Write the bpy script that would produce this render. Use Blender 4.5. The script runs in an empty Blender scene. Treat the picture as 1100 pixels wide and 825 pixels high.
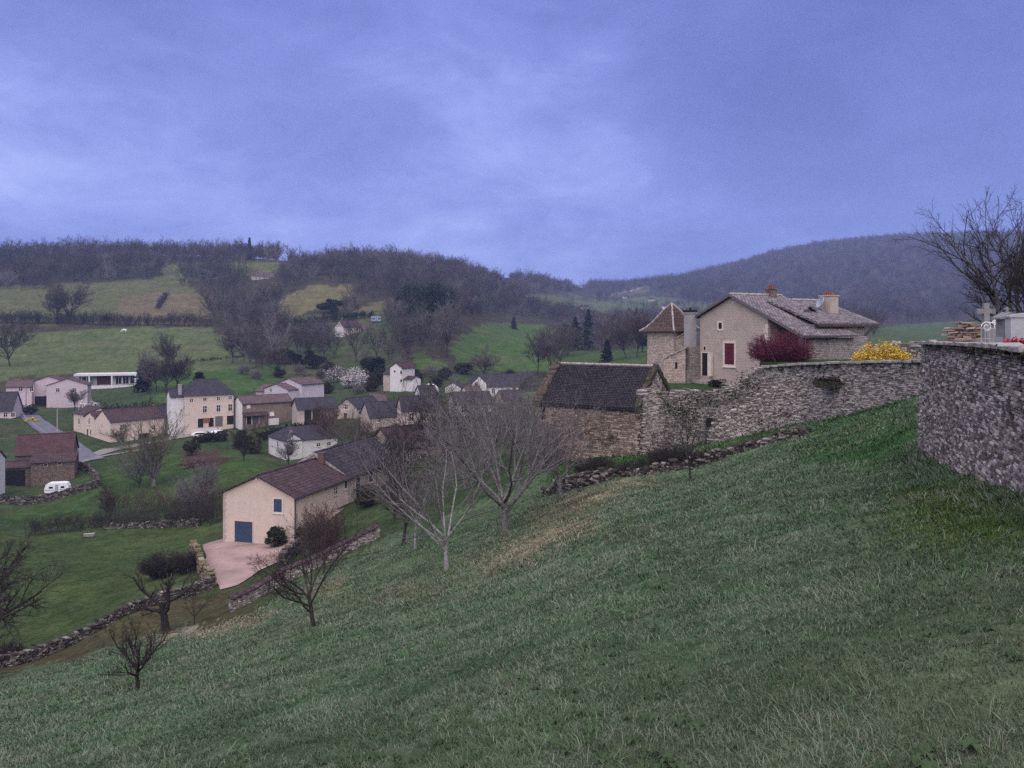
import bpy, math, random
import numpy as np

# ---------------------------------------------------------------- basics
FPX, CU, HV = 863.0, 550.0, 355.0      # focal length (px of a 1100 px wide frame), centre column, eye level row
PI = math.pi
scene = bpy.context.scene
COL = scene.collection


def P(u, v, F):
    return np.array([(u - CU) / FPX * F, F, -(v - HV) / FPX * F])


def zat(v, F):
    return -(v - HV) / FPX * F


def xat(u, F):
    return (u - CU) / FPX * F


def nrm(a):
    a = np.asarray(a, float)
    return a / (np.linalg.norm(a, axis=-1, keepdims=True) + 1e-12)


def tag(o, label=None, cat=None, group=None, kind=None):
    if label:
        o['label'] = label
    if cat:
        o['category'] = cat
    if group:
        o['group'] = group
    if kind:
        o['kind'] = kind
    return o


def empty(name, loc, rz=0.0):
    o = bpy.data.objects.new(name, None)
    o.empty_display_size = 0.3
    o.location = [float(c) for c in loc]
    o.rotation_euler = (0, 0, rz)
    COL.objects.link(o)
    return o


def thing(name, label, cat, loc, rz=0.0, group=None):
    return tag(empty(name, loc, rz), label, cat, group, 'thing')


def link(name, me, parent=None, mats=None):
    o = bpy.data.objects.new(name, me)
    COL.objects.link(o)
    if parent is not None:
        o.parent = parent
    for m in mats or []:
        me.materials.append(m)
    return o


def np_mesh(name, V, faces, smooth=False):
    """faces: list of int arrays (n,3) / (n,4)"""
    me = bpy.data.meshes.new(name)
    V = np.asarray(V, np.float32)
    me.vertices.add(len(V))
    me.vertices.foreach_set('co', V.ravel())
    faces = [np.asarray(f, np.int32) for f in faces if len(f)]
    nl = sum(f.size for f in faces)
    npoly = sum(len(f) for f in faces)
    me.loops.add(nl)
    me.polygons.add(npoly)
    me.loops.foreach_set('vertex_index', np.concatenate([f.ravel() for f in faces]))
    tot = np.concatenate([np.full(len(f), f.shape[1], np.int32) for f in faces])
    st = np.concatenate([[0], np.cumsum(tot)[:-1]]).astype(np.int32)
    me.polygons.foreach_set('loop_start', st)
    me.polygons.foreach_set('loop_total', tot)
    me.polygons.foreach_set('use_smooth', np.full(npoly, smooth, bool))
    me.update(calc_edges=True)
    return me


def set_attr(me, name, typ, dom, arr):
    a = me.attributes.new(name, typ, dom)
    key = 'color' if typ == 'FLOAT_COLOR' else 'value'
    a.data.foreach_set(key, np.asarray(arr, np.float32).ravel())


def auto_uv(me):
    """metre scaled UVs: u level, v up the face"""
    n = len(me.polygons)
    if not n:
        return
    nl = len(me.loops)
    N = np.empty(n * 3, np.float32); me.polygons.foreach_get('normal', N); N = N.reshape(-1, 3).astype(float)
    tot = np.empty(n, np.int32); me.polygons.foreach_get('loop_total', tot)
    vi = np.empty(nl, np.int32); me.loops.foreach_get('vertex_index', vi)
    co = np.empty(len(me.vertices) * 3, np.float32); me.vertices.foreach_get('co', co); co = co.reshape(-1, 3).astype(float)
    up = np.array([0, 0, 1.0])
    T = np.cross(up, N)
    ln = np.linalg.norm(T, axis=1)
    T[ln < 1e-3] = (1, 0, 0)
    T = nrm(T)
    B = np.cross(N, T)
    Tl = np.repeat(T, tot, axis=0); Bl = np.repeat(B, tot, axis=0)
    c = co[vi]
    uv = np.stack([(c * Tl).sum(1), (c * Bl).sum(1)], 1)
    lay = me.uv_layers.new(name='UVMap')
    lay.data.foreach_set('uv', uv.astype(np.float32).ravel())


class G:
    """collects boxes, prisms and tubes for ONE mesh object"""

    def __init__(s):
        s.V = []; s.F = []

    def quadbox(s, lo, hi):
        b = len(s.V)
        s.V += [tuple(p) for p in lo] + [tuple(p) for p in hi]
        s.F += [(b + 3, b + 2, b + 1, b), (b + 4, b + 5, b + 6, b + 7)]
        for i in range(4):
            j = (i + 1) % 4
            s.F.append((b + i, b + j, b + 4 + j, b + 4 + i))

    def box(s, x0, x1, y0, y1, z0, z1):
        s.quadbox([(x0, y0, z0), (x1, y0, z0), (x1, y1, z0), (x0, y1, z0)],
                  [(x0, y0, z1), (x1, y0, z1), (x1, y1, z1), (x0, y1, z1)])

    def prism(s, lo, hi):
        n = len(lo); b = len(s.V)
        s.V += [tuple(p) for p in lo] + [tuple(p) for p in hi]
        s.F.append(tuple(b + n - 1 - i for i in range(n)))
        s.F.append(tuple(b + n + i for i in range(n)))
        for i in range(n):
            j = (i + 1) % n
            s.F.append((b + i, b + j, b + n + j, b + n + i))

    def slab(s, pts, t):
        """top surface pts (counter-clockwise from outside), thickened downwards"""
        s.prism([(p[0], p[1], p[2] - t) for p in pts], pts)

    def tube(s, pts, rad, k=8, cap=True):
        pts = np.asarray(pts, float)
        n = len(pts)
        rad = np.full(n, rad) if np.isscalar(rad) else np.asarray(rad, float)
        V, F = tubes(pts[None], rad[None], k)
        b = len(s.V)
        s.V += [tuple(p) for p in V]
        s.F += [tuple(int(i) + b for i in f) for f in F]
        if cap:
            s.F.append(tuple(b + i for i in range(k))[::-1])
            s.F.append(tuple(b + (n - 1) * k + i for i in range(k)))

    def cone(s, c, r0, r1, h, k=12):
        s.tube([(c[0], c[1], c[2]), (c[0], c[1], c[2] + h)], [r0, r1], k)

    def obj(s, name, mat, parent=None, smooth=False, loc=None, jit=0.0):
        me = bpy.data.meshes.new(name)
        V = s.V
        me.from_pydata(V, [], s.F)
        if smooth:
            me.polygons.foreach_set('use_smooth', np.ones(len(me.polygons), bool))
        me.update()
        auto_uv(me)
        o = link(name, me, parent, [mat])
        if loc is not None:
            o.location = [float(c) for c in loc]
        return o


def tubes(Pn, R, k):
    """Pn (B,n,3) R (B,n) -> V, quads"""
    Pn = np.asarray(Pn, float); R = np.asarray(R, float)
    B, n = Pn.shape[:2]
    T = np.empty_like(Pn)
    T[:, 1:-1] = Pn[:, 2:] - Pn[:, :-2]
    T[:, 0] = Pn[:, 1] - Pn[:, 0]
    T[:, -1] = Pn[:, -1] - Pn[:, -2]
    T = nrm(T)
    D = nrm(Pn[:, -1] - Pn[:, 0])
    ref = np.where(np.abs(D[:, 2:3]) > 0.8, np.array([[1.0, 0.13, 0]]), np.array([[0, 0.1, 1.0]]))
    N1 = nrm(np.cross(T, ref[:, None, :]))
    N2 = np.cross(T, N1)
    a = np.arange(k) * 2 * PI / k
    ring = (np.cos(a)[None, None, :, None] * N1[:, :, None, :] + np.sin(a)[None, None, :, None] * N2[:, :, None, :])
    V = (Pn[:, :, None, :] + R[:, :, None, None] * ring).reshape(-1, 3)
    b, i, j = np.meshgrid(np.arange(B), np.arange(n - 1), np.arange(k), indexing='ij')
    j2 = (j + 1) % k
    base = b * n * k
    q = np.stack([base + i * k + j, base + i * k + j2, base + (i + 1) * k + j2, base + (i + 1) * k + j], -1).reshape(-1, 4)
    return V, q


def merge(parts):
    Vs, Fs, o = [], [], 0
    for V, F in parts:
        Vs.append(V); Fs.append(F + o); o += len(V)
    return np.concatenate(Vs), Fs


# ---------------------------------------------------------------- materials
def new_mat(name):
    m = bpy.data.materials.new(name)
    m.use_nodes = True
    nt = m.node_tree
    b = nt.nodes['Principled BSDF']
    b.inputs['Specular IOR Level'].default_value = 0.07
    return m, nt, b


def N(nt, typ, **kw):
    n = nt.nodes.new(typ)
    for k, v in kw.items():
        if k in n.inputs:
            n.inputs[k].default_value = v
        else:
            setattr(n, k, v)
    return n


def L(nt, a, b):
    nt.links.new(a, b)


def rgba(c):
    return (c[0], c[1], c[2], 1.0)


def ramp(nt, fac, stops, interp='LINEAR'):
    r = nt.nodes.new('ShaderNodeValToRGB')
    r.color_ramp.interpolation = interp
    els = r.color_ramp.elements
    while len(els) < len(stops):
        els.new(0.5)
    for e, (p, c) in zip(els, stops):
        e.position = p; e.color = rgba(c)
    L(nt, fac, r.inputs[0])
    return r.outputs[0]


def mixc(nt, fac, a, b, mode='MIX'):
    m = nt.nodes.new('ShaderNodeMix'); m.data_type = 'RGBA'; m.blend_type = mode
    for s, x in ((m.inputs[0], fac), (m.inputs[6], a), (m.inputs[7], b)):
        if hasattr(x, 'links'):
            L(nt, x, s)
        elif isinstance(x, (int, float)):
            s.default_value = x
        else:
            s.default_value = rgba(x)
    return m.outputs[2]


def noise(nt, vec, scale, detail=4.0, rough=0.6, dist=0.0):
    n = N(nt, 'ShaderNodeTexNoise', Scale=scale, Detail=detail, Roughness=rough, Distortion=dist)
    if vec is not None:
        L(nt, vec, n.inputs['Vector'])
    return n.outputs['Fac']


def bump(nt, b, h, strength, dist=0.05):
    bp = N(nt, 'ShaderNodeBump', Strength=strength, Distance=dist)
    L(nt, h, bp.inputs['Height'])
    L(nt, bp.outputs[0], b.inputs['Normal'])


def coords(nt, kind='Object'):
    return nt.nodes.new('ShaderNodeTexCoord').outputs[kind]


def mat_noise(name, stops, scale, rough=0.9, detail=6, bstr=0.3, bscale=None, bdist=0.05, obj_rand=0.0, spec=0.04):
    m, nt, b = new_mat(name)
    c = coords(nt)
    f = noise(nt, c, scale, detail, 0.65)
    col = ramp(nt, f, stops)
    if obj_rand:
        oi = nt.nodes.new('ShaderNodeObjectInfo')
        mr = N(nt, 'ShaderNodeMapRange'); L(nt, oi.outputs['Random'], mr.inputs[0])
        mr.inputs[3].default_value = 1 - obj_rand; mr.inputs[4].default_value = 1 + obj_rand
        hs = N(nt, 'ShaderNodeHueSaturation'); L(nt, mr.outputs[0], hs.inputs['Value']); L(nt, col, hs.inputs['Color'])
        col = hs.outputs[0]
    L(nt, col, b.inputs['Base Color'])
    b.inputs['Roughness'].default_value = rough
    b.inputs['Specular IOR Level'].default_value = spec
    if bstr:
        bump(nt, b, noise(nt, c, bscale or scale * 4, 5, 0.7), bstr, bdist)
    return m


def mat_plaster(name, c, dirt=(0.25, 0.22, 0.2), amount=0.5, scale=0.5):
    m, nt, b = new_mat(name)
    co = coords(nt)
    mp = N(nt, 'ShaderNodeMapping'); mp.inputs['Scale'].default_value = (1, 1, 0.6); L(nt, co, mp.inputs[0])
    f1 = noise(nt, mp.outputs[0], scale * 2.2, 8, 0.7)
    f2 = noise(nt, co, scale * 14, 5, 0.7)
    r = ramp(nt, f1, [(0.38, (0, 0, 0)), (0.66, (min(1, amount * 1.35),) * 3)])
    base = mixc(nt, r, c, dirt)
    r2 = ramp(nt, f2, [(0.3, (0.82, 0.82, 0.82)), (0.7, (1.06, 1.06, 1.06))])
    col = mixc(nt, 1.0, base, r2, 'MULTIPLY')
    L(nt, col, b.inputs['Base Color'])
    b.inputs['Roughness'].default_value = 0.92
    bump(nt, b, f2, 0.25, 0.03)
    return m


def mat_tiles(name, c1, c2, joint, bw=0.3, bh=0.34, lichen=None, lam=0.45, bstr=0.6, spec=0.07, joint_size=0.03):
    m, nt, b = new_mat(name)
    uv = coords(nt, 'UV')
    wob = noise(nt, uv, 0.9, 3, 0.5)
    mp = N(nt, 'ShaderNodeVectorMath', operation='MULTIPLY_ADD')
    cmb = nt.nodes.new('ShaderNodeCombineXYZ'); L(nt, wob, cmb.inputs[0]); L(nt, wob, cmb.inputs[1])
    L(nt, cmb.outputs[0], mp.inputs[0]); mp.inputs[1].default_value = (0.12, 0.12, 0); L(nt, uv, mp.inputs[2])
    br = N(nt, 'ShaderNodeTexBrick')
    br.inputs['Scale'].default_value = 1.0
    br.inputs['Brick Width'].default_value = bw
    br.inputs['Row Height'].default_value = bh
    br.inputs['Mortar Size'].default_value = joint_size
    br.inputs['Mortar Smooth'].default_value = 0.3
    br.inputs['Color1'].default_value = rgba(c1); br.inputs['Color2'].default_value = rgba(c2); br.inputs['Mortar'].default_value = rgba(joint)
    L(nt, mp.outputs[0], br.inputs['Vector'])
    col = br.outputs['Color']
    f = noise(nt, uv, 0.55, 8, 0.7)
    f3 = noise(nt, uv, 6.0, 4, 0.7)
    tint = ramp(nt, f, [(0.3, (0.7, 0.7, 0.72)), (0.7, (1.25, 1.2, 1.15))])
    col = mixc(nt, 1.0, col, tint, 'MULTIPLY')
    if lichen:
        r = ramp(nt, f3, [(0.55, (0, 0, 0)), (0.68, (lam,) * 3)])
        col = mixc(nt, r, col, lichen)
    L(nt, col, b.inputs['Base Color'])
    b.inputs['Roughness'].default_value = 0.75
    b.inputs['Specular IOR Level'].default_value = spec
    bump(nt, b, br.outputs['Fac'], -bstr if False else bstr, -0.03)
    return m


def mat_stones(name, cols, joint, bw=0.35, bh=0.14, patch=None, bstr=0.9):
    """coursed rubble masonry (for walls too small in the picture for modelled stones)"""
    m, nt, b = new_mat(name)
    uv = coords(nt, 'UV')
    w1 = N(nt, 'ShaderNodeTexNoise', Scale=1.6, Detail=3.0)
    L(nt, uv, w1.inputs['Vector'])
    mp = N(nt, 'ShaderNodeVectorMath', operation='MULTIPLY_ADD')
    L(nt, w1.outputs['Color'], mp.inputs[0]); mp.inputs[1].default_value = (0.35, 0.22, 0); L(nt, uv, mp.inputs[2])
    br = N(nt, 'ShaderNodeTexBrick')
    br.offset_frequency = 2; br.offset = 0.43; br.squash = 0.7; br.squash_frequency = 3
    br.inputs['Scale'].default_value = 1.0
    br.inputs['Brick Width'].default_value = bw
    br.inputs['Row Height'].default_value = bh
    br.inputs['Mortar Size'].default_value = 0.018
    br.inputs['Mortar Smooth'].default_value = 0.4
    br.inputs['Color1'].default_value = (0, 0, 0, 1); br.inputs['Color2'].default_value = (1, 1, 1, 1); br.inputs['Mortar'].default_value = (0.5, 0.5, 0.5, 1)
    L(nt, mp.outputs[0], br.inputs['Vector'])
    f = noise(nt, uv, 3.5, 6, 0.75)
    mx = mixc(nt, 0.55, br.outputs['Color'], f)
    col = ramp(nt, mx, [(0.15 + 0.7 * i / (len(cols) - 1), c) for i, c in enumerate(cols)])
    if patch:
        fp = noise(nt, uv, 0.45, 6, 0.65)
        col = mixc(nt, ramp(nt, fp, [(0.36, (0, 0, 0)), (0.52, (0.85,) * 3)]), col, patch)
    col = mixc(nt, br.outputs['Fac'], col, joint)
    L(nt, col, b.inputs['Base Color'])
    b.inputs['Roughness'].default_value = 0.92
    hgt = mixc(nt, 0.35, br.outputs['Fac'], f)
    bump(nt, b, hgt, bstr, -0.04)
    return m


def mat_rnd_stone(name, stops, nscale=9.0):
    """modelled stones: colour by the stone's own random number plus grain"""
    m, nt, b = new_mat(name)
    at = N(nt, 'ShaderNodeAttribute', attribute_name='rnd')
    c = coords(nt)
    f = noise(nt, c, nscale, 6, 0.75)
    big = noise(nt, c, 0.5, 5, 0.65)
    mx = mixc(nt, 0.38, at.outputs['Fac'], f)
    mx = mixc(nt, 0.3, mx, big)
    col = ramp(nt, mx, stops)
    L(nt, col, b.inputs['Base Color'])
    b.inputs['Roughness'].default_value = 0.93
    bump(nt, b, f, 0.6, 0.03)
    return m


def mat_plain(name, c, rough=0.6, metal=0.0, var=0.12, scale=3.0, spec=0.3):
    m, nt, b = new_mat(name)
    f = noise(nt, coords(nt), scale, 5, 0.7)
    lo = tuple(x * (1 - var) for x in c); hi = tuple(min(1, x * (1 + var)) for x in c)
    L(nt, ramp(nt, f, [(0.3, lo), (0.7, hi)]), b.inputs['Base Color'])
    b.inputs['Roughness'].default_value = rough
    b.inputs['Metallic'].default_value = metal
    b.inputs['Specular IOR Level'].default_value = spec
    return m


M = {}
M['cream'] = mat_plaster('cream_render', (0.62, 0.51, 0.42), (0.45, 0.37, 0.32), 0.35)
M['gable'] = None
M['white'] = mat_plaster('white_render', (0.66, 0.64, 0.62), (0.5, 0.48, 0.46), 0.4)
M['paleblue'] = mat_plaster('pale_mauve_render', (0.54, 0.49, 0.52), (0.36, 0.33, 0.34), 0.4)
M['pink'] = mat_plaster('pink_render', (0.56, 0.47, 0.49), (0.4, 0.33, 0.34), 0.35)
M['beige'] = mat_plaster('beige_render', (0.52, 0.44, 0.37), (0.26, 0.21, 0.18), 0.6)
M['ochre'] = mat_plaster('brown_render', (0.25, 0.19, 0.15), (0.12, 0.1, 0.085), 0.6)
M['surround'] = mat_plain('pale_stone_surround', (0.6, 0.52, 0.44), 0.85)
M['chimwhite'] = mat_plaster('white_chimney_render', (0.36, 0.34, 0.34), (0.23, 0.21, 0.21), 0.5, 1.2)
M['glass'] = mat_plain('dark_glass', (0.012, 0.013, 0.016), 0.15, 0, 0.3, 1, 0.5)
M['dark'] = mat_plain('dark_interior', (0.012, 0.011, 0.012), 0.9)
M['blue'] = mat_plain('blue_painted_wood', (0.034, 0.055, 0.10), 0.6)
M['dishgrey'] = mat_plain('grey_dish_paint', (0.3, 0.32, 0.36), 0.6)
M['maroon'] = mat_plain('maroon_painted_wood', (0.085, 0.012, 0.022), 0.6)
M['brownwood'] = mat_plain('brown_wood', (0.07, 0.045, 0.035), 0.8)
M['greywood'] = mat_plain('grey_wood', (0.12, 0.11, 0.11), 0.85)
M['zinc'] = mat_plain('zinc_gutter', (0.06, 0.06, 0.065), 0.5, 0.3)
M['white_metal'] = mat_plain('white_paint', (0.72, 0.72, 0.72), 0.45)
M['tile_brown'] = mat_tiles('brown_mechanical_tiles', (0.060, 0.040, 0.043), (0.092, 0.062, 0.064), (0.012, 0.009, 0.01), 0.42, 0.46, (0.14, 0.11, 0.1), 0.25)
M['tile_dark'] = mat_tiles('dark_slate_tiles', (0.034, 0.031, 0.037), (0.066, 0.058, 0.064), (0.007, 0.006, 0.008), 0.45, 0.5, (0.12, 0.11, 0.11), 0.3)
M['tile_slate'] = mat_tiles('grey_slate', (0.045, 0.042, 0.055), (0.07, 0.065, 0.078), (0.02, 0.02, 0.025), 0.25, 0.25, None)
M['tile_red'] = mat_tiles('red_clay_tiles', (0.072, 0.041, 0.042), (0.098, 0.057, 0.058), (0.03, 0.016, 0.016), 0.25, 0.35, (0.16, 0.12, 0.11), 0.3)
M['tile_rose'] = mat_tiles('old_rose_tiles', (0.115, 0.082, 0.084), (0.155, 0.112, 0.114), (0.05, 0.034, 0.034), 0.22, 0.3, (0.2, 0.17, 0.16), 0.3)
M['lauze'] = mat_tiles('lichened_stone_roof', (0.12, 0.107, 0.112), (0.255, 0.232, 0.238), (0.03, 0.026, 0.028), 0.34, 0.24, (0.42, 0.39, 0.39), 0.7, 0.9)
M['lauze_dark'] = mat_tiles('dark_stone_slabs', (0.022, 0.02, 0.026), (0.048, 0.043, 0.052), (0.006, 0.006, 0.007), 0.26, 0.17, (0.14, 0.13, 0.14), 0.35, 0.8)
M['tower_tile'] = mat_tiles('tower_clay_tiles', (0.082, 0.055, 0.05), (0.14, 0.10, 0.09), (0.022, 0.017, 0.016), 0.2, 0.16, (0.26, 0.22, 0.2), 0.4, 0.8)
M['stone_warm'] = mat_stones('warm_rubble_masonry', [(0.24, 0.195, 0.165), (0.42, 0.345, 0.285), (0.56, 0.48, 0.41)], (0.24, 0.2, 0.17))
M['stone_grey'] = mat_stones('grey_rubble_masonry', [(0.14, 0.122, 0.112), (0.29, 0.255, 0.23), (0.42, 0.38, 0.35)], (0.14, 0.12, 0.11))
M['stone_brown'] = mat_stones('brown_rubble_masonry', [(0.09, 0.07, 0.055), (0.19, 0.145, 0.115), (0.3, 0.24, 0.2)], (0.07, 0.055, 0.045))
M['brick'] = mat_tiles('old_brick', (0.10, 0.045, 0.04), (0.14, 0.065, 0.055), (0.12, 0.1, 0.09), 0.22, 0.075, None)
M['gable'] = mat_stones('patched_render_over_rubble', [(0.27, 0.23, 0.2), (0.36, 0.30, 0.255), (0.45, 0.38, 0.33)], (0.35, 0.29, 0.25), 0.55, 0.24, (0.42, 0.35, 0.30), 0.35)
M['terracotta'] = mat_plain('terracotta', (0.2, 0.075, 0.045), 0.8, 0, 0.3, 4)
M['moss'] = mat_noise('mossy_coping', [(0.3, (0.02, 0.024, 0.012)), (0.55, (0.06, 0.055, 0.04)), (0.75, (0.2, 0.18, 0.16))], 6, 0.95)
M['coping_dark'] = mat_noise('dark_lichened_slabs', [(0.3, (0.03, 0.026, 0.021)), (0.52, (0.07, 0.058, 0.047)), (0.75, (0.16, 0.135, 0.115))], 5, 0.95)
M['coping'] = mat_noise('stone_coping', [(0.3, (0.12, 0.11, 0.1)), (0.5, (0.3, 0.27, 0.25)), (0.75, (0.45, 0.42, 0.39))], 5, 0.95)
M['wall_ret'] = mat_rnd_stone('retaining_wall_stones', [(0.2, (0.075, 0.066, 0.06)), (0.4, (0.19, 0.168, 0.15)), (0.54, (0.31, 0.28, 0.25)), (0.76, (0.47, 0.43, 0.39))])
M['wall_near'] = mat_rnd_stone('cemetery_wall_stones', [(0.26, (0.085, 0.07, 0.062)), (0.44, (0.18, 0.15, 0.132)), (0.58, (0.30, 0.255, 0.225)), (0.72, (0.54, 0.48, 0.435))], 14)
M['wall_barn'] = mat_rnd_stone('barn_wall_stones', [(0.22, (0.085, 0.064, 0.05)), (0.42, (0.185, 0.142, 0.11)), (0.6, (0.29, 0.23, 0.18)), (0.8, (0.42, 0.35, 0.29))])
M['wall_dark'] = mat_rnd_stone('dark_field_wall_stones', [(0.25, (0.022, 0.02, 0.018)), (0.45, (0.06, 0.053, 0.046)), (0.62, (0.13, 0.115, 0.10)), (0.8, (0.33, 0.3, 0.27))])
M['wall_ochre'] = mat_rnd_stone('lichened_wall_stones', [(0.22, (0.05, 0.045, 0.035)), (0.42, (0.12, 0.10, 0.055)), (0.58, (0.19, 0.155, 0.085)), (0.78, (0.3, 0.26, 0.22))])
M['bark'] = mat_noise('grey_bark', [(0.3, (0.055, 0.05, 0.047)), (0.5, (0.12, 0.11, 0.105)), (0.72, (0.24, 0.23, 0.225))], 7, 0.95, 6, 0.5, 30, 0.02)
M['bark_dark'] = mat_noise('dark_bark', [(0.3, (0.02, 0.018, 0.018)), (0.55, (0.045, 0.04, 0.038)), (0.75, (0.09, 0.08, 0.075))], 7, 0.95, 6, 0.5, 30, 0.02)
M['bark_pale'] = mat_noise('pale_lichened_bark', [(0.3, (0.10, 0.095, 0.09)), (0.5, (0.24, 0.23, 0.22)), (0.75, (0.4, 0.39, 0.38))], 9, 0.95, 6, 0.5, 30, 0.02)
M['twig'] = mat_noise('twigs', [(0.3, (0.09, 0.082, 0.082)), (0.7, (0.185, 0.172, 0.172))], 2, 0.95, 3, 0)
M['twig_dark'] = mat_noise('dark_twigs', [(0.3, (0.026, 0.022, 0.022)), (0.7, (0.06, 0.052, 0.05))], 2, 0.95, 3, 0)
M['wood'] = mat_noise('winter_wood', [(0.3, (0.055, 0.047, 0.047)), (0.7, (0.105, 0.09, 0.09))], 0.3, 0.95, 4, 0, obj_rand=0.4)
M['wood_pale'] = mat_noise('pale_winter_wood', [(0.3, (0.10, 0.09, 0.092)), (0.7, (0.17, 0.152, 0.155))], 0.3, 0.95, 4, 0, obj_rand=0.25)
M['wood_deep'] = mat_noise('dark_winter_wood', [(0.3, (0.036, 0.032, 0.034)), (0.7, (0.072, 0.062, 0.066))], 0.3, 0.95, 4, 0, obj_rand=0.25)
M['wood_green'] = mat_noise('ivied_winter_wood', [(0.3, (0.04, 0.044, 0.034)), (0.7, (0.085, 0.088, 0.066))], 0.3, 0.95, 4, 0, obj_rand=0.25)
M['wood_brown'] = mat_noise('reddish_winter_twigs', [(0.3, (0.06, 0.042, 0.038)), (0.7, (0.11, 0.078, 0.07))], 0.6, 0.95, 4, 0, obj_rand=0.2)
M['budding'] = mat_noise('budding_twigs', [(0.3, (0.085, 0.08, 0.05)), (0.7, (0.15, 0.14, 0.09))], 1.5, 0.95, 3, 0)
M['fir'] = mat_noise('dark_needles', [(0.3, (0.008, 0.014, 0.009)), (0.7, (0.022, 0.034, 0.02))], 1.2, 0.9, 4, 0, obj_rand=0.2)
M['pine'] = mat_noise('pine_needles', [(0.3, (0.016, 0.024, 0.018)), (0.7, (0.04, 0.055, 0.04))], 1.2, 0.9, 4, 0, obj_rand=0.2)
M['leaf'] = mat_noise('dark_green_leaves', [(0.3, (0.012, 0.02, 0.010)), (0.7, (0.038, 0.056, 0.026))], 1.5, 0.7, 4, 0, obj_rand=0.2)
M['hedge'] = mat_noise('hedge_leaves', [(0.3, (0.015, 0.02, 0.012)), (0.7, (0.045, 0.05, 0.03))], 1.5, 0.8, 4, 0, obj_rand=0.2)
M['olive'] = mat_noise('olive_leaves', [(0.3, (0.04, 0.045, 0.022)), (0.7, (0.085, 0.088, 0.045))], 1.2, 0.8, 4, 0, obj_rand=0.2)
M['blossom'] = mat_noise('white_blossom', [(0.3, (0.45, 0.43, 0.42)), (0.7, (0.75, 0.72, 0.7))], 2, 0.8, 4, 0)
M['forsythia'] = mat_noise('yellow_flowers', [(0.3, (0.40, 0.25, 0.02)), (0.5, (0.66, 0.45, 0.04)), (0.75, (0.8, 0.6, 0.10))], 3, 0.7, 4, 0)
M['plum'] = mat_noise('dark_red_shoots', [(0.3, (0.06, 0.02, 0.03)), (0.5, (0.115, 0.03, 0.05)), (0.75, (0.19, 0.065, 0.095))], 3, 0.8, 4, 0)
M['weed'] = mat_noise('weed_leaves', [(0.3, (0.03, 0.055, 0.024)), (0.7, (0.065, 0.098, 0.048))], 1.3, 0.7, 4, 0)
M['litter'] = mat_noise('dead_bracken', [(0.3, (0.05, 0.025, 0.02)), (0.7, (0.12, 0.06, 0.05))], 2, 0.9, 4, 0)
# ---------------------------------------------------------------- terrain: height from surveyed points (column, row, distance)
CP = [
 # pasture falling away from the camera
 (550,825,5.3),(1100,825,3.6),(0,825,14),(275,825,8.2),(825,825,4.3),(700,600,15.5),(800,520,27),(650,530,43),(800,600,13.4),(950,600,10.2),
 (400,700,18.5),(200,740,21),(338,677,29),(480,615,37),(543,572,44),(603,537,50),(740,517,43),(560,640,20),(450,650,27),(147,742,25),
 (0,760,26),(0,728,44),(130,691,53),(180,681,56),(256,659,55),(310,630,57),(406,584,60),(470,570,52),(900,520,22),(900,480,33),
 # along the cemetery wall
 (1000,478,24),(1050,500,18),(1100,525,13),(1200,575,8.6),(1300,640,6),(1100,405,24),(1200,430,18),(1100,385,40),(1050,420,26),
 # under the farm walls
 (990,424,44),(950,436,48),(900,448,52),(857,454,57),(789,468,60),(733,478,61.5),(684,484,60),(647,491,60),(575,504,63),
 (871,467,46),(807,484,48),(745,503,50),(677,512,52),(600,523,55),(570,529,56),
 (1000,405,60),(900,418,70),(800,436,75),(700,436,85),(600,462,85),(783,402,110),(950,388,110),(650,432,110),
 # dip towards the village
 (480,520,85),(450,503,105),(530,482,110),(420,492,125),(520,452,150),(420,472,150),(430,446,185),(530,426,225),(430,418,245),(500,406,280),(560,405,300),
 # cream house
 (240,583,86),(278,584,84),(316,583,82.5),(330,571,84),(369,541,94),(400,526,102),(390,560,80),(345,594,72),(305,603,74),(240,634,69),(256,630,69),
 (222,590,82),(200,602,84),(229,635,69),
 # fields on the valley floor
 (150,600,92),(60,620,84),(10,692,64),(76,698,60),(0,716,57),(150,657,64),(100,565,115),(20,575,112),(200,550,118),(62,531,141),(10,546,130),(120,520,142),
 (165,522,140),(250,500,140),(220,530,125),(320,500,150),(85,488,172),(20,470,190),(45,524,150),(140,475,190),(225,464,196),(285,457,200),(350,454,195),(325,492,168),(260,480,180),
 (30,451,215),(60,437,250),(20,430,255),(110,416,290),(170,425,250),(150,405,310),(240,400,300),(290,405,300),(340,420,260),(290,385,350),
 # big fields on the left
 (100,400,312),(0,402,310),(100,375,370),(100,349,440),(0,346,445),(200,351,440),(265,385,350),(100,325,520),(0,310,590),(60,303,620),(200,301,650),(130,300,650),
 (0,275,780),(100,272,800),(200,276,790),(260,277,790),(-100,275,780),(-100,345,440),(-100,400,300),(-100,470,180),(-100,560,100),(-100,720,52),(-100,780,24),
 (0,300,1100),(200,300,1100),(350,310,1100),(-100,300,1100),(0,335,3400),(300,335,3400),
 # middle hill
 (300,284,720),(282,300,640),(345,320,560),(340,346,470),(385,358,420),(330,376,400),(400,330,530),(390,286,710),(450,293,730),(480,335,500),(470,380,335),(400,396,320),
 (520,302,860),(540,348,620),(540,375,430),(540,400,330),(600,376,420),(600,350,700),(560,320,900),(600,312,1300),(640,320,1450),(640,310,1700),(690,307,1800),(560,300,1300),
 (660,345,900),(650,373,450),(700,330,1200),
 # far right hill
 (740,304,1700),(780,335,1000),(850,271,2100),(850,330,1200),(950,258,2250),(1100,251,2350),(1300,254,2300),(1000,330,1100),(1000,352,700),(1100,352,700),(1000,368,300),(1100,368,300),
 (1300,350,700),(1300,368,300),(900,352,600),(800,365,400),(700,380,300),(690,312,2400),(690,316,3400),(850,290,2900),(850,303,3400),(1100,268,3000),(1100,285,3400),
]
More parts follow.
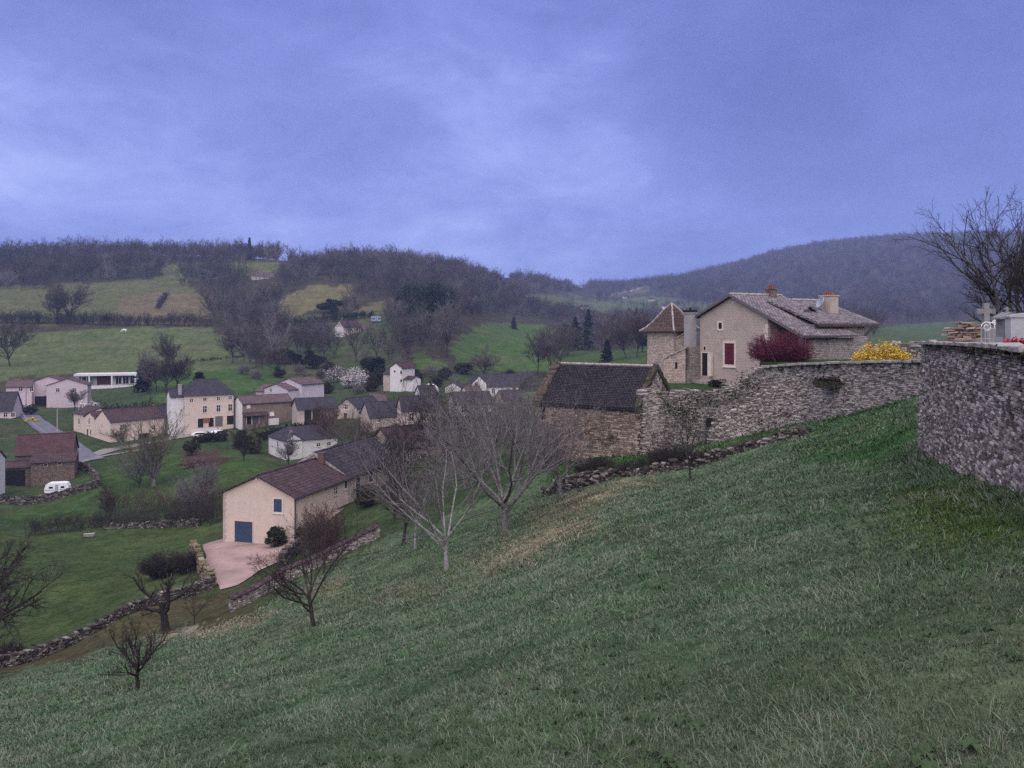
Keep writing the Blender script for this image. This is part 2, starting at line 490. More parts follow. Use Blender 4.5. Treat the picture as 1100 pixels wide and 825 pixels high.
pts3 = np.array([P(*c) for c in CP])
ring = []
for a in range(-70, 71, 20):
    for r in (1.0, 2.2):
        x, y = r * math.sin(math.radians(a)), r * math.cos(math.radians(a))
        ring.append((x, y, -1.7 - 0.22 * y + 0.24 * x))
pts3 = np.concatenate([pts3, np.array(ring)])
ASC = 2.6


def feat(x, y):
    a = np.arctan2(x, y)
    lim = math.radians(52)
    back = np.clip((np.abs(a) - PI / 2) / (PI / 2), 0, 1)
    a = np.clip(a, -lim, lim) * (1 - back)
    r = np.maximum(np.hypot(x, y), 0.6)
    return np.stack([a * ASC, np.log(r)], -1), r


FC, RC = feat(pts3[:, 0], pts3[:, 1])


def _phi(A, B):
    d2 = ((A[:, None, :] - B[None, :, :]) ** 2).sum(-1)
    return np.sqrt(d2 + 0.012)


_n = len(FC)
_A = np.zeros((_n + 3, _n + 3))
_A[:_n, :_n] = _phi(FC, FC) + np.eye(_n) * -0.004
_A[:_n, _n] = 1; _A[:_n, _n + 1:] = FC
_A[_n:, :_n] = _A[:_n, _n:].T
_W = np.linalg.solve(_A, np.concatenate([pts3[:, 2] / RC, np.zeros(3)]))


def H(x, y):
    x = np.atleast_1d(np.asarray(x, float)); y = np.atleast_1d(np.asarray(y, float))
    sh = x.shape
    f, r = feat(x.ravel(), y.ravel())
    out = np.empty(len(f))
    for i in range(0, len(f), 20000):
        ff = f[i:i + 20000]
        out[i:i + 20000] = _phi(ff, FC) @ _W[:_n] + _W[_n] + ff @ _W[_n + 1:]
    return (out * r).reshape(sh)


def h1(x, y):
    return float(H([x], [y])[0])


def gp(u, F):
    x = xat(u, F)
    return np.array([x, F, h1(x, F)])


_FS = np.exp(np.linspace(math.log(2.5), math.log(3200), 1400))


def hit(u, v, Fmin=2.5):
    """the ground point seen at picture position (u, v) beyond Fmin"""
    x = (u - CU) / FPX * _FS
    d = -(v - HV) / FPX * _FS - H(x, _FS)
    ok = (_FS >= Fmin) & (d <= 0)
    i = int(np.argmax(ok)) if ok.any() else len(_FS) - 1
    return gp(u, _FS[i])


def inpoly(u, v, poly):
    c = np.zeros(u.shape, bool)
    n = len(poly)
    for i in range(n):
        x0, y0 = poly[i]; x1, y1 = poly[(i + 1) % n]
        if y0 == y1:
            continue
        t = ((y0 > v) != (y1 > v)) & (u < (x1 - x0) * (v - y0) / (y1 - y0) + x0)
        c ^= t
    return c


def proj(x, y, z):
    yy = np.maximum(y, 0.5)
    return CU + FPX * x / yy, HV - FPX * z / yy


def vnoise(x, y, seed=0):
    """cheap smooth value noise"""
    xi = np.floor(x).astype(np.int64); yi = np.floor(y).astype(np.int64)
    fx = x - xi; fy = y - yi
    fx = fx * fx * (3 - 2 * fx); fy = fy * fy * (3 - 2 * fy)

    def hsh(a, b):
        h = (a * 374761393 + b * 668265263 + seed * 974634777) & 0x7fffffff
        h = ((h ^ (h >> 13)) * 1274126177) & 0x7fffffff
        return ((h ^ (h >> 16)) & 0xffff) / 65535.0
    return (hsh(xi, yi) * (1 - fx) + hsh(xi + 1, yi) * fx) * (1 - fy) + (hsh(xi, yi + 1) * (1 - fx) + hsh(xi + 1, yi + 1) * fx) * fy


def fbm(x, y, seed=0, o=4):
    s = 0; a = 0.5
    for i in range(o):
        s = s + a * vnoise(x * 2 ** i, y * 2 ** i, seed + i); a *= 0.5
    return s / (1 - 0.5 ** o)


# land cover: (polygon in the surveyed picture, nearest, farthest, colour)
PASTURE = (0.072, 0.111, 0.063)
COVER = [
 ([(-400,420),(1500,420),(1500,200),(-400,200)], 200, 9000, (0.045,0.042,0.03)),
 ([(-200,735),(0,727),(130,693),(256,662),(300,640),(410,582),(560,520),(560,400),(-200,400)], 52, 330, (0.04,0.062,0.028)),
 ([(-200,705),(20,700),(140,655),(228,630),(220,590),(225,560),(120,552),(0,572),(-200,580)], 55, 130, (0.044,0.068,0.026)),
 ([(-200,740),(0,728),(130,693),(256,660),(256,630),(225,634),(140,662),(20,713),(-200,730)], 44, 75, (0.058,0.056,0.03)),
 ([(-200,575),(0,568),(110,548),(240,535),(280,490),(200,470),(110,500),(60,545),(0,552),(-200,560)], 100, 185, (0.04,0.072,0.024)),
 ([(186,492),(205,482),(232,484),(236,494),(215,501),(190,500)], 120, 200, (0.055,0.038,0.032)),
 ([(-200,420),(-200,346),(0,346),(110,350),(225,351),(268,378),(262,398),(170,402),(60,404)], 250, 480, (0.076,0.102,0.044)),
 ([(165,402),(262,396),(330,385),(325,400),(250,425),(170,430)], 200, 400, (0.045,0.085,0.026)),
 ([(-200,346),(-200,315),(0,308),(60,305),(110,304),(172,298),(176,283),(226,280),(228,300),(195,308),(225,318),(222,350),(110,349)], 400, 900, (0.084,0.094,0.046)),
 ([(118,346),(128,322),(170,312),(226,318),(222,350)], 400, 800, (0.108,0.096,0.06)),
 ([(243,279),(300,280),(300,293),(262,296)], 500, 900, (0.08,0.095,0.04)),
 ([(298,335),(305,318),(340,306),(378,308),(382,318),(350,327),(320,340)], 400, 800, (0.11,0.105,0.05)),
 ([(372,340),(395,327),(430,321),(430,327),(400,342)], 400, 800, (0.10,0.092,0.05)),
 ([(300,352),(340,340),(375,338),(400,341),(360,350),(320,357)], 400, 800, (0.07,0.095,0.035)),
 ([(482,372),(520,346),(590,349),(612,368),(600,400),(500,398)], 280, 800, (0.052,0.094,0.026)),
 ([(290,372),(300,350),(340,336),(420,333),(425,395),(380,412),(300,405)], 230, 520, (0.055,0.072,0.032)),
 ([(440,386),(452,377),(480,390),(475,400),(452,398)], 230, 500, (0.05,0.085,0.026)),
 ([(600,378),(700,372),(700,400),(600,402)], 250, 700, (0.045,0.078,0.026)),
 ([(565,318),(600,312),(640,322),(700,318),(770,326),(770,345),(690,340),(640,335),(600,332)], 700, 1800, (0.075,0.10,0.05)),
 ([(650,350),(692,348),(692,366),(650,368)], 350, 1000, (0.055,0.09,0.035)),
 ([(640,316),(665,313),(692,305),(700,309),(690,318),(660,322)], 1000, 1900, (0.09,0.09,0.06)),
 ([(930,352),(1100,340),(1300,340),(1300,372),(930,372)], 250, 1100, (0.055,0.085,0.035)),
 # details of the pasture
 ([(990,416),(900,446),(860,466),(840,490),(920,500),(1000,500),(1000,478)], 18, 60, (0.038,0.086,0.032)),
 ([(960,532),(1000,512),(1100,540),(1150,575),(1100,588),(985,590)], 5, 20, (0.056,0.088,0.028)),
 ([(660,579),(676,573),(692,575),(694,586),(672,591)], 12, 40, (0.05,0.045,0.04)),
 ([(528,606),(545,590),(600,566),(632,556),(640,562),(612,580),(560,606),(535,612)], 20, 60, (0.20,0.175,0.12)),
 ([(590,545),(620,530),(690,516),(695,521),(640,534),(620,552)], 35, 60, (0.18,0.16,0.105)),
 ([(555,560),(575,545),(620,535),(640,548),(600,560),(570,572)], 30, 60, (0.10,0.105,0.065)),
 ([(405,640),(440,628),(500,620),(560,606),(560,610),(500,628),(430,648)], 20, 60, (0.10,0.11,0.07)),
 ([(160,688),(200,676),(250,662),(300,652),(310,657),(250,672),(190,688),(165,694)], 40, 62, (0.2,0.18,0.13)),
 ([(330,640),(370,615),(380,620),(345,645)], 40, 62, (0.17,0.15,0.09)),
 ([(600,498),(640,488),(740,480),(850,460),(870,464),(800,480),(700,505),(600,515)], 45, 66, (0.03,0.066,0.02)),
]


def lump(x, y):
    """small lumps of the turf and of the fields"""
    R = np.hypot(x, y)
    q = (fbm(x * 1.3, y * 1.3, 21, 4) - 0.5) * 0.16 * np.clip((R - 3) / 6, 0, 1) * np.clip((60 - R) / 30, 0, 1) + (fbm(x * 0.22, y * 0.22, 31, 3) - 0.5) * np.clip(R * 0.008, 0, 0.28)
    return q * np.clip((R - 1.5) / 3, 0, 1)


def cover(x, y, z, soft=0.0):
    u, v = proj(x, y, z)
    r = np.hypot(x, y)
    if soft:
        g_ = np.random.default_rng(1)
        k_ = np.minimum(FPX * soft / np.maximum(r, 3), 60)
        u = u + g_.normal(0, 1, u.shape) * k_; v = v + g_.normal(0, 1, u.shape) * k_ * 0.45
    j = np.minimum(np.maximum(r * 0.05, 0.35), 8.0)
    n1 = 2.2 * (fbm(x / j, y / j, 3, 5) - 0.5); n2 = 2.2 * (fbm(x / j, y / j, 17, 5) - 0.5)
    pxs = FPX / np.maximum(r, 1)
    u2 = u + n1 * np.minimum(j * pxs * 0.7, 26); v2 = v + n2 * np.minimum(j * pxs * 0.7, 22) * np.where(r > 150, 0.25, 0.5)
    col = np.tile(np.array(PASTURE), (x.size, 1)).reshape(x.shape + (3,))
    far = (r > 3)
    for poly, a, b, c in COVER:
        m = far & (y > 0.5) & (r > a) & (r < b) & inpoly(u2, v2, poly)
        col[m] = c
    n3 = fbm(x * 0.7, y * 0.7, 5, 5)
    n4 = fbm(x * 0.06, y * 0.06, 9, 5)
    col = col * (0.72 + 0.56 * n3)[..., None]
    t = np.clip((n4 - 0.5) * 3.0, 0, 1)[..., None] * 0.35
    col = col * (1 - t) + np.array([0.125, 0.112, 0.07]) * (col.sum(-1, keepdims=True) / 0.22) * t
    return col


def make_terrain():
    az = np.radians(np.concatenate([np.linspace(-180, -52, 22)[:-1], np.linspace(-52, -40, 36)[:-1], np.linspace(-40, 40, 560), np.linspace(40, 52, 36)[1:], np.linspace(52, 180, 22)[1:-1]]))
    rr = np.concatenate([[0.0], np.exp(np.linspace(math.log(0.9), math.log(3450), 560))])
    A, R = np.meshgrid(az, rr)
    X = R * np.sin(A); Y = R * np.cos(A)
    Z = H(X, Y)
    Z[0, :] = h1(0, 0.001)
    Zl = lump(X, Y)
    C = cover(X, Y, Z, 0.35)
    Z = Z + Zl
    na, nr = len(az), len(rr)
    V = np.stack([X, Y, Z], -1).reshape(-1, 3)
    i, j = np.meshgrid(np.arange(nr - 1), np.arange(na), indexing='ij')
    j2 = (j + 1) % na
    q = np.stack([i * na + j, i * na + j2, (i + 1) * na + j2, (i + 1) * na + j], -1).reshape(-1, 4)
    me = np_mesh('terrain', V, [q], True)
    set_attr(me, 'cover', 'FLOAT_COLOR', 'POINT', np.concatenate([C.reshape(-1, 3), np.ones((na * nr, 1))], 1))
    m, nt, b = new_mat('meadow_and_earth')
    at = N(nt, 'ShaderNodeAttribute', attribute_name='cover')
    c = coords(nt)
    f1 = noise(nt, c, 2.6, 8, 0.72)
    f2 = noise(nt, c, 0.09, 6, 0.6)
    col = mixc(nt, 1.0, at.outputs['Color'], ramp(nt, f1, [(0.32, (0.45, 0.48, 0.45)), (0.68, (1.5, 1.46, 1.42))]), 'MULTIPLY')
    col = mixc(nt, 1.0, col, ramp(nt, f2, [(0.35, (0.8, 0.84, 0.8)), (0.68, (1.2, 1.14, 1.05))]), 'MULTIPLY')
    f3 = noise(nt, c, 0.5, 7, 0.7)
    col = mixc(nt, 1.0, col, ramp(nt, f3, [(0.36, (0.72, 0.76, 0.7)), (0.64, (1.28, 1.22, 1.22))]), 'MULTIPLY')
    L(nt, col, b.inputs['Base Color'])
    b.inputs['Roughness'].default_value = 0.95
    b.inputs['Specular IOR Level'].default_value = 0.03
    bump(nt, b, f1, 0.8, 0.12)
    o = link('terrain', me, None, [m])
    tag(o, kind='structure')
    # the horizon as seen from the camera, for deciding what can be seen at all
    E = Z / np.maximum(R, 0.01)
    E[:3] = -9
    return az, rr, np.maximum.accumulate(E, axis=0), float(Z.min()), float(Z.max())


AZ, RR, EMAX, ZMIN, ZMAX = make_terrain()


def shows(x, y, ztop):
    a = np.arctan2(x, y); r = np.hypot(x, y)
    ia = np.clip(np.searchsorted(AZ, a), 0, len(AZ) - 1)
    ir = np.clip(np.searchsorted(RR, r * 0.97) - 1, 0, len(RR) - 1)
    return ztop / r >= EMAX[ir, ia]


def strip(name, L0, R0, mat, sub=8, cross=6, lift=0.05, kind='structure', rough=0.6):
    """a draped sheet between two edges of world points"""
    L0 = np.array(L0)[:, :2]; R0 = np.array(R0)[:, :2]
    t = np.linspace(0, len(L0) - 1, (len(L0) - 1) * sub + 1)
    k = np.arange(len(L0))
    le = np.stack([np.interp(t, k, L0[:, i]) for i in (0, 1)], -1)
    re = np.stack([np.interp(t, k, R0[:, i]) for i in (0, 1)], -1)
    wv = rough * 2 * (fbm(t * 0.9, t * 0 + len(L0), 7, 3) - 0.5)[:, None]; wv2 = rough * 2 * (fbm(t * 0.9, t * 0 + 50.5, 9, 3) - 0.5)[:, None]
    dd = re - le
    le = le + nrm(dd) * wv; re = re + nrm(dd) * wv2
    s = np.linspace(0, 1, cross + 1)
    XY = le[:, None] * (1 - s)[None, :, None] + re[:, None] * s[None, :, None]
    Z = H(XY[..., 0], XY[..., 1]) + lump(XY[..., 0], XY[..., 1]) + lift
    V = np.concatenate([XY, Z[..., None]], -1).reshape(-1, 3)
    n, m_ = XY.shape[:2]
    i, j = np.meshgrid(np.arange(n - 1), np.arange(m_ - 1), indexing='ij')
    q = np.stack([i * m_ + j, i * m_ + j + 1, (i + 1) * m_ + j + 1, (i + 1) * m_ + j], -1).reshape(-1, 4)
    me = np_mesh(name, V, [q], True)
    auto_uv(me)
    o = link(name, me, None, [mat])
    return tag(o, kind=kind)


def road(name, path, width, mat, lift=0.08):
    pw = np.array([gp(u, F)[:2] for u, F in path])
    d = np.gradient(pw, axis=0); d = nrm(d)
    n = np.stack([-d[:, 1], d[:, 0]], -1) * width / 2
    return strip(name, pw + n, pw - n, mat, 10, 4, lift)
# ---------------------------------------------------------------- buildings
class House:
    """local frame: origin at the front left corner, x along the front, y away from the viewer"""

    def __init__(s, name, label, cat, A, B, ve, group=None, base=None):
        a = np.array([xat(*A), A[1]]); b = np.array([xat(*B), B[1]])
        s.W = float(np.linalg.norm(b - a))
        X = (b - a) / s.W
        s.X = X; s.Y = np.array([-X[1], X[0]])
        s.a = a
        ze = zat(ve, A[1])
        c = [a, b, a + s.Y * 5, b + s.Y * 5]
        zb = min(h1(*p) for p in c) if base is None else base
        s.zb = zb
        s.ze = ze - zb
        s.root = thing(name, label, cat, (a[0], a[1], zb), math.atan2(X[1], X[0]), group)

    def loc(s, u, v, face, off=0.0):
        """picture position -> (along, height) on a wall face"""
        o = np.array([-s.a[0], -s.a[1]])
        d = np.array([(u - CU) / FPX, 1.0])
        ox, oy = o @ s.X, o @ s.Y; dx, dy = d @ s.X, d @ s.Y
        t = (off - oy) / dy if face == 'front' else (off - ox) / dx
        z = -(v - HV) / FPX * t - s.zb
        return (ox + dx * t if face == 'front' else oy + dy * t), z

    def fp(s, face, a, p, z, off=0.0):
        if face == 'front':
            return (a, off - p, z)
        if face == 'right':
            return (off + p, a, z)
        return (off - p, a, z)

    def fbox(s, g, face, a0, a1, z0, z1, p0, p1, off=0.0):
        if face == 'left':
            a0, a1 = a1, a0
        lo = [s.fp(face, a0, p1, z0, off), s.fp(face, a1, p1, z0, off), s.fp(face, a1, p0, z0, off), s.fp(face, a0, p0, z0, off)]
        hi = [s.fp(face, a0, p1, z1, off), s.fp(face, a1, p1, z1, off), s.fp(face, a1, p0, z1, off), s.fp(face, a0, p0, z1, off)]
        g.quadbox(lo, hi)

    def block(s, x0, x1, y0, y1, ze, rise, axis='x', wall='cream', roof='tile_brown', ov=0.35, hip=0.0, t=0.16, ridge=0.5, verge=0.2, cap=True, gutter=True, z0=-0.9):
        """a walled block with its pitched roof; axis = direction of the ridge"""
        g = G(); r = G()
        zr = ze + rise
        q = 0.05
        if axis == 'x':
            ry = y0 + (y1 - y0) * ridge
            if hip:
                prof = [(x0, z0), (x1, z0), (x1, ze), (x0, ze)]
                g.prism([(x, y0, z) for x, z in prof][::-1], [(x, y1, z) for x, z in prof][::-1])
            else:
                prof = [(y0, z0), (y1, z0), (y1, ze), (ry, zr), (y0, ze)]
                g.prism([(x0, y, z) for y, z in prof], [(x1, y, z) for y, z in prof])
            fs, bs = rise / (ry - y0), rise / (y1 - ry)
            e0, e1 = (y0 - ov, ze - ov * fs + q), (y1 + ov, ze - ov * bs + q)
            xa, xb = x0 - (ov if hip else verge), x1 + (ov if hip else verge)
            ha, hb = (xa + hip, xb - hip) if hip else (xa, xb)
            top = zr + q + 0.02
            r.slab([(xa, e0[0], e0[1] + t), (xb, e0[0], e0[1] + t), (hb, ry, top + t), (ha, ry, top + t)], t)
            r.slab([(xb, e1[0], e1[1] + t), (xa, e1[0], e1[1] + t), (ha, ry, top + t), (hb, ry, top + t)], t)
            if hip:
                r.slab([(xa, e1[0], e1[1] + t), (xa, e0[0], e0[1] + t), (ha, ry, top + t + 0.004)], t)
                r.slab([(xb, e0[0], e0[1] + t), (xb, e1[0], e1[1] + t), (hb, ry, top + t + 0.004)], t)
            rl = [(ha, ry, top + t * 0.8), (hb, ry, top + t * 0.8)]
            gl = [[(xa, e0[0] - 0.05, e0[1] + 0.02), (xb, e0[0] - 0.05, e0[1] + 0.02)]]
        else:
            rx = x0 + (x1 - x0) * ridge
            prof = [(x0, z0), (x1, z0), (x1, ze), (rx, zr), (x0, ze)]
            g.prism([(x, y1, z) for x, z in prof], [(x, y0, z) for x, z in prof])
            ls, rs = rise / (rx - x0), rise / (x1 - rx)
            e0, e1 = (x0 - ov, ze - ov * ls + q), (x1 + ov, ze - ov * rs + q)
            ya, yb = y0 - verge, y1 + verge
            top = zr + q + 0.02
            r.slab([(e0[0], yb, e0[1] + t), (e0[0], ya, e0[1] + t), (rx, ya, top + t), (rx, yb, top + t)], t)
            r.slab([(e1[0], ya, e1[1] + t), (e1[0], yb, e1[1] + t), (rx, yb, top + t), (rx, ya, top + t)], t)
            rl = [(rx, ya, top + t * 0.8), (rx, yb, top + t * 0.8)]
            gl = [[(e1[0] + 0.05, ya, e1[1] + 0.02), (e1[0] + 0.05, yb, e1[1] + 0.02)], [(e0[0] - 0.05, ya, e0[1] + 0.02), (e0[0] - 0.05, yb, e0[1] + 0.02)]]
        w = g.obj('wall', M[wall], s.root)
        ro = r.obj('roof', M[roof], s.root)
        if cap:
            c = G()
            n = max(3, int(np.linalg.norm(np.array(rl[1]) - np.array(rl[0])) / 0.5))
            c.tube([np.array(rl[0]) + (np.array(rl[1]) - np.array(rl[0])) * i / n + np.array([0, 0, 0.02 * (i % 2)]) for i in range(n + 1)], 0.13, 6)
            c.obj('ridge_tiles', M[roof], ro)
        if gutter:
            for p in gl:
                c = G()
                c.tube(p, 0.07, 6)
                c.obj('gutter', M['zinc'], ro)
        return w, ro

    def window(s, face, u, v, w, h, pane='glass', surround='surround', off=0.0, fw=0.14, at=None, sill=True, name='window', parent=None):
        a, z = at or s.loc(u, v, face, off)
        g = G()
        for (a0, a1, z0, z1) in ((a - w / 2 - fw, a - w / 2, z - h / 2 - fw, z + h / 2 + fw), (a + w / 2, a + w / 2 + fw, z - h / 2 - fw, z + h / 2 + fw),
                                 (a - w / 2, a + w / 2, z + h / 2, z + h / 2 + fw), (a - w / 2, a + w / 2, z - h / 2 - fw, z - h / 2)):
            s.fbox(g, face, a0, a1, z0, z1, -0.1, 0.05, off)
        o = g.obj(name, M[surround], parent or s.root)
        if sill and w > 0.5:
            g = G(); s.fbox(g, face, a - w / 2 - fw - 0.06, a + w / 2 + fw + 0.06, z - h / 2 - fw - 0.07, z - h / 2 - fw, -0.1, 0.1, off)
            g.obj('sill', M[surround], o)
        g = G(); s.fbox(g, face, a - w / 2, a + w / 2, z - h / 2, z + h / 2, -0.1, 0.012, off)
        if pane in ('blue', 'maroon', 'brownwood', 'greywood'):
            for k in (-0.25, 0.25):
                s.fbox(g, face, a + k * w - w * 0.2, a + k * w + w * 0.2, z - h * 0.45, z + h * 0.45, 0.012, 0.03, off)
            for k in (-0.3, 0.3):
                s.fbox(g, face, a - w * 0.49, a - 0.012, z + k * h - 0.04, z + k * h + 0.04, 0.03, 0.045, off)
                s.fbox(g, face, a + 0.012, a + w * 0.49, z + k * h - 0.04, z + k * h + 0.04, 0.03, 0.045, off)
            g.obj('shutter', M[pane], o)
        else:
            g.obj('pane', M[pane], o)
            if w > 0.6 and pane == 'glass':
                g = G(); s.fbox(g, face, a - 0.035, a + 0.035, z - h / 2, z + h / 2, 0.012, 0.03, off)
                s.fbox(g, face, a - w / 2, a + w / 2, z + h * 0.1 - 0.025, z + h * 0.1 + 0.025, 0.012, 0.028, off)
                g.obj('glazing_bar', M['white_metal'], o)
        return o

    def door(s, face, u, v, w, h, mat='blue', surround='surround', off=0.0, at=None, fw=0.14, arch=False):
        a, z = at or s.loc(u, v, face, off)
        g = G()
        s.fbox(g, face, a - w / 2 - fw, a - w / 2, z - h / 2, z + h / 2 + fw, -0.1, 0.05, off)
        s.fbox(g, face, a + w / 2, a + w / 2 + fw, z - h / 2, z + h / 2 + fw, -0.1, 0.05, off)
        s.fbox(g, face, a - w / 2, a + w / 2, z + h / 2, z + h / 2 + fw, -0.1, 0.05, off)
        o = g.obj('doorway', M[surround], s.root)
        g = G(); s.fbox(g, face, a - w / 2, a + w / 2, z - h / 2, z + h / 2, -0.1, 0.012, off)
        n = max(2, int(w / 0.3))
        if mat not in ('dark', 'glass'):
            for i in range(n):
                s.fbox(g, face, a - w / 2 + (i + 0.06) * w / n, a - w / 2 + (i + 0.94) * w / n, z - h / 2 + 0.03, z + h / 2 - 0.03, 0.012, 0.028, off)
        d = g.obj('door', M[mat], o)
        return o

    def chimney(s, x, y, z0, z1, w=0.6, d=0.6, mat='stone_grey', pots=1, cap=True, parent=None):
        g = G(); g.box(x - w / 2, x + w / 2, y - d / 2, y + d / 2, z0, z1)
        if cap:
            g.box(x - w / 2 - 0.07, x + w / 2 + 0.07, y - d / 2 - 0.07, y + d / 2 + 0.07, z1 + 0.002, z1 + 0.1)
        c = g.obj('chimney', M[mat], parent or s.root)
        for i in range(pots):
            g = G(); px = x + (i - (pots - 1) / 2) * w * 0.6 / max(1, pots - 1 or 1)
            g.tube([(px, y, z1 + 0.1), (px, y, z1 + 0.42)], [0.13, 0.1], 8)
            g.obj('chimney_pot', M['terracotta'], c)
        return c

    def part(s, name, mat, boxes, parent=None):
        g = G()
        for b in boxes:
            g.box(*b)
        return g.obj(name, M[mat], parent or s.root)


# ---------------------------------------------------------------- masonry with every stone modelled
def stone_geo(rng, path, ch, sl, thick, jit=0.02, face_only=False, rough_top=0.06, batter=0.0, rubble=0.0, taper=0.0, crn=0.14, inset=0.4):
    """path: (x, y, zbase, ztop) points. returns V, F, per-face random"""
    pw = np.array(path, float)
    seg = np.linalg.norm(np.diff(pw[:, :2], axis=0), axis=1)
    S = np.concatenate([[0], np.cumsum(seg)])
    tot = S[-1]
    zlo, zhi = pw[:, 2].min() - 0.3, pw[:, 3].max() + 0.2
    cs = []
    z = zlo
    while z < zhi:
        h = ch * rng.uniform(0.7, 1.35)
        s = -rng.uniform(0, sl)
        row = []
        while s < tot:
            l = sl * rng.lognormal(0, 0.4)
            l = min(max(l, sl * 0.35), sl * 2.6)
            row.append((s + l / 2, l))
            s += l
        row = np.array(row)
        row = row[(row[:, 0] > 0) & (row[:, 0] < tot)]
        zb = np.interp(row[:, 0], S, pw[:, 2]); zt = np.interp(row[:, 0], S, pw[:, 3])
        top = zt + rng.normal(0, rough_top, len(row))
        ok = (z + h / 2 > zb - 0.25) & (z + h * 0.5 < top)
        r = row[ok]
        if len(r):
            cs.append(np.stack([r[:, 0], np.full(len(r), z + h / 2), r[:, 1], np.full(len(r), h), z + h / 2 - zb[ok], (zt - zb)[ok]], 1))
        z += h
    C = np.concatenate(cs)
    n = len(C)
    px = np.interp(C[:, 0], S, pw[:, 0]); py = np.interp(C[:, 0], S, pw[:, 1])
    k = np.clip(np.searchsorted(S, C[:, 0]) - 1, 0, len(seg) - 1)
    T = np.diff(pw[:, :2], axis=0)[k] / seg[k][:, None]
    T = nrm(T + rng.normal(0, 0.03 + rubble * 0.25, (n, 2)))
    Nn = np.stack([T[:, 1], -T[:, 0]], 1)          # to the right of the path = the face
    off = rng.normal(0, jit, n) - batter * C[:, 4] * 1.0
    tz = rng.normal(0, 0.02 + rubble * 0.22, n)     # tilt
    hx = C[:, 2] / 2 - ch * 0.05; hz = C[:, 3] / 2 * (0.93 + rubble * 0.2)
    hy = np.full(n, thick / 2) * (1 - taper * np.clip(C[:, 4] / np.maximum(C[:, 5], 0.1), 0, 1)) + np.abs(rng.normal(0, jit, n))
    lv = []
    ins = np.minimum(np.minimum(hx, hz) * inset, 0.045)
    for (yy, sh) in ((1, 1), (0.0, 0), (0.0, 0), (-1, 1)) if False else ((1, 1), (0.86, 0), (-0.86, 0), (-1, 1)):
        for (sx, sz) in ((-1, -1), (1, -1), (1, 1), (-1, 1)):
            a = sx * (hx - ins * sh); b = sz * (hz - ins * sh)
            a = a + rng.normal(0, 1, n) * np.minimum(hx * 0.12, 0.03); b = b + rng.normal(0, 1, n) * hz * crn
            b = b + a * tz
            cx = px + T[:, 0] * a + Nn[:, 0] * (yy * hy + off)
            cy = py + T[:, 1] * a + Nn[:, 1] * (yy * hy + off)
            lv.append(np.stack([cx, cy, C[:, 1] + b], 1))
    V = np.stack(lv, 1).reshape(-1, 3)
    fr = [(0, 1, 2, 3)]
    for r_ in range(3):
        for i in range(4):
            j = (i + 1) % 4
            fr.append((r_ * 4 + i, (r_ + 1) * 4 + i, (r_ + 1) * 4 + j, r_ * 4 + j))
    if not face_only:
        fr.append((15, 14, 13, 12))
    else:
        fr = fr[:5]
    fr = np.array(fr)
    Fc = (np.arange(n)[:, None, None] * 16 + fr[None]).reshape(-1, 4)
    rnd = np.repeat(rng.random(n), len(fr))
    return V, Fc, rnd


def core_geo(path, thick, zin=0.06):
    pw = np.array(path, float)
    d = nrm(np.gradient(pw[:, :2], axis=0)); nn = np.stack([d[:, 1], -d[:, 0]], 1) * thick / 2
    V = []
    for i in range(len(pw)):
        for sgn, z in ((1, pw[i, 2] - 0.4), (-1, pw[i, 2] - 0.4), (-1, pw[i, 3] - zin), (1, pw[i, 3] - zin)):
            V.append((pw[i, 0] + nn[i, 0] * sgn, pw[i, 1] + nn[i, 1] * sgn, z))
    Fq = []
    for i in range(len(pw) - 1):
        for k in range(4):
            j = (k + 1) % 4
            Fq.append((i * 4 + k, i * 4 + j, (i + 1) * 4 + j, (i + 1) * 4 + k))
    m = (len(pw) - 1) * 4
    Fq += [(3, 2, 1, 0), (m, m + 1, m + 2, m + 3)]
    return np.array(V), np.array(Fq)


def stone_obj(name, parts, mat, parent=None):
    Vs, Fs, Rs, o = [], [], [], 0
    for V, F_, r in parts:
        Vs.append(V); Fs.append(F_ + o); Rs.append(r); o += len(V)
    me = np_mesh(name, np.concatenate(Vs), Fs)
    set_attr(me, 'rnd', 'FLOAT', 'FACE', np.concatenate(Rs))
    return link(name, me, parent, [mat])


def dense_path(pts, step=0.7, zb=None, zt=None):
    """interpolates (x, y, zb, zt) points"""
    pw = np.array(pts, float)
    out = []
    for i in range(len(pw) - 1):
        n = max(1, int(np.linalg.norm(pw[i + 1, :2] - pw[i, :2]) / step))
        for k in range(n):
            out.append(pw[i] + (pw[i + 1] - pw[i]) * k / n)
    out.append(pw[-1])
    return np.array(out)


def ground_path(uF, height, step=0.8, amp=0.12, seed=0):
    """a wall line following the ground; uF: (column, distance[, height])"""
    pw = np.array([list(gp(c[0], c[1])[:2]) + [c[2] if len(c) > 2 else height] for c in uF])
    d = []
    for i in range(len(pw) - 1):
        n = max(1, int(np.linalg.norm(pw[i + 1, :2] - pw[i, :2]) / step))
        for k in range(n):
            d.append(pw[i] + (pw[i + 1] - pw[i]) * k / n)
    d.append(pw[-1])
    d = np.array(d)
    z = H(d[:, 0], d[:, 1])
    wob = (fbm(np.arange(len(d)) * 0.4 + seed * 31.7, np.zeros(len(d)), seed) - 0.5) * 2 * amp
    return np.stack([d[:, 0], d[:, 1], z - 0.1, z + d[:, 2] + wob], 1)


def dry_wall(name, label, path, mat, ch=0.13, sl=0.3, thick=0.5, seed=1, rubble=0.15, cat='stone wall', cap=None, taper=0.25, rough=0.06):
    rng = np.random.default_rng(seed)
    path = np.asarray(path, float)
    V, F_, r = stone_geo(rng, path, ch, sl, thick, 0.03, False, rough, 0.0, rubble, taper)
    cv, cf = core_geo(path, thick * 0.62, 0.1)
    o = stone_obj(name, [(V, F_, r), (cv, cf, np.full(len(cf), 0.05))], M[mat])
    tag(o, label, cat, None, 'thing')
    return o
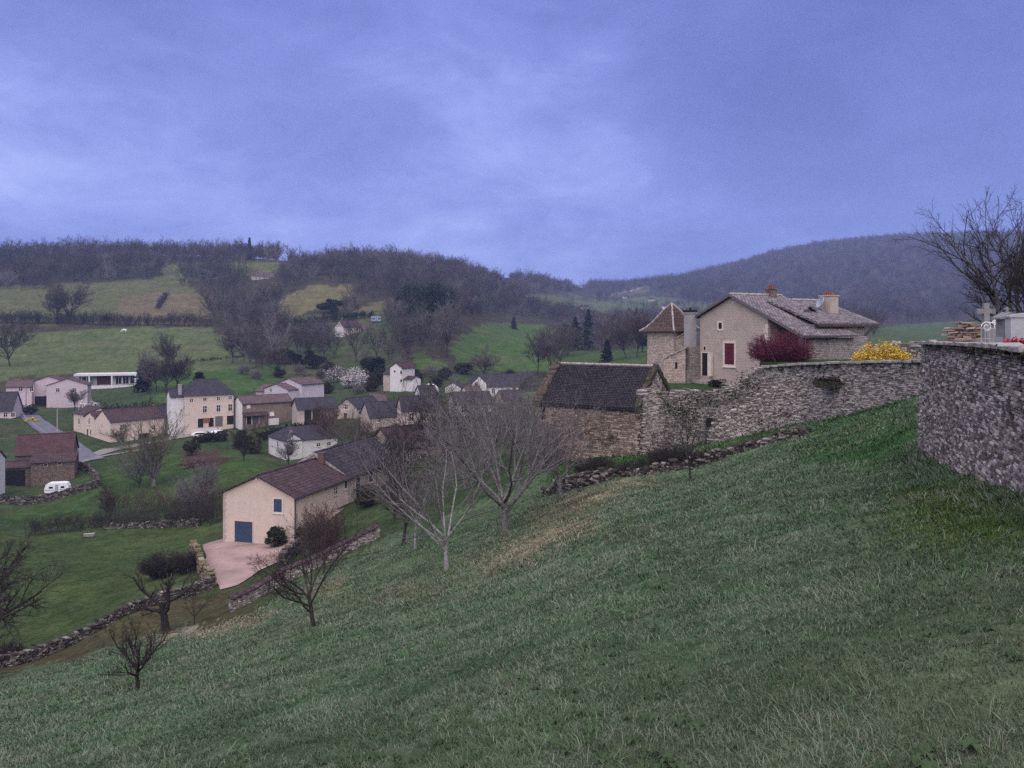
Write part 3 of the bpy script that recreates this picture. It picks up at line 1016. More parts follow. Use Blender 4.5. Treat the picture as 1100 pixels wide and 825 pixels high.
# ---------------------------------------------------------------- trees and shrubs
def curve_branches(rng, p0, d, ln, n, wob, up, r0, r1):
    """B curved branches with n nodes"""
    B = len(p0)
    pts = np.empty((B, n, 3)); pts[:, 0] = p0
    d = nrm(d)
    st = (ln / (n - 1))[:, None]
    for i in range(1, n):
        d = nrm(d + rng.normal(0, wob, (B, 3)) + np.array([0, 0, up]))
        pts[:, i] = pts[:, i - 1] + d * st
    t = np.linspace(0, 1, n)[None]
    R = r0[:, None] * (1 - t) + r1[:, None] * t
    return pts, R


def children_of(rng, pts, R, per, t0, t1, a0, a1, lenr, n, wob, up, rr, tip, minr, lfall=0.5):
    B, m = pts.shape[:2]
    L0 = np.linalg.norm(np.diff(pts, axis=1), axis=2).sum(1)
    k = np.arange(per)[None]
    t = t0 + (t1 - t0) * (k + rng.random((B, per))) / per
    f = t * (m - 1); i = np.minimum(f.astype(int), m - 2); f = f - i
    b = np.arange(B)[:, None]
    base = pts[b, i] * (1 - f[..., None]) + pts[b, i + 1] * f[..., None]
    tg = nrm(pts[b, i + 1] - pts[b, i])
    rad = R[b, i] * (1 - f) + R[b, i + 1] * f
    ref = np.where(np.abs(tg[..., 2:3]) > 0.85, np.array([1.0, 0, 0]), np.array([0, 0, 1.0]))
    n1 = nrm(np.cross(tg, ref)); n2 = np.cross(tg, n1)
    az = k * 2.399 + rng.random((B, 1)) * 6.28 + rng.normal(0, 0.5, (B, per))
    an = rng.uniform(a0, a1, (B, per))
    d = np.cos(an)[..., None] * tg + np.sin(an)[..., None] * (np.cos(az)[..., None] * n1 + np.sin(az)[..., None] * n2)
    ln = L0[:, None] * lenr * (1 - lfall * (t - t0) / max(1e-6, 1 - t0)) * rng.uniform(0.7, 1.3, (B, per))
    r = np.maximum(rad * rr, minr)
    q = B * per
    return curve_branches(rng, base.reshape(q, 3), d.reshape(q, 3), ln.ravel(), n, wob, up, r.ravel(), np.maximum(r.ravel() * tip, minr * 0.7))


def bare_tree(seed, h, trunk=0.3, r0=0.12, limbs=6, spread=(0.5, 0.95), per=(7, 7, 6), minr=0.006, lean=(0, 0), up=0.06, wob=0.12, lenr=(0.95, 0.5, 0.45, 0.4), nodes=(6, 5, 4, 3), k=(8, 5, 3, 3), t0=(0.55, 0.25, 0.2, 0.15), limb_up=None):
    """leafless tree. returns (trunk geometry, crown geometry)"""
    rng = np.random.default_rng(seed)
    th = h * trunk
    ln = np.array([th])
    p, R = curve_branches(rng, np.zeros((1, 3)) + np.array([0, 0, -0.25]), np.array([[lean[0], lean[1], 1.0]]), ln + 0.25, 7, 0.07, 0.05, np.array([r0]), np.array([r0 * 0.72]))
    R[0, 0] *= 1.45; R[0, 1] *= 1.12
    # main limbs
    rest = h - th
    P1, R1 = children_of(rng, p, R, limbs, t0[0], 1.0, spread[0], spread[1], rest / (th + 0.25) * lenr[0], nodes[0], wob, up if limb_up is None else limb_up, 0.62, 0.35, minr * 2, 0.1)
    tr = [tubes(p, R, k[0]), tubes(P1, R1, k[1])]
    cr = []
    Pp, Rp = P1, R1
    for lv, per_ in enumerate(per):
        Pp, Rp = children_of(rng, Pp, Rp, per_, t0[min(lv + 1, 3)], 1.0, 0.35, 0.95, lenr[min(lv + 1, len(lenr) - 1)], nodes[min(lv + 1, len(nodes) - 1)], wob, up, 0.6, 0.45, minr, 0.35)
        kk = 4 if lv == 0 else 3
        (cr).append(tubes(Pp, Rp, kk))
    return merge(tr), merge(cr)


def tri_leaves(rng, C, size, flat=0.5):
    """random quads (as 2 triangles' worth) at the points C"""
    n = len(C)
    a = nrm(rng.normal(0, 1, (n, 3)) * np.array([1, 1, flat]))
    b = nrm(np.cross(a, rng.normal(0, 1, (n, 3))))
    s = (size * rng.uniform(0.5, 1.4, n))[:, None]
    V = np.stack([C - a * s, C + b * s * 0.55, C + a * s, C - b * s * 0.55], 1).reshape(-1, 3)
    F_ = np.arange(n * 4).reshape(-1, 4)
    return V, F_


def leaf_mass(seed, rx, ry, rz, n, size, lumps=9, shell=0.5, base=0.0):
    rng = np.random.default_rng(seed)
    c = nrm(rng.normal(0, 1, (lumps, 3))) * rng.uniform(0.3, 0.85, (lumps, 1))
    rr = rng.uniform(0.18, 0.55, lumps)
    i = rng.integers(0, lumps, n)
    d = nrm(rng.normal(0, 1, (n, 3))) * (rng.uniform(shell ** 3, 1, n) ** (1 / 3.0))[:, None]
    p = (c[i] + d * rr[i][:, None]) * np.array([rx, ry, rz])
    p[:, 2] = np.maximum(p[:, 2] + rz * (1 - base), 0.02 + rng.random(n) * 0.1)
    return tri_leaves(rng, p, size)


def conifer(seed, h, r, n, size, trunk=0.1, power=0.9, lev=None):
    """layered conifer: trunk geometry, needles geometry"""
    rng = np.random.default_rng(seed)
    t = rng.random(n) ** 0.8
    lev = lev or int(h / 0.7)
    tl = (np.floor(t * lev) + rng.normal(0.5, 0.16, n)) / lev
    rad = r * (1 - np.clip(tl, 0, 1)) ** power * (0.75 + 0.25 * np.sin(tl * 40))
    q = np.sqrt(rng.random(n))
    az = rng.random(n) * 2 * PI
    lump = 0.8 + 0.35 * np.sin(az * 3 + np.floor(t * lev) * 2.1)
    C = np.stack([np.cos(az) * q * rad * lump, np.sin(az) * q * rad * lump, h * (trunk + (1 - trunk) * tl) - q * rad * 0.35], 1)
    V, F_ = tri_leaves(rng, C, size, 0.35)
    tp = np.array([[[0, 0, -0.3], [0, 0, h * 0.5], [0, 0, h * 0.98]]])
    return tubes(tp, np.array([[h * 0.02, h * 0.013, 0.02]]), 6), (V, F_)


def twig_bush(seed, rx, ry, rz, n, per=6, r=0.012, minr=0.006, spread=0.9):
    """many stemmed leafless shrub"""
    rng = np.random.default_rng(seed)
    az = rng.random(n) * 2 * PI; q = np.sqrt(rng.random(n))
    p0 = np.stack([np.cos(az) * q * rx * 0.45, np.sin(az) * q * ry * 0.45, np.full(n, -0.1)], 1)
    d = np.stack([np.cos(az) * q * spread * rx / rz, np.sin(az) * q * spread * ry / rz, np.ones(n)], 1)
    ln = rz * rng.uniform(0.55, 1.05, n) * (0.5 + 0.55 * np.sqrt(np.maximum(0, 1 - q * q)))
    Pp, R = curve_branches(rng, p0, d, ln, 5, 0.13, 0.0, np.full(n, r), np.full(n, r * 0.4))
    out = [tubes(Pp, R, 3)]
    Q, R2 = children_of(rng, Pp, R, per, 0.2, 1.0, 0.3, 0.8, 0.42, 3, 0.15, 0.02, 0.6, 0.5, minr)
    out.append(tubes(Q, R2, 3))
    Q, R2 = children_of(rng, Q, R2, 3, 0.2, 1.0, 0.3, 0.8, 0.5, 2, 0.1, 0.0, 0.7, 0.6, minr)
    out.append(tubes(Q, R2, 3))
    return merge(out)


def tip_points(V, frac, rng):
    i = rng.choice(len(V), int(len(V) * frac))
    return V[i]


def geo_obj(name, geo, mat, parent=None, smooth=True):
    V, F_ = geo
    me = np_mesh(name, V, F_ if isinstance(F_, list) else [F_], smooth)
    return link(name, me, parent, [mat])


def tree_thing(label, pos, geos, mats, cat='tree', name='bare_tree', group=None, rz=0.0, parts=('trunk', 'crown'), scale=1.0):
    r = thing(name, label, cat, pos, rz, group)
    r.scale = (scale,) * 3
    for g, m, n in zip(geos, mats, parts):
        geo_obj(n, g, M[m], r)
    return r


def copy_thing(src, pos, rz=0.0, scale=1.0, label=None, group=None):
    c = src.copy()
    COL.objects.link(c)
    c.location = [float(q) for q in pos]; c.rotation_euler = (0, 0, rz); c.scale = (scale,) * 3
    if label:
        c['label'] = label
    if group:
        c['group'] = group
    for ch in list(src.children):
        d = ch.copy(); COL.objects.link(d); d.parent = c
        for e in list(ch.children):
            f = e.copy(); COL.objects.link(f); f.parent = d
    return c
# ================================================================ CREAM HOUSE WITH BLUE SHUTTERS
h = House('cream_farmhouse', 'long cream rendered house with blue garage door and shutters at the foot of the pasture', 'house', (240, 85), (316, 82.6), 529)
Wc = h.W
ze = h.ze
h.block(0, Wc, 0, 11.6, ze, 1.85, 'y', 'cream', 'tile_brown', ov=0.4, verge=0.35, t=0.14)
h.block(-0.35, Wc + 0.003, 11.6, 26.5, ze + 0.05, 2.45, 'y', 'beige', 'tile_dark', ov=0.35, verge=0.12, t=0.16)
# raised parapet at the step between the two roofs
g = G()
zr2 = ze + 2.5
for (xa, za, xb, zb_) in ((-0.45, ze + 0.05, Wc / 2 - 0.17, zr2 + 0.2), (Wc + 0.1, ze + 0.05, Wc / 2 - 0.17, zr2 + 0.2)):
    g.prism([(xa, 11.42, za - 0.25), (xb, 11.42, zb_ - 0.25), (xb, 11.42, zb_ + 0.06), (xa, 11.42, za + 0.06)],
            [(xa, 11.6, za - 0.25), (xb, 11.6, zb_ - 0.25), (xb, 11.6, zb_ + 0.06), (xa, 11.6, za + 0.06)])
g.obj('parapet', M['coping'], h.root)
h.chimney(Wc / 2 + 1.0, 11.2, ze + 0.6, ze + 2.75, 0.75, 0.5, 'brick', 0)
# quoins up the left corner of the gable
g = G()
for i in range(16):
    wq = 0.34 if i % 2 else 0.2
    g.box(-0.03, wq, -0.03, 0.06, i * 0.35 - 0.3, i * 0.35 + 0.03)
g.obj('quoin', M['beige'], h.root)
gd = h.door('front', 261.8, 571.3, 2.15, 2.2, 'blue', 'cream', fw=0.06)
g = G()
az_, zz_ = h.loc(261.8, 571.3, 'front')
for k in (-0.6, 0, 0.6):
    h.fbox(g, 'front', az_ - 1.05, az_ + 1.05, zz_ + k - 0.05, zz_ + k + 0.05, 0.028, 0.05)
g.obj('door_rail', M['blue'], gd)
h.window('front', 298.6, 543, 0.95, 1.35, 'blue')
h.window('front', 275, 514.5, 0.22, 0.3, 'white_metal', 'cream', fw=0.03, sill=False)
h.window('right', 0, 0, 0.7, 0.75, 'glass', 'cream', off=Wc, at=(8.6, ze - 1.0))
h.window('right', 0, 0, 0.6, 0.8, 'blue', off=Wc, at=(11.0, ze - 0.75))
h.door('right', 0, 0, 1.05, 2.3, 'blue', off=Wc, at=(14.0, ze - 1.62))
h.window('right', 0, 0, 0.9, 1.25, 'blue', off=Wc, at=(17.4, ze - 0.95))
h.window('right', 0, 0, 0.9, 1.25, 'blue', off=Wc, at=(22.4, ze - 0.95))
g = G(); g.tube([(Wc + 0.09, 0.12, -0.3), (Wc + 0.09, 0.12, ze - 0.25), (Wc + 0.35, 0.1, ze - 0.1)], 0.055, 8)
g.obj('downpipe', M['zinc'], h.root)
CREAM = h

# ================================================================ VILLAGE
# the long farm row beside the lane
h = House('village_house', 'long cream row house with brown roof and shuttered window beside the village lane', 'house', (118, 188), (177, 198), 453)
h.block(0, h.W, 0, 8, h.ze, 2.3, 'x', 'cream', 'tile_brown', verge=0.15)
h.window('front', 131, 459, 0.9, 1.2, 'glass')
h.door('front', 130.5, 471.2, 1.3, 1.6, 'greywood', 'beige')
h.window('front', 141.5, 470, 0.8, 1.0, 'white_metal')
h.door('front', 154.5, 470, 2.6, 2.0, 'dark', 'beige')
h.window('front', 165, 459, 0.8, 1.0, 'glass')
h.window('left', 0, 0, 0.7, 1.2, 'beige', at=(4.4, h.ze - 1.3))
h.chimney(h.W - 0.9, 4, h.ze + 1.8, h.ze + 2.9, 0.5, 0.9, 'stone_brown', 0)
h = House('village_barn', 'stone barn with grey double doors joined to the right end of the cream row', 'barn', (177.3, 198.1), (214, 204.3), 446.5)
h.block(0, h.W, 0.3, 7, h.ze, 2.0, 'x', 'ochre', 'tile_slate', verge=0.3)
h.door('front', 190.5, 463, 2.6, 3.0, 'blue', 'beige', off=0.3)
h.window('front', 189.5, 452, 0.9, 0.9, 'glass', off=0.3)
h.window('front', 205.5, 453, 0.95, 1.3, 'glass', off=0.3)
h = House('village_house', 'small cream gabled house joined to the left end of the long row', 'house', (78, 202), (102.3, 193.2), 445.5)
h.block(7.3, h.W, 0, 7, h.ze, 1.2, 'y', 'cream', 'tile_brown', verge=0.2)
h.block(0, 7.28, 0.25, 7, h.ze + 0.5, 1.3, 'x', 'cream', 'tile_brown', verge=0.2)
h.window('front', 85, 452.5, 0.9, 1.3, 'glass', off=0.25)
h.window('front', 96, 452.5, 0.8, 1.4, 'glass')
h.door('front', 94.2, 465, 0.9, 2.0, 'brownwood')
h.window('front', 97.6, 464, 0.6, 1.2, 'glass')

# the three storey house
h = House('village_house', 'tall three storey cream house with dark hipped slate roof and white chimney', 'house', (198.4, 194), (251.6, 199.8), 424.5)
h.block(0, h.W, 0, 9.5, h.ze, 3.3, 'x', 'cream', 'tile_slate', ov=0.35, hip=3.4)
h.block(-3.0, -0.004, 1.2, 8, h.ze - 0.5, 1.6, 'x', 'white', 'tile_slate', ov=0.25)
h.chimney(-0.8, 2.2, h.ze - 0.2, h.ze + 2.4, 0.75, 0.75, 'chimwhite', 0)
for u, v in ((205.6, 430), (220, 428.9), (234.6, 428), (247.2, 427.2)):
    h.window('front', u, v, 0.75, 0.75, 'glass', fw=0.2, sill=False)
for u, v in ((220, 439.7), (234.6, 438.7), (247.2, 437.8)):
    h.window('front', u, v, 0.85, 1.6, 'glass')
h.door('front', 215.5, 454.4, 1.3, 2.2, 'dark')
h.door('front', 226.8, 453.6, 1.2, 2.2, 'dark')
h.door('front', 235.2, 452.6, 1.8, 2.6, 'greywood')
h.door('front', 247.3, 451.2, 1.6, 2.2, 'dark')
g = G(); a_, z_ = h.loc(221.5, 451.2, 'front'); h.fbox(g, 'front', a_ - 0.8, a_ + 0.8, z_ - 0.55, z_ + 0.5, 0.06, 0.3)
g.obj('awning', M['terracotta'], h.root)
g = G(); a_, z_ = h.loc(221, 461.5, 'front'); h.fbox(g, 'front', a_ - 3.6, a_ + 3.2, z_ - 1.8, z_ + 0.35, 1.6, 1.9)
g.obj('terrace_wall', M['white'], h.root)
g = G(); g.tube([(h.W - 0.1, -0.09, -0.3), (h.W - 0.1, -0.09, h.ze - 0.2)], 0.06, 6); g.obj('downpipe', M['zinc'], h.root)

h = House('village_house', 'brown fronted house with white gable end and rose tiled roof beside the tall house', 'house', (260.5, 196), (314, 203.5), 434)
h.block(0, h.W, 0, 7, h.ze, 1.5, 'x', 'ochre', 'tile_rose', verge=0.2)
g = G(); g.prism([(-0.03, 0.02, -0.8), (-0.03, 6.98, -0.8), (-0.03, 6.98, h.ze - 0.1), (-0.03, 3.5, h.ze + 1.35), (-0.03, 0.02, h.ze - 0.1)],
                 [(-0.002, 0.02, -0.8), (-0.002, 6.98, -0.8), (-0.002, 6.98, h.ze - 0.1), (-0.002, 3.5, h.ze + 1.35), (-0.002, 0.02, h.ze - 0.1)])
g.obj('gable_render', M['white'], h.root)
a_, z_ = h.loc(273, 445, 'front')
g = G(); g.slab([(a_ - 3.0, -1.9, z_ - 0.1), (a_ + 3.0, -1.9, z_ - 0.1), (a_ + 3.0, -0.02, z_ + 0.6), (a_ - 3.0, -0.02, z_ + 0.6)], 0.14)
pr = g.obj('porch_roof', M['tile_brown'], h.root)
for x in (a_ - 2.8, a_ + 2.8):
    g = G(); g.box(x - 0.1, x + 0.1, -1.75, -1.55, -0.8, z_ - 0.22)
    g.obj('porch_post', M['brownwood'], pr)
h.door('front', 267.5, 451, 1.1, 2.2, 'dark')
h.door('front', 274.5, 451, 1.6, 2.0, 'greywood')
h.window('front', 267, 436.5, 0.7, 0.6, 'white_metal')
h.window('front', 292, 444.5, 0.9, 0.7, 'white_metal')
g = G(); a_, z_ = h.loc(292, 452, 'front'); h.fbox(g, 'front', a_ - 1.3, a_ + 1.3, z_ - 0.9, z_ + 0.7, 1.2, 1.4); g.obj('terrace_wall', M['white'], h.root)

h = House('village_house', 'white double gabled house with rose roof standing behind the brown fronted house', 'house', (284, 226), (309.5, 221), 417.5)
h.block(0, h.W, 0, 10, h.ze, 1.4, 'y', 'paleblue', 'tile_rose', verge=0.25)
h.block(1.2, h.W + 1.6, 3.5, 12, h.ze + 1.3, 1.5, 'y', 'paleblue', 'tile_rose', verge=0.25)
h.block(-6.5, -0.003, 2.5, 9, h.ze - 1.0, 1.6, 'x', 'beige', 'tile_rose', verge=0.25)
h.window('front', 291, 419, 0.8, 0.9, 'glass')
h.chimney(1.5, 5, h.ze + 0.4, h.ze + 1.9, 0.6, 0.6, 'stone_brown', 1)

h = House('farm_shed', 'open fronted farm shed with grey slate roof and dark bays', 'shed', (320, 193), (362, 197), 439.5)
h.block(0, h.W, 0, 8, h.ze, 2.1, 'x', 'beige', 'tile_slate', verge=0.3)
g = G(); a0_, z_ = h.loc(327, 445, 'front'); a1_, _ = h.loc(343, 445, 'front')
h.fbox(g, 'front', a0_, (a0_ + a1_) / 2 - 0.15, 0.1, h.ze - 0.35, -0.3, 0.02); h.fbox(g, 'front', (a0_ + a1_) / 2 + 0.15, a1_, 0.1, h.ze - 0.35, -0.3, 0.02)
g.obj('bay_opening', M['dark'], h.root)
g = G(); h.fbox(g, 'front', a1_ + 0.4, h.W - 0.1, -0.3, h.ze - 0.3, 0.004, 0.05); g.obj('boarding', M['ochre'], h.root)
h.part('water_trough', 'white_metal', [(a0_ - 0.6, a0_ + 1.2, -1.6, -0.7, -0.5, 0.75)])
h = House('village_house', 'beige gabled house joined to the right of the open farm shed', 'house', (362.5, 197), (394, 192), 440)
h.block(0, h.W * 0.66, 0, 9, h.ze + 0.7, 2.0, 'y', 'beige', 'tile_slate', verge=0.2)
h.block(h.W * 0.66 + 0.003, h.W, 1, 8, h.ze - 0.6, 1.0, 'y', 'white', 'tile_rose', verge=0.2)
h.window('front', 372, 437, 1.0, 1.2, 'glass', fw=0.2)
h.door('front', 371, 448, 1.2, 2.1, 'brownwood')
h.door('front', 389, 444, 1.0, 1.4, 'dark', off=1.0)

h = House('village_house', 'low white house with hipped slate roof and small front gable, below the shed', 'house', (306, 165), (362.5, 171.9), 474)
h.block(0, h.W, 0, 9.5, h.ze, 2.1, 'x', 'white', 'tile_slate', ov=0.3, hip=2.6, cap=False)
h.block(0.02, 3.6, -0.25, 4, h.ze + 0.1, 1.15, 'y', 'white', 'tile_slate', ov=0.2, verge=0.12)
h.window('front', 313.5, 475.5, 0.6, 1.2, 'glass', off=-0.25)
h.door('front', 312, 486, 0.9, 1.0, 'dark', off=-0.25)
h.window('front', 342, 477.5, 0.8, 0.7, 'glass')
h.window('front', 353, 476.5, 0.7, 0.7, 'glass')
h.window('left', 0, 0, 0.7, 1.0, 'glass', at=(4.0, h.ze - 1.0))
h.chimney(1.9, 1.6, h.ze + 0.6, h.ze + 1.75, 0.4, 0.4, 'chimwhite', 1)

h = House('village_house', 'white two storey house with rust red roof, alone at the wood edge above the village', 'house', (419, 240), (440, 236.5), 395)
h.block(0, 4.3, 0, 6.5, h.ze, 1.3, 'y', 'white', 'tile_red', verge=0.2)
h.block(4.303, h.W + 0.4, 1, 5, h.ze - 3.4, 0.7, 'x', 'white', 'tile_brown', verge=0.1)
h.block(-3.2, -0.003, 0.8, 6, h.ze - 1.9, 1.2, 'x', 'beige', 'tile_slate', verge=0.15)
h.window('front', 431, 400, 0.6, 1.0, 'glass')
h.window('front', 431, 409, 0.6, 0.9, 'glass')
h.window('front', 424, 399, 0.5, 0.6, 'glass')

h = House('village_house', 'white house with grey slate roof behind the orchard crowns, left of the stone barn', 'house', (519, 224), (557, 226), 415)
h.block(0, h.W, 0, 7.5, h.ze, 3.0, 'x', 'white', 'tile_slate', verge=0.2)
h.block(-3.2, 0.8, -0.6, 6, h.ze + 0.8, 2.0, 'y', 'white', 'tile_slate', verge=0.15)
h.window('front', 530, 420, 0.9, 1.1, 'glass')
h.window('front', 546, 419.5, 0.9, 1.1, 'glass')
h.window('front', 512, 413, 0.8, 1.2, 'glass', off=-0.6)
h.window('front', 514, 421, 0.8, 1.2, 'brownwood', off=-0.6)
h = House('village_house', 'small white gabled house half hidden behind the orchard crowns', 'house', (478, 236), (495, 235), 416.5)
h.block(0, h.W, 0, 6, h.ze, 1.4, 'y', 'white', 'tile_slate', verge=0.15)
h.window('front', 486, 418, 0.7, 1.0, 'glass')
h = House('village_house', 'cream walled house glimpsed through the bare orchard branches', 'house', (432, 150), (474, 152), 441)
h.block(0, h.W, 0, 7, h.ze, 2.2, 'x', 'cream', 'tile_slate', verge=0.2)
h.window('front', 442, 448, 0.8, 1.3, 'glass')
h.window('front', 455, 448, 0.8, 1.3, 'glass')
h.window('front', 466, 448, 0.8, 1.3, 'glass')
h.door('front', 449, 458, 1.0, 2.0, 'brownwood')
h = House('village_house', 'white walled house behind the orchard, right of the cream one', 'house', (488, 166), (529, 168), 434)
h.block(0, h.W, 0, 7, h.ze, 2.0, 'x', 'white', 'tile_dark', verge=0.2)
h.window('front', 498, 440, 0.8, 1.2, 'glass')
h.window('front', 511, 440, 0.8, 1.2, 'glass')
h.window('front', 522, 440, 0.8, 1.2, 'glass')
h = House('village_house', 'stone house with broad brown roof just beyond the end of the cream farmhouse', 'house', (424, 113), (477, 119), 482)
h.block(0, h.W, 0, 7, h.ze, 2.4, 'x', 'stone_warm', 'tile_brown', verge=0.2)
h.window('front', 440, 490, 0.7, 0.9, 'glass')
h.door('front', 455, 494, 1.0, 1.9, 'brownwood')
h = House('village_house', 'low house with dark slate roof left of the cream walled house', 'house', (397, 170), (430, 173), 447.5)
h.block(0, h.W, 0, 7, h.ze, 2.6, 'x', 'beige', 'tile_slate', verge=0.2)
h.window('front', 407, 451, 0.7, 0.9, 'glass')

for (ua, ub, F, ve, wl, rf, lab) in ((452, 470, 205, 424, 'white', 'tile_dark', 'small white house between the garden tunnel and the orchard crowns'), (541, 561, 188, 430, 'beige', 'tile_slate', 'beige house just left of the stone barn, behind grey trees'),
                                     (503, 519, 200, 425, 'white', 'tile_rose', 'white house with rose roof among the trees behind the orchard'), (400, 416, 205, 433, 'beige', 'tile_rose', 'beige house with rose roof right of the beige gabled house')):
    h = House('village_house', lab, 'house', (ua, F), (ub, F + 1.5), ve)
    h.block(0, h.W, 0, 6.5, h.ze, 1.9, 'x', wl, rf, verge=0.2)
    h.window('front', 0, 0, 0.8, 1.2, 'glass', at=(h.W * 0.28, h.ze - 1.4)); h.window('front', 0, 0, 0.8, 1.2, 'glass', at=(h.W * 0.72, h.ze - 1.4))
    h.chimney(h.W * 0.8, 3.2, h.ze + 1.2, h.ze + 2.7, 0.55, 0.55, 'brick', 1)

# pink house group, left
h = House('village_house', 'large pink house with low brown roofs and three gables below the meadow', 'house', (50, 246), (94, 250), 414.5)
h.block(0, h.W, 0, 9, h.ze, 2.0, 'y', 'pink', 'tile_rose', verge=0.25)
h.block(-11, -4.2, 1.5, 9, h.ze - 0.2, 1.6, 'x', 'pink', 'tile_rose', verge=0.25)
h.block(-4.2, 3.6, 4.5, 12, h.ze + 1.2, 1.4, 'y', 'pink', 'tile_rose', verge=0.3)
h.part('carport_opening', 'dark', [(-3.9, -0.3, 4.43, 4.495, -0.4, 3.2)])
h.window('front', 80, 419, 0.9, 1.1, 'glass')
h.window('front', 62, 419, 0.9, 1.1, 'glass')
h.window('front', 22, 418, 0.9, 1.2, 'glass', off=1.5)
h.window('front', 34, 418, 0.9, 1.2, 'glass', off=1.5)
g = G(); h.fbox(g, 'front', 4.6, 8.0, 0.6, 2.7, 0.004, 0.04); g.obj('garage_door', M['paleblue'], h.root)
h = House('village_house', 'pink walled house with blue grey roof at the left edge beside the lane', 'house', (-30, 214), (13, 216), 441)
h.block(0, h.W, 0, 7, h.ze, 4.4, 'x', 'pink', 'tile_slate', verge=0.3)
h.window('front', 6, 445.5, 0.9, 1.1, 'glass')
h.window('front', 14, 445.5, 0.9, 1.1, 'glass')

# flat roofed modern house
h = House('modern_house', 'long white flat roofed modern house with glazed bays below the meadow', 'house', (81, 286), (147, 292), 404)
W_ = h.W; zt = h.ze
h.part('roof', 'white', [(-0.3, W_ + 0.2, -1.2, 7, zt, zt + 0.75)])
h.part('wall', 'white', [(0, 4.4, 0, 6.5, -0.8, zt - 0.003), (4.4, W_, 2.4, 6.5, -0.8, zt - 0.003)])
h.part('cladding', 'maroon', [(6.5, 11.5, 2.33, 2.396, 0.8, zt - 0.2)])
for x in (1.0, 2.6, 12.6, 15.0, 17.4):
    y = -0.03 if x < 4 else 2.34
    f = h.part('window', 'white_metal', [(x, x + 2.0, y - 0.03, y + 0.02, 0.9, zt - 0.3)])
    h.part('pane', 'glass', [(x + 0.12, x + 0.94, y - 0.045, y - 0.032, 1.0, zt - 0.4), (x + 1.06, x + 1.88, y - 0.045, y - 0.032, 1.0, zt - 0.4)], f)
for x in (4.6, 11.9, W_ - 0.4):
    h.part('pillar', 'white', [(x - 0.25, x + 0.25, -1.1, -0.6, -1.2, zt - 0.003)])
h.part('terrace_wall', 'white', [(5.2, W_ + 1, -2.4, -2.1, -1.6, 0.75)])

# red roofed barn and its neighbours, lower left
h = House('village_barn', 'stone barn with red tiled main roof above a lower lean-to roof, beside the caravan', 'barn', (33, 150), (80, 152.5), 497)
W_ = h.W
h.block(0, W_, 0, 3.2, h.ze, 1.1, 'x', 'stone_brown', 'tile_brown', ridge=0.985, verge=0.25)
h.block(-3.2, W_ - 0.9, 3.21, 10, h.ze + 1.25, 3.1, 'x', 'stone_brown', 'tile_red', verge=0.25)
h.block(-6.5, -0.01, 1.5, 3.2, h.ze - 0.9, 0.7, 'x', 'stone_brown', 'tile_brown', ridge=0.97, verge=0.1)
h.window('front', 49, 499.5, 0.5, 0.4, 'dark', 'beige', fw=0.1, sill=False)
h.window('front', 64, 498, 0.5, 0.4, 'dark', 'beige', fw=0.1, sill=False)
h.part('shed_opening', 'dark', [(-5.6, -1.2, 1.42, 1.495, -0.3, h.ze - 1.5)])
h = House('village_house', 'pale walled house cut off by the left edge near the caravan', 'house', (-74, 137), (-6, 139), 498)
h.block(0, h.W, 0, 4.5, h.ze, 1.4, 'x', 'white', 'tile_slate', verge=0.2)
h.window('front', -16, 508, 0.9, 1.2, 'glass')

# on the hill
h = House('hillside_house', 'stone house with pale gable and brown roof alone on the wooded hillside', 'house', (369, 418), (388, 426), 351)
h.block(0, h.W, 0, 8, h.ze, 3.2, 'x', 'beige', 'tile_brown', verge=0.3)
h.block(h.W + 0.003, h.W + 10.5, 1, 8, h.ze - 1.6, 2.4, 'x', 'ochre', 'tile_rose', verge=0.3)
g = G(); g.box(-0.05, -0.003, 0.02, 7.98, -0.8, h.ze - 0.1); g.obj('gable_render', M['white'], h.root)
h.window('front', 377, 354, 0.9, 1.3, 'glass'); h.window('front', 384, 354, 0.9, 1.3, 'glass')
h.window('front', 399, 355, 1.0, 1.2, 'white_metal', off=1.0)
h = House('hillside_house', 'pale roofed farm high among the trees of the middle hill', 'house', (271, 636), (283, 640), 296)
h.block(0, h.W, 0, 8, h.ze, 4.2, 'x', 'beige', 'tile_rose', verge=0.3)
h.block(h.W + 0.003, h.W + 9, 2, 9, h.ze - 0.6, 3.6, 'x', 'white', 'tile_rose', verge=0.3)
h.window('front', 275, 298.5, 1.0, 1.4, 'glass'); h.window('front', 279, 298.5, 1.0, 1.4, 'glass')
h = House('hillside_house', 'small dark roofed house on the skyline beside the lone fir', 'house', (253, 770), (264, 772), 272)
h.block(0, h.W, 0, 8, h.ze, 3.5, 'x', 'beige', 'tile_slate', verge=0.3)
h.window('front', 257, 274.5, 1.0, 1.4, 'glass')
for i, (u, v, F, w, lab, wl) in enumerate(((672, 318, 1450, 12, 'tiny pale farmhouse beside the hedge on the far pass', 'white'), (628, 334, 1000, 9, 'tiny stone cottage in the trees of the far valley', 'beige'),
                                          (717, 327, 1150, 14, 'long low pale farm building under the far hill, above the tower roof', 'white'), (700, 319, 1350, 10, 'tiny grey roofed farm in the far fields right of the pass', 'beige'))):
    p = gp(u, F)
    h = House('distant_farm', lab, 'house', (u - w / 2 * FPX / F, F), (u + w / 2 * FPX / F, F), HV - (p[2] + 3.6) * FPX / F)
    h.block(0, h.W, 0, 7, h.ze, 2.4, 'x', wl, 'tile_slate', verge=0.2)
    h.window('front', 0, 0, 1.2, 1.3, 'glass', at=(h.W * 0.3, h.ze - 1.5))
    h.window('front', 0, 0, 1.2, 1.3, 'glass', at=(h.W * 0.7, h.ze - 1.5))

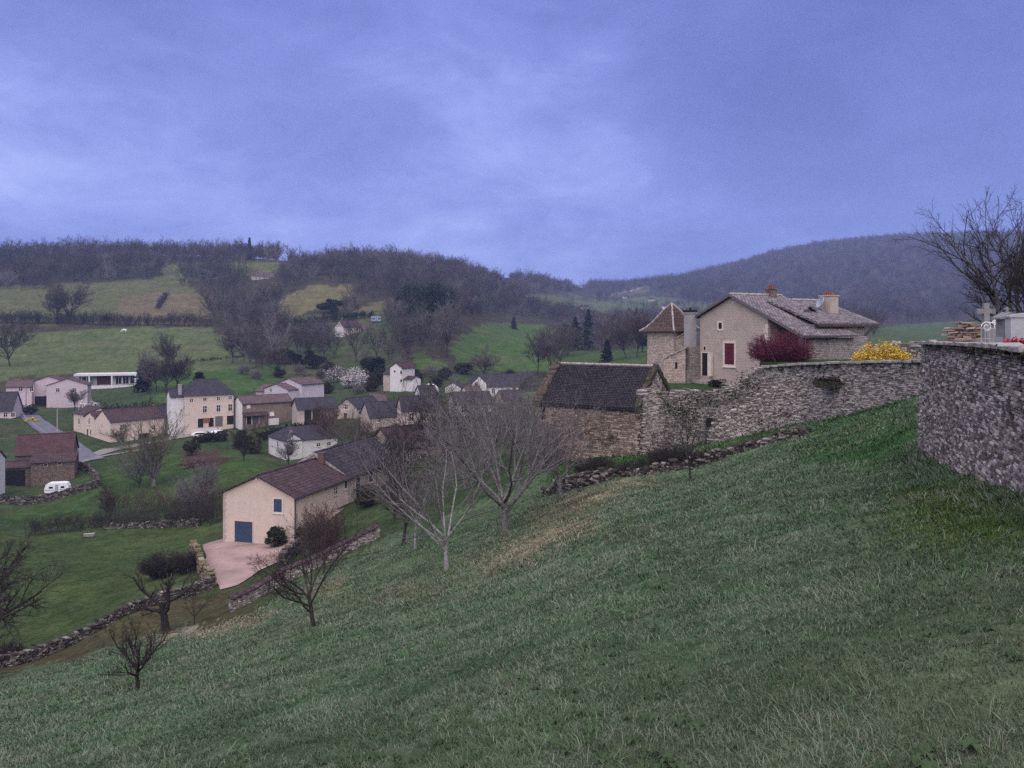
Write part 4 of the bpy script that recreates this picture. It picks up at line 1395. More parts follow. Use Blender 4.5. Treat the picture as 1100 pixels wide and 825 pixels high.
# ================================================================ roads and paths
M['asphalt'] = mat_noise('worn_asphalt', [(0.3, (0.10, 0.10, 0.115)), (0.7, (0.155, 0.155, 0.17))], 0.8, 0.85, 6, 0.2, 12, 0.02)
M['dirt'] = mat_noise('pale_path', [(0.3, (0.16, 0.15, 0.13)), (0.7, (0.26, 0.245, 0.22))], 0.9, 0.95, 6, 0.3, 12, 0.02)
M['gravel'] = mat_noise('pink_gravel', [(0.3, (0.2, 0.145, 0.115)), (0.5, (0.30, 0.215, 0.19)), (0.7, (0.38, 0.28, 0.255))], 0.35, 0.95, 10, 0.5, 9, 0.03)
road('lane', [(14, 262), (22, 240), (36, 215), (52, 200), (68, 188), (83, 177), (92, 170), (100, 166)], 4.6, M['asphalt'], 0.16)
road('lane_branch', [(97, 170), (118, 178), (150, 186), (185, 191), (212, 194)], 3.2, M['dirt'], 0.15)
road('path', [(78, 163), (100, 168), (125, 173), (155, 180)], 1.1, M['dirt'], 0.16)
road('hill_track', [(640, 1480), (655, 1520), (668, 1580), (682, 1640), (691, 1720)], 14, M['dirt'], 0.4)
rows = [((234, 636), (256, 630)), ((228, 622), (276, 615)), ((224.5, 608), (303, 603)), ((221, 596), (306, 594)), ((219, 586), (309, 585)), ((226, 583), (322, 577))]
strip('driveway', [hit(*a) for a, b in rows], [hit(*b) for a, b in rows], M['gravel'], 8, 14, 0.09)
pL = [CREAM.root.location]
a = CREAM.a; X, Y = CREAM.X, CREAM.Y
W_ = CREAM.W
e = [a - Y * 1.6 - X * 0.3, a - Y * 0.05 - X * 0.3]
f = [a + X * (W_ + 1.8) - Y * 1.6, a + X * (W_ + 1.8) - Y * 0.05]
strip('driveway_apron', [np.append(q, 0) for q in e], [np.append(q, 0) for q in f], M['gravel'], 4, 14, 0.1)
f0 = [a + X * (W_ + 0.15) - Y * 1.0, a + X * (W_ + 0.15) + Y * 4, a + X * (W_ + 0.2) + Y * 8]
f1 = [a + X * (W_ + 2.0) - Y * 1.0, a + X * (W_ + 1.8) + Y * 4, a + X * (W_ + 1.4) + Y * 8]
strip('side_path', [np.append(q, 0) for q in f0], [np.append(q, 0) for q in f1], M['gravel'], 6, 4, 0.11)
# ================================================================ FARMHOUSE ON THE TERRACE
h = House('stone_farmhouse', 'old stone farmhouse with grey rendered gable, maroon shutters and lichened stone roof', 'farmhouse', (752, 73), (825, 66), 343, base=-4.95)
FARM = h
zb = h.zb
zr, z_end, xr, xe = 2.9 - zb, -0.66 - zb, 4.0, 11.9
sl = (zr - z_end) / (xe - xr)
sl_l = 0.42
W_ = h.W
zl = zr - xr * sl_l
zw = zr - (W_ - xr) * sl
g = G()
prof = [(0, -0.6), (W_, -0.6), (W_, zw), (xr, zr), (0, zl)]
g.prism([(x, 9.0, z) for x, z in prof], [(x, 0, z) for x, z in prof])
g.obj('wall', M['gable'], h.root)
t = 0.2
r = G(); q = 0.06
ya, yb = -0.35, 6.2
r.slab([(-0.45, yb, zl - 0.45 * sl_l + q + t), (-0.45, ya, zl - 0.45 * sl_l + q + t), (xr, ya, zr + q + t), (xr, yb, zr + q + t)], t)
r.slab([(xe, ya, z_end + q + t), (xe, yb, z_end + q + t), (xr, yb, zr + q + t), (xr, ya, zr + q + t)], t)
roof = r.obj('roof', M['lauze'], h.root)
g = G(); g.tube([(xr, ya + 0.4 * i, zr + q + t - 0.02 + 0.03 * (i % 2)) for i in range(17)], 0.15, 6); g.obj('ridge_tiles', M['coping'], roof)
# verge boards along the gable
g = G()
g.prism([(xe, ya - 0.03, z_end + q - 0.02), (xr, ya - 0.03, zr + q - 0.02), (xr, ya - 0.03, zr + q + t + 0.03), (xe, ya - 0.03, z_end + q + t + 0.03)],
        [(xe, ya - 0.003, z_end + q - 0.02), (xr, ya - 0.003, zr + q - 0.02), (xr, ya - 0.003, zr + q + t + 0.03), (xe, ya - 0.003, z_end + q + t + 0.03)])
g.prism([(-0.45, ya - 0.03, zl - 0.45 * sl_l + q), (xr, ya - 0.03, zr + q - 0.02), (xr, ya - 0.03, zr + q + t + 0.03), (-0.45, ya - 0.03, zl - 0.45 * sl_l + q + t)],
        [(-0.45, ya - 0.003, zl - 0.45 * sl_l + q), (xr, ya - 0.003, zr + q - 0.02), (xr, ya - 0.003, zr + q + t + 0.03), (-0.45, ya - 0.003, zl - 0.45 * sl_l + q + t)])
g.obj('verge', M['greywood'], roof)
g = G(); g.tube([(xe + 0.06, ya, z_end + 0.12), (xe + 0.06, 3.4, z_end + 0.12)], 0.08, 6); g.obj('gutter', M['zinc'], roof)
# pale stone corner and porch under the long roof
g = G()
for i in range(15):
    wq = 0.5 if i % 2 else 0.3
    g.box(W_ - wq, W_ + 0.03, -0.03, 0.25, i * 0.4 - 0.5, i * 0.4 - 0.13)
g.obj('quoin', M['surround'], h.root)
zp = lambda x: zr - (x - xr) * sl - 0.02
g = G(); g.prism([(W_ + 0.01, 1.6, -0.5), (xe - 0.9, 1.6, -0.5), (xe - 0.9, 1.6, zp(xe - 0.9)), (W_ + 0.01, 1.6, zp(W_))], [(W_ + 0.01, 1.4, -0.5), (xe - 0.9, 1.4, -0.5), (xe - 0.9, 1.4, zp(xe - 0.9)), (W_ + 0.01, 1.4, zp(W_))][::1])
g.obj('porch_boarding', M['brownwood'], h.root)
g = G(); g.box(xe - 0.9, xe - 0.45, 0.2, 8.0, -0.6, zp(xe - 0.45))
g.obj('wall', M['stone_grey'], h.root)
g = G(); g.box(xe - 0.42, xe - 0.3, 0.5, 0.62, -0.6, zp(xe - 0.3)); g.obj('porch_post', M['brownwood'], h.root)
# wing
x0, x1, y0, y1 = 4.4, 10.5, 2.6, 8.8
zwg = 0.5 - zb
g = G(); g.box(x0, x1, y0, y1, -0.6, zwg); g.obj('wall', M['stone_grey'], h.root)
zwr = 2.5 - zb; xwr = 5.5; xwe = 10.98
r = G()
r.slab([(xwe, 2.5, zwg - 0.05 + t), (xwe, 10.1, zwg - 0.05 + t), (xwr, 9.7, zwr + t), (xwr, 2.5, zwr + t)], t)
r.slab([(-0.3, 9.9, zwg - 0.05 + t), (-0.3, 6.0, zwg - 0.05 + t), (xwr, 6.0, zwr + t), (xwr, 9.7, zwr + t)], t)
wr = r.obj('roof', M['lauze'], h.root)
g = G(); g.tube([(xwr, 5.6 + 0.4 * i, zwr + t + 0.03 * (i % 2)) for i in range(11)], 0.14, 6); g.obj('ridge_tiles', M['coping'], wr)
g = G(); g.tube([(10.5, y1 - 0.15, zwg - 1.1), (10.9, y1 + 0.5, zwg - 0.25), (10.9, 9.9, zwg - 0.1)], 0.09, 6); g.obj('bracket', M['brownwood'], h.root)
g = G(); g.box(xwe - 0.12, xwe - 0.02, 2.6, 10.0, zwg - 0.17, zwg - 0.06); g.obj('eaves_board', M['brownwood'], wr)
# dormer with its own gable
zd = 2.0 - zb; yd = 4.4
g = G()
g.prism([(8.2, yd - 1.7, zp(8.2)), (8.2, yd + 1.7, zp(8.2)), (8.2, yd, zd)], [(5.0, yd - 1.7, zp(8.2)), (5.0, yd + 1.7, zp(8.2)), (5.0, yd, zd)])
dm = g.obj('dormer', M['gable'], roof)
r = G()
zde = zp(8.2) + 0.05
r.slab([(4.6, yd - 2.0, zde), (8.6, yd - 2.0, zde), (8.6, yd, zd + 0.15), (4.6, yd, zd + 0.15)], 0.14)
r.slab([(8.6, yd + 2.0, zde), (4.6, yd + 2.0, zde), (4.6, yd, zd + 0.15), (8.6, yd, zd + 0.15)], 0.14)
r.obj('dormer_roof', M['lauze'], dm)
# chimneys and dish
c = h.chimney(xr + 0.1, 4.6, zr - 0.2, zr + 0.75, 0.8, 0.6, 'stone_brown', 3, parent=roof)
c = h.chimney(8.1, 7.3, 1.2 - zb, 2.95 - zb, 1.15, 1.0, 'gable', 4, parent=wr)
g = G()
n = 20; R_ = 0.5
cx, cy, cz = 8.1, 6.15, 2.45 - zb
dirn = nrm(np.array([-0.35, -0.9, 0.3])); u1 = nrm(np.cross(dirn, [0, 0, 1.0])); u2 = np.cross(u1, dirn)
rings = []
for k, (rr_, dd) in enumerate(((0.02, -0.16), (0.3, -0.11), (0.5, -0.05), (R_, 0.0), (R_, 0.03), (0.3, -0.07), (0.02, -0.12))):
    rings.append([tuple(np.array([cx, cy, cz]) + dirn * dd + (u1 * math.cos(2 * PI * i / n) + u2 * math.sin(2 * PI * i / n)) * rr_) for i in range(n)])
for k in range(len(rings) - 1):
    b = len(g.V); g.V += rings[k] + rings[k + 1]
    g.F += [(b + i, b + (i + 1) % n, b + n + (i + 1) % n, b + n + i) for i in range(n)]
g.tube([(cx - dirn[0] * .15, cy - dirn[1] * .15, cz - .05), (cx - dirn[0] * .3, cy - dirn[1] * .3, cz - 0.7), (cx + 0.1, cy + 0.3, 1.2 - zb)], 0.035, 6)
g.obj('satellite_dish', M['dishgrey'], wr)
# gable openings
h.window('front', 774, 350, 0.42, 0.55, 'dark', 'surround', fw=0.16, sill=False)
w = h.window('front', 783.8, 380.2, 1.15, 1.85, 'maroon', 'surround', fw=0.2)
h.door('front', 757.8, 391.3, 0.8, 2.05, 'dark', 'surround', fw=0.1)
h.window('front', 757.2, 374.2, 0.3, 0.35, 'dark', 'surround', fw=0.06, sill=False)
a_, z_ = h.loc(762.8, 392, 'front')
g = G(); h.fbox(g, 'front', a_ - 0.02, a_ + 0.42, z_ - 1.0, z_ + 1.0, 0.06, 0.3); g.obj('doorstep_pier', M['surround'], h.root)
g = G(); h.fbox(g, 'front', a_ - 1.3, a_ + 0.4, -0.6, 0.45, 0.004, 0.9); h.fbox(g, 'front', a_ - 1.3, a_ + 0.4, -0.6, 0.2, 0.9, 1.3); g.obj('steps', M['coping'], h.root)
# tall white chimney on its stone base at the left corner
a_, _ = h.loc(746, 380, 'front')
g = G(); g.box(a_ - 0.75, a_ + 0.75, -1.2, -0.004, -0.6, 372 and (-(372 - HV) / FPX * 71.5 - zb)); g.obj('chimney_base', M['stone_grey'], h.root)
g = G(); g.box(a_ - 0.95, a_ + 0.85, -1.5, -1.204, -0.6, 1.35); g.obj('buttress', M['stone_grey'], h.root)
c = h.chimney(a_ + 0.12, -0.62, -(372 - HV) / FPX * 71.5 - zb, -(336.5 - HV) / FPX * 71.5 - zb, 0.78, 0.8, 'chimwhite', 0)
g = G(); g.box(a_ - 0.35, a_ + 0.55, -1.08, -0.16, -(336.3 - HV) / FPX * 71.5 - zb + 0.11, -(334.5 - HV) / FPX * 71.5 - zb + 0.15); g.tube([(a_ + 0.1, -0.6, -(334.5 - HV) / FPX * 71.5 - zb + 0.15), (a_ + 0.1, -0.6, -(331 - HV) / FPX * 71.5 - zb + 0.1)], 0.12, 8)
g.obj('chimney_pot', M['dark'], c)

# ---------------------------------------------------------------- pigeon tower, corner towards us
tc = np.array([xat(721.5, 76.5), 76.5])
tw = thing('stone_tower', 'small square stone tower with flared pyramid roof, left of the farmhouse gable', 'tower', (tc[0], tc[1], -5.0), math.radians(38))
hw = 1.62
g = G(); g.box(-hw, hw, -hw, hw, -1.0, 5.0); g.obj('wall', M['stone_warm'], tw)
g = G()
prf = [(2.15, 4.92), (1.72, 5.25), (1.25, 5.8), (0.8, 6.5), (0.4, 7.1), (0.03, 7.55)]
for i in range(len(prf) - 1):
    (ra, za), (rb, zb_) = prf[i], prf[i + 1]
    lo = [(-ra, -ra, za), (ra, -ra, za), (ra, ra, za), (-ra, ra, za)]; hi = [(-rb, -rb, zb_), (rb, -rb, zb_), (rb, rb, zb_), (-rb, rb, zb_)]
    b = len(g.V); g.V += lo + hi
    g.F += [(b + k, b + (k + 1) % 4, b + 4 + (k + 1) % 4, b + 4 + k) for k in range(4)]
b = len(g.V); g.V += [(-2.15, -2.15, 4.92), (2.15, -2.15, 4.92), (2.15, 2.15, 4.92), (-2.15, 2.15, 4.92)]; g.F.append((b + 3, b + 2, b + 1, b))
tr = g.obj('roof', M['tower_tile'], tw)
for sx, sy in ((-1, -1), (1, -1), (-1, 1)):
    g = G(); g.tube([(sx * r_, sy * r_, z_ + 0.03) for r_, z_ in prf], 0.09, 6); g.obj('hip_tiles', M['coping'], tr)
# sloping buttress wall of the tower, with its coping
tl = thing('stone_outhouse', 'low stone outhouse with steep sloping coping between tower and farmhouse chimney', 'outhouse', (xat(724, 72.5), 72.5, -5.0), math.atan2(-0.25, 1))
za_ = lambda v: -(v - HV) / FPX * 72.5 + 5.0
xl, xm = xat(713, 72.5) - xat(724, 72.5), xat(736, 72.5) - xat(724, 72.5)
g = G(); g.prism([(xl, 0, -0.8), (xm, 0, -0.8), (xm, 0, za_(374)), (xl, 0, za_(386))], [(xl, 2.0, -0.8), (xm, 2.0, -0.8), (xm, 2.0, za_(374)), (xl, 2.0, za_(386))])
g.obj('wall', M['stone_warm'], tl)
g = G(); g.slab([(xl - 0.15, -0.12, za_(385)), (xm + 0.1, -0.12, za_(372.6)), (xm + 0.1, 2.1, za_(372.6)), (xl - 0.15, 2.1, za_(385))], 0.1); g.obj('coping', M['coping'], tl)
g = G(); g.slab([(xat(723, 72.5) - xat(724, 72.5), 1.9, za_(364)), (xm + 0.1, 1.9, za_(355)), (xm + 0.1, 3.0, za_(355)), (xat(723, 72.5) - xat(724, 72.5), 3.0, za_(364))], 0.12); g.obj('coping', M['coping'], tl)
g = G(); g.prism([(xat(724, 72.5) - xat(724, 72.5), 2.0, 0), (xm, 2.0, 0), (xm, 2.0, za_(356)), (0, 2.0, za_(364.5))], [(0, 2.9, 0), (xm, 2.9, 0), (xm, 2.9, za_(356)), (0, 2.9, za_(364.5))]); g.obj('wall', M['stone_warm'], tl)
g = G(); g.box(0.1, 0.3, -0.02, 0.05, za_(396), za_(389)); g.obj('window_slit', M['dark'], tl)

# ---------------------------------------------------------------- barn below the tower
h = House('stone_barn', 'stone barn with dark stone slab roof and thick raised gables, below the tower', 'barn', (576, 64), (687, 58.6), 431.5, base=-10.6)
W_ = h.W; D_ = 5.5
ze = -5.6 - h.zb; rise = 2.68
BARN = h
g = G()
prof = [(0.2, -1.0), (D_, -1.0), (D_, ze), (D_ / 2, ze + rise), (0.2, ze)]
g.prism([(0.05, y, z) for y, z in prof], [(W_ - 0.05, y, z) for y, z in prof])
g.obj('wall', M['stone_brown'], h.root)


def loc2w(hh, x, y):
    q_ = hh.a + hh.X * x + hh.Y * y
    return q_


def facing(hh, path_local, z0, z1, ch, sl, seed, mat, name='facing', thick=0.3, top=None, par=None):
    """modelled stones in the local frame of a building; path runs so that the face is on its right"""
    rng = np.random.default_rng(seed)
    pl = top if top is not None else [(x, y, z0, z1) for x, y in path_local]
    V, F_, r_ = stone_geo(rng, pl, ch, sl, thick, 0.012, True, 0.0, 0.0, 0.0)
    return stone_obj(name, [(V, F_, r_)], M[mat], par or hh.root)


facing(h, [(0.0, 0.12), (W_, 0.12)], -0.8, ze - 0.02, 0.13, 0.27, 5, 'wall_barn')
facing(h, None, 0, 0, 0.13, 0.27, 6, 'wall_ret', top=[(W_ - 0.1, 0.1, -0.8, ze - 0.05), (W_ - 0.1, D_ / 2, -0.8, ze + rise + 0.1), (W_ - 0.1, D_, -0.8, ze - 0.05)])
r = G(); t = 0.22
fs = rise / (D_ / 2)
r.slab([(0.45, -0.25, ze - 0.3 + t), (W_ - 0.1, -0.25, ze - 0.3 + t), (W_ - 0.1, D_ / 2, ze + rise + t), (0.45, D_ / 2, ze + rise + t)], t)
r.slab([(W_ - 0.1, D_ + 0.25, ze - 0.3 + t), (0.45, D_ + 0.25, ze - 0.3 + t), (0.45, D_ / 2, ze + rise + t), (W_ - 0.1, D_ / 2, ze + rise + t)], t)
roof = r.obj('roof', M['lauze_dark'], h.root)
g = G(); g.tube([(0.5 + i * (W_ - 0.7) / 18, D_ / 2, ze + rise + t + 0.02 * (i % 2)) for i in range(19)], 0.12, 6); g.obj('ridge_tiles', M['coping'], roof)
# thick lichened gable copings, built of slabs laid up the slope
rng = np.random.default_rng(8)
for (xa, xb, mt, nm) in ((-0.15, 0.62, 'coping_dark', 'gable_coping'), (W_ - 0.25, W_ + 0.15, 'moss', 'gable_coping')):
    g = G()
    n = 17
    for sgn in (-1, 1):
        for i in range(n):
            f0, f1 = i / n, (i + 1.02) / n
            yy0 = D_ / 2 + sgn * (D_ / 2 + 0.3) * (1 - f0); yy1 = D_ / 2 + sgn * (D_ / 2 + 0.3) * (1 - f1)
            z0_ = ze - 0.3 + (rise + 0.33) * f0 ** 0.92; z1_ = ze - 0.3 + (rise + 0.33) * f1 ** 0.92
            j = rng.normal(0, 0.03, 4)
            lo = [(xa + j[0], yy0, z0_ - 0.1), (xb + j[1], yy0, z0_ - 0.1), (xb + j[1], yy1, z1_ - 0.1), (xa + j[0], yy1, z1_ - 0.1)]
            hi = [(a_, b_, c_ + 0.48 + j[2] * 1.2) for a_, b_, c_ in lo]
            g.quadbox(lo, hi)
    g.obj(nm, M[mt], h.root)
g = G(); a_, z_ = h.loc(583.5, 441, 'front'); h.fbox(g, 'front', a_ - 0.18, a_ + 0.18, z_ - 0.65, z_ + 0.55, 0.02, 0.062); g.obj('slit_opening', M['dark'], h.root)
g = G(); h.fbox(g, 'front', 0.3, W_ - 0.2, ze - 0.34, ze - 0.2, 0.0, 0.16); g.obj('eaves_board', M['brownwood'], roof)

# ---------------------------------------------------------------- retaining wall of the terrace
def rp(u, F, vt, vb=None):
    x = xat(u, F); z = h1(x, F)
    return (x, F, z - 0.3, zat(vt, F))


ret = [rp(688, 58.9, 422), rp(705, 59.6, 421), rp(740, 60.6, 422), rp(765, 60.9, 424), rp(780, 60.9, 419), rp(789, 60.7, 412), rp(800, 60.4, 405), rp(812, 60, 399), rp(816, 59.7, 394.5), rp(857, 56.7, 392.5), rp(900, 52.2, 391), rp(950, 48.2, 390), rp(1006, 43.6, 388.5)]
ret = dense_path(ret, 0.6)
wob = (fbm(np.arange(len(ret)) * 0.6, np.zeros(len(ret)), 4) - 0.5)
ret[:, 3] += wob * np.where(ret[:, 0] < xat(814, 60), 0.9, 0.1) + np.where(ret[:, 0] < xat(814, 60), np.random.default_rng(6).normal(0, 0.12, len(ret)), 0)
rng = np.random.default_rng(11)
V, F_, r_ = stone_geo(rng, ret, 0.10, 0.23, 0.7, 0.022, False, 0.05, 0.015, 0.05)
cv, cf = core_geo(ret, 0.5, 0.08)
rw = stone_obj('retaining_wall', [(V, F_, r_), (cv, cf, np.full(len(cf), 0.1))], M['wall_ret'])
tag(rw, 'long rubble stone retaining wall holding the terrace under the farmhouse', 'stone wall', None, 'thing')
RET_PATH = ret.copy()
# mossy coping slabs along the right half
g = G()
cp = [p for p in ret if p[0] > xat(818, 59.5)]
rng = np.random.default_rng(3)
for i in range(len(cp) - 1):
    p, q_ = cp[i], cp[i + 1]
    d = nrm(q_[:2] - p[:2]); n_ = np.array([d[1], -d[0]])
    w0, w1 = 0.55 + rng.normal(0, 0.05), 0.4
    zt = (p[3] + q_[3]) / 2 + rng.normal(0, 0.015)
    hh_ = 0.1 + rng.uniform(0, 0.06)
    e = q_[:2] - d * 0.03
    g.quadbox([(*(p[:2] + n_ * w0), zt), (*(e + n_ * w0), zt), (*(e - n_ * w1), zt), (*(p[:2] - n_ * w1), zt)], [(*(p[:2] + n_ * w0), zt + hh_), (*(e + n_ * w0), zt + hh_), (*(e - n_ * w1), zt + hh_), (*(p[:2] - n_ * w1), zt + hh_)])
g.obj('coping', M['coping'], rw)
# moss and ivy hanging under the coping
rng = np.random.default_rng(14)
C = []
for p in cp:
    if rng.random() < 0.8:
        d_ = 0.45
        k = rng.integers(20, 90)
        c_ = np.array([p[0], p[1] - 0.45, p[3] - 0.15]) + rng.normal(0, 1, (k, 3)) * np.array([0.3, 0.06, 0.16])
        C.append(c_)
for (u, F, v, s_, k) in ((720, 59.4, 436, 0.7, 320), (735, 59.8, 446, 0.6, 240), (803, 59.3, 410, 0.5, 170), (786, 59.6, 422, 0.5, 160), (764, 59.9, 428, 0.4, 130), (745, 60.0, 424, 0.5, 130)):
    C.append(P(u, v, F) + rng.normal(0, 1, (k, 3)) * np.array([s_, 0.18, s_ * 0.8]))
geo_obj('ivy', tri_leaves(rng, np.concatenate(C), 0.085), M['hedge'], rw, False)
a_ = P(762.5, 453.5, 60.0)
g = G(); g.box(a_[0] - 0.2, a_[0] + 0.2, a_[1] - 0.02, a_[1] + 0.3, a_[2] - 0.3, a_[2] + 0.28); g.obj('niche', M['dark'], rw)
# tumbled rubble ramp against the wall
rub = dense_path([(xat(u, F), F, h1(xat(u, F), F) - 0.3, zat(vt, F)) for u, F, vt in ((868, 55.2, 401), (850, 56.3, 408), (830, 57.4, 418), (810, 58.2, 429), (790, 58.8, 441), (775, 59.2, 451), (762, 59.5, 459))], 0.5)
o = dry_wall('collapsed_wall', 'tumbled sloping rubble wall leaning against the terrace wall below the red bush', rub[::-1], 'wall_ret', 0.10, 0.23, 0.6, 21, 0.5, 'rubble wall', rough=0.15)
# planter ledge with dark red flowers
p = P(891, 410, 51.9)
pl = thing('stone_planter', 'mossy stone ledge planted with dark red flowers on the terrace wall', 'planter', p, -0.45)
g = G(); g.quadbox([(-0.8, -0.25, -0.4), (0.8, -0.25, -0.4), (0.8, 0.6, -0.4), (-0.8, 0.6, -0.4)], [(-1.05, -0.4, 0), (1.05, -0.4, 0), (1.05, 0.6, 0), (-1.05, 0.6, 0)]); g.obj('trough', M['moss'], pl)
rng = np.random.default_rng(2)
geo_obj('flowers', tri_leaves(rng, rng.normal(0, 1, (260, 3)) * np.array([0.35, 0.12, 0.08]) + np.array([0.1, 0, 0.16]), 0.06), M['plum'], pl, False)
geo_obj('leaves', tri_leaves(rng, rng.normal(0, 1, (900, 3)) * np.array([0.5, 0.16, 0.12]) + np.array([-0.1, 0, 0.02]), 0.07), M['hedge'], pl, False)

# terrace ground behind the wall
def sheet(name, pts, mat, kind='structure', t=0.5):
    g_ = G(); g_.slab(pts, t)
    o_ = g_.obj(name, mat)
    return tag(o_, kind=kind)


M['lawn'] = mat_noise('terrace_grass', [(0.3, (0.02, 0.045, 0.014)), (0.7, (0.05, 0.08, 0.03))], 2.5, 0.95, 8, 0.8, 20, 0.08)
zt1 = -4.75
sheet('terrace_lawn', [(9.4, 59.3, zt1), (xat(775, 61.2), 61.2, zt1), (xat(815, 62), 62, zt1), (24, 75, zt1), (10, 80, zt1), (8, 70, zt1)], M['lawn'])
zt2 = -2.35
sheet('upper_terrace', [(xat(816, 60.3), 60.3, zt2), (xat(857, 57.2), 57.2, zt2), (xat(900, 52.8), 52.8, zt2), (xat(950, 48.8), 48.8, zt2 + 0.1), (xat(1006, 44.1), 44.1, zt2 + 0.25), (34, 52, zt2), (40, 75, zt2), (24, 75, zt2)], M['lawn'])
# old wall behind the yellow bush
wb = [(xat(938, 57), 57, zt2, zt2 + 1.2), (xat(965, 54), 54, zt2, zt2 + 1.55), (xat(1004, 51), 51, zt2, zt2 + 1.7)]
dry_wall('garden_wall', 'grey rubble garden wall behind the yellow bush', dense_path(wb, 0.6), 'wall_ret', 0.13, 0.28, 0.45, 31, 0.15)

# ================================================================ CEMETERY WALL ON THE RIGHT
cem = []
for (u, F, vt, vb) in ((995.5, 24.2, 367.2, 474), (1020, 20.6, 367.6, 489), (1050, 17.2, 368.5, 504), (1075, 15.0, 370, 515), (1100, 13.2, 372, 526), (1150, 10.6, 377, 549), (1220, 8.2, 384, 580), (1330, 6.0, 396, 640)):
    x = xat(u, F); cem.append((x, F, zat(vb, F) - 0.25, zat(vt, F)))
for x, F in ((4.9, 3.6), (4.75, 1.0), (4.6, -2.0), (4.5, -6.0)):
    cem.append((x, F, h1(x, F) - 0.3, -0.29))
cp0 = cem[0]
back = (cp0[0] + 2.6, cp0[1] + 1.1, cp0[2], cp0[3])
path = dense_path([back] + cem, 0.4)
path[:, 3] -= 0.07
path = path[::-1]
path = path[::-1]
CEM_PATH = path.copy()
rng = np.random.default_rng(77)
V, F_, r_ = stone_geo(rng, path, 0.055, 0.2, 0.5, 0.009, False, 0.0, 0.03, 0.01, 0.0, 0.10, 0.25)
cv, cf = core_geo(path, 0.27, 0.03)
cw = stone_obj('cemetery_wall', [(V, F_, r_), (cv, cf, np.full(len(cf), 0.08))], M['wall_near'])
tag(cw, 'tall dry stone cemetery wall rising at the right edge of the pasture', 'stone wall', None, 'thing')
g = G(); rng = np.random.default_rng(5)
i = 0
while i < len(path) - 2:
    st = 1 if rng.random() < 0.5 else 2
    p, q_ = path[i], path[min(i + st, len(path) - 1)]
    d = nrm(q_[:2] - p[:2]); n_ = np.array([d[1], -d[0]])
    if i < 8 and np.linalg.norm(p[:2] - np.array(cp0[:2])) < 0.3:
        pass
    w0, w1 = 0.31 + rng.normal(0, 0.03), 0.3
    zt = (p[3] + q_[3]) / 2 + 0.01
    hh_ = 0.055 + rng.uniform(0, 0.025)
    e = q_[:2] - d * 0.012
    tl_ = rng.normal(0, 0.012, 4)
    g.quadbox([(*(p[:2] + n_ * w0), zt), (*(e + n_ * w0), zt), (*(e - n_ * w1), zt), (*(p[:2] - n_ * w1), zt)], [(*(p[:2] + n_ * w0), zt + hh_ + tl_[0]), (*(e + n_ * w0), zt + hh_ + tl_[1]), (*(e - n_ * w1), zt + hh_ + tl_[2]), (*(p[:2] - n_ * w1), zt + hh_ + tl_[3])])
    i += st
g.obj('coping', M['coping'], cw)
rng = np.random.default_rng(15); C = []
for p in path:
    if p[1] < 17 and rng.random() < 0.75:
        C.append(np.array([p[0] - 0.28, p[1], p[3] - 0.05]) + rng.normal(0, 1, (60, 3)) * np.array([0.04, 0.18, 0.05]))
geo_obj('moss', tri_leaves(rng, np.concatenate(C), 0.03), M['moss'], cw, False)
zc = -0.55
M['cem_ground'] = mat_noise('cemetery_gravel', [(0.3, (0.2, 0.18, 0.16)), (0.7, (0.32, 0.3, 0.28))], 3, 0.95, 8, 0.4, 25, 0.02)
pc = [np.array([c_[0] + 0.25, c_[1] + 0.1]) for c_ in cem]
sheet('cemetery_ground', [(*p_, zc) for p_ in pc] + [(16, -8, zc), (34, 4, zc), (34, 27, zc), (back[0], back[1] + 0.2, zc)], M['cem_ground'], t=4.5)
# rubble pile wall at its far corner
pth = dense_path([(xat(1021, 24.6), 24.6, zc, zat(349.5, 24.6)), (xat(1035, 24.2), 24.2, zc, zat(346, 24.2)), (xat(1062, 23.6), 23.6, zc, zat(347.5, 23.6))], 0.3)
dry_wall('rubble_wall', 'short brown wall of stacked flat stones on the cemetery wall corner', pth, 'wall_barn', 0.07, 0.3, 0.5, 41, 0.2, rough=0.03, cat='stone wall')
# ================================================================ FIELD WALLS AND HEDGES
dry_wall('field_wall', 'long dark mossy dry stone wall along the bottom of the lower left field',
         ground_path([(-120, 52), (-40, 54), (10, 57), (76, 61.5), (110, 63), (140, 64.5), (178, 66.5), (205, 68), (229, 70)], 0.8, 0.7, 0.15, 1), 'wall_dark', 0.09, 0.2, 0.6, 51, 0.35, rough=0.1)
dry_wall('field_wall', 'short ochre lichened stone wall along the left side of the pink driveway',
         ground_path([(207, 85), (211, 80), (216, 75), (222, 71.5), (229, 70)], 1.25, 0.5, 0.25, 2), 'wall_ochre', 0.12, 0.26, 0.6, 52, 0.4, rough=0.15)
wp = ground_path([(247, 58), (270, 59), (302, 61), (330, 62), (360, 63), (406, 64.5)], 0.95, 0.5, 0.0, 3)
_t = np.linspace(0, 1, len(wp)); _z = np.polyval(np.polyfit(_t, wp[:, 3], 2), _t); wp[:, 3] = _z
capw = dry_wall('driveway_wall', 'grey stone wall with red tile capping between driveway and pasture', wp, 'wall_ret', 0.09, 0.2, 0.45, 53, 0.08, rough=0.0)
g = G()
for i in range(len(wp) - 1):
    p, q = wp[i], wp[i + 1]
    d = nrm(q[:2] - p[:2]); n_ = np.array([d[1], -d[0]]) * 0.32
    e = q[:2] - d * 0.02; z0 = p[3]; z1 = q[3]
    g.quadbox([(*(p[:2] + n_), z0), (*(e + n_), z1), (*(e - n_), z1 + 0.05), (*(p[:2] - n_), z0 + 0.05)], [(*(p[:2] + n_), z0 + 0.07), (*(e + n_), z1 + 0.07), (*(e - n_), z1 + 0.13), (*(p[:2] - n_), z0 + 0.13)])
g.obj('capping', M['tile_brown'], capw)
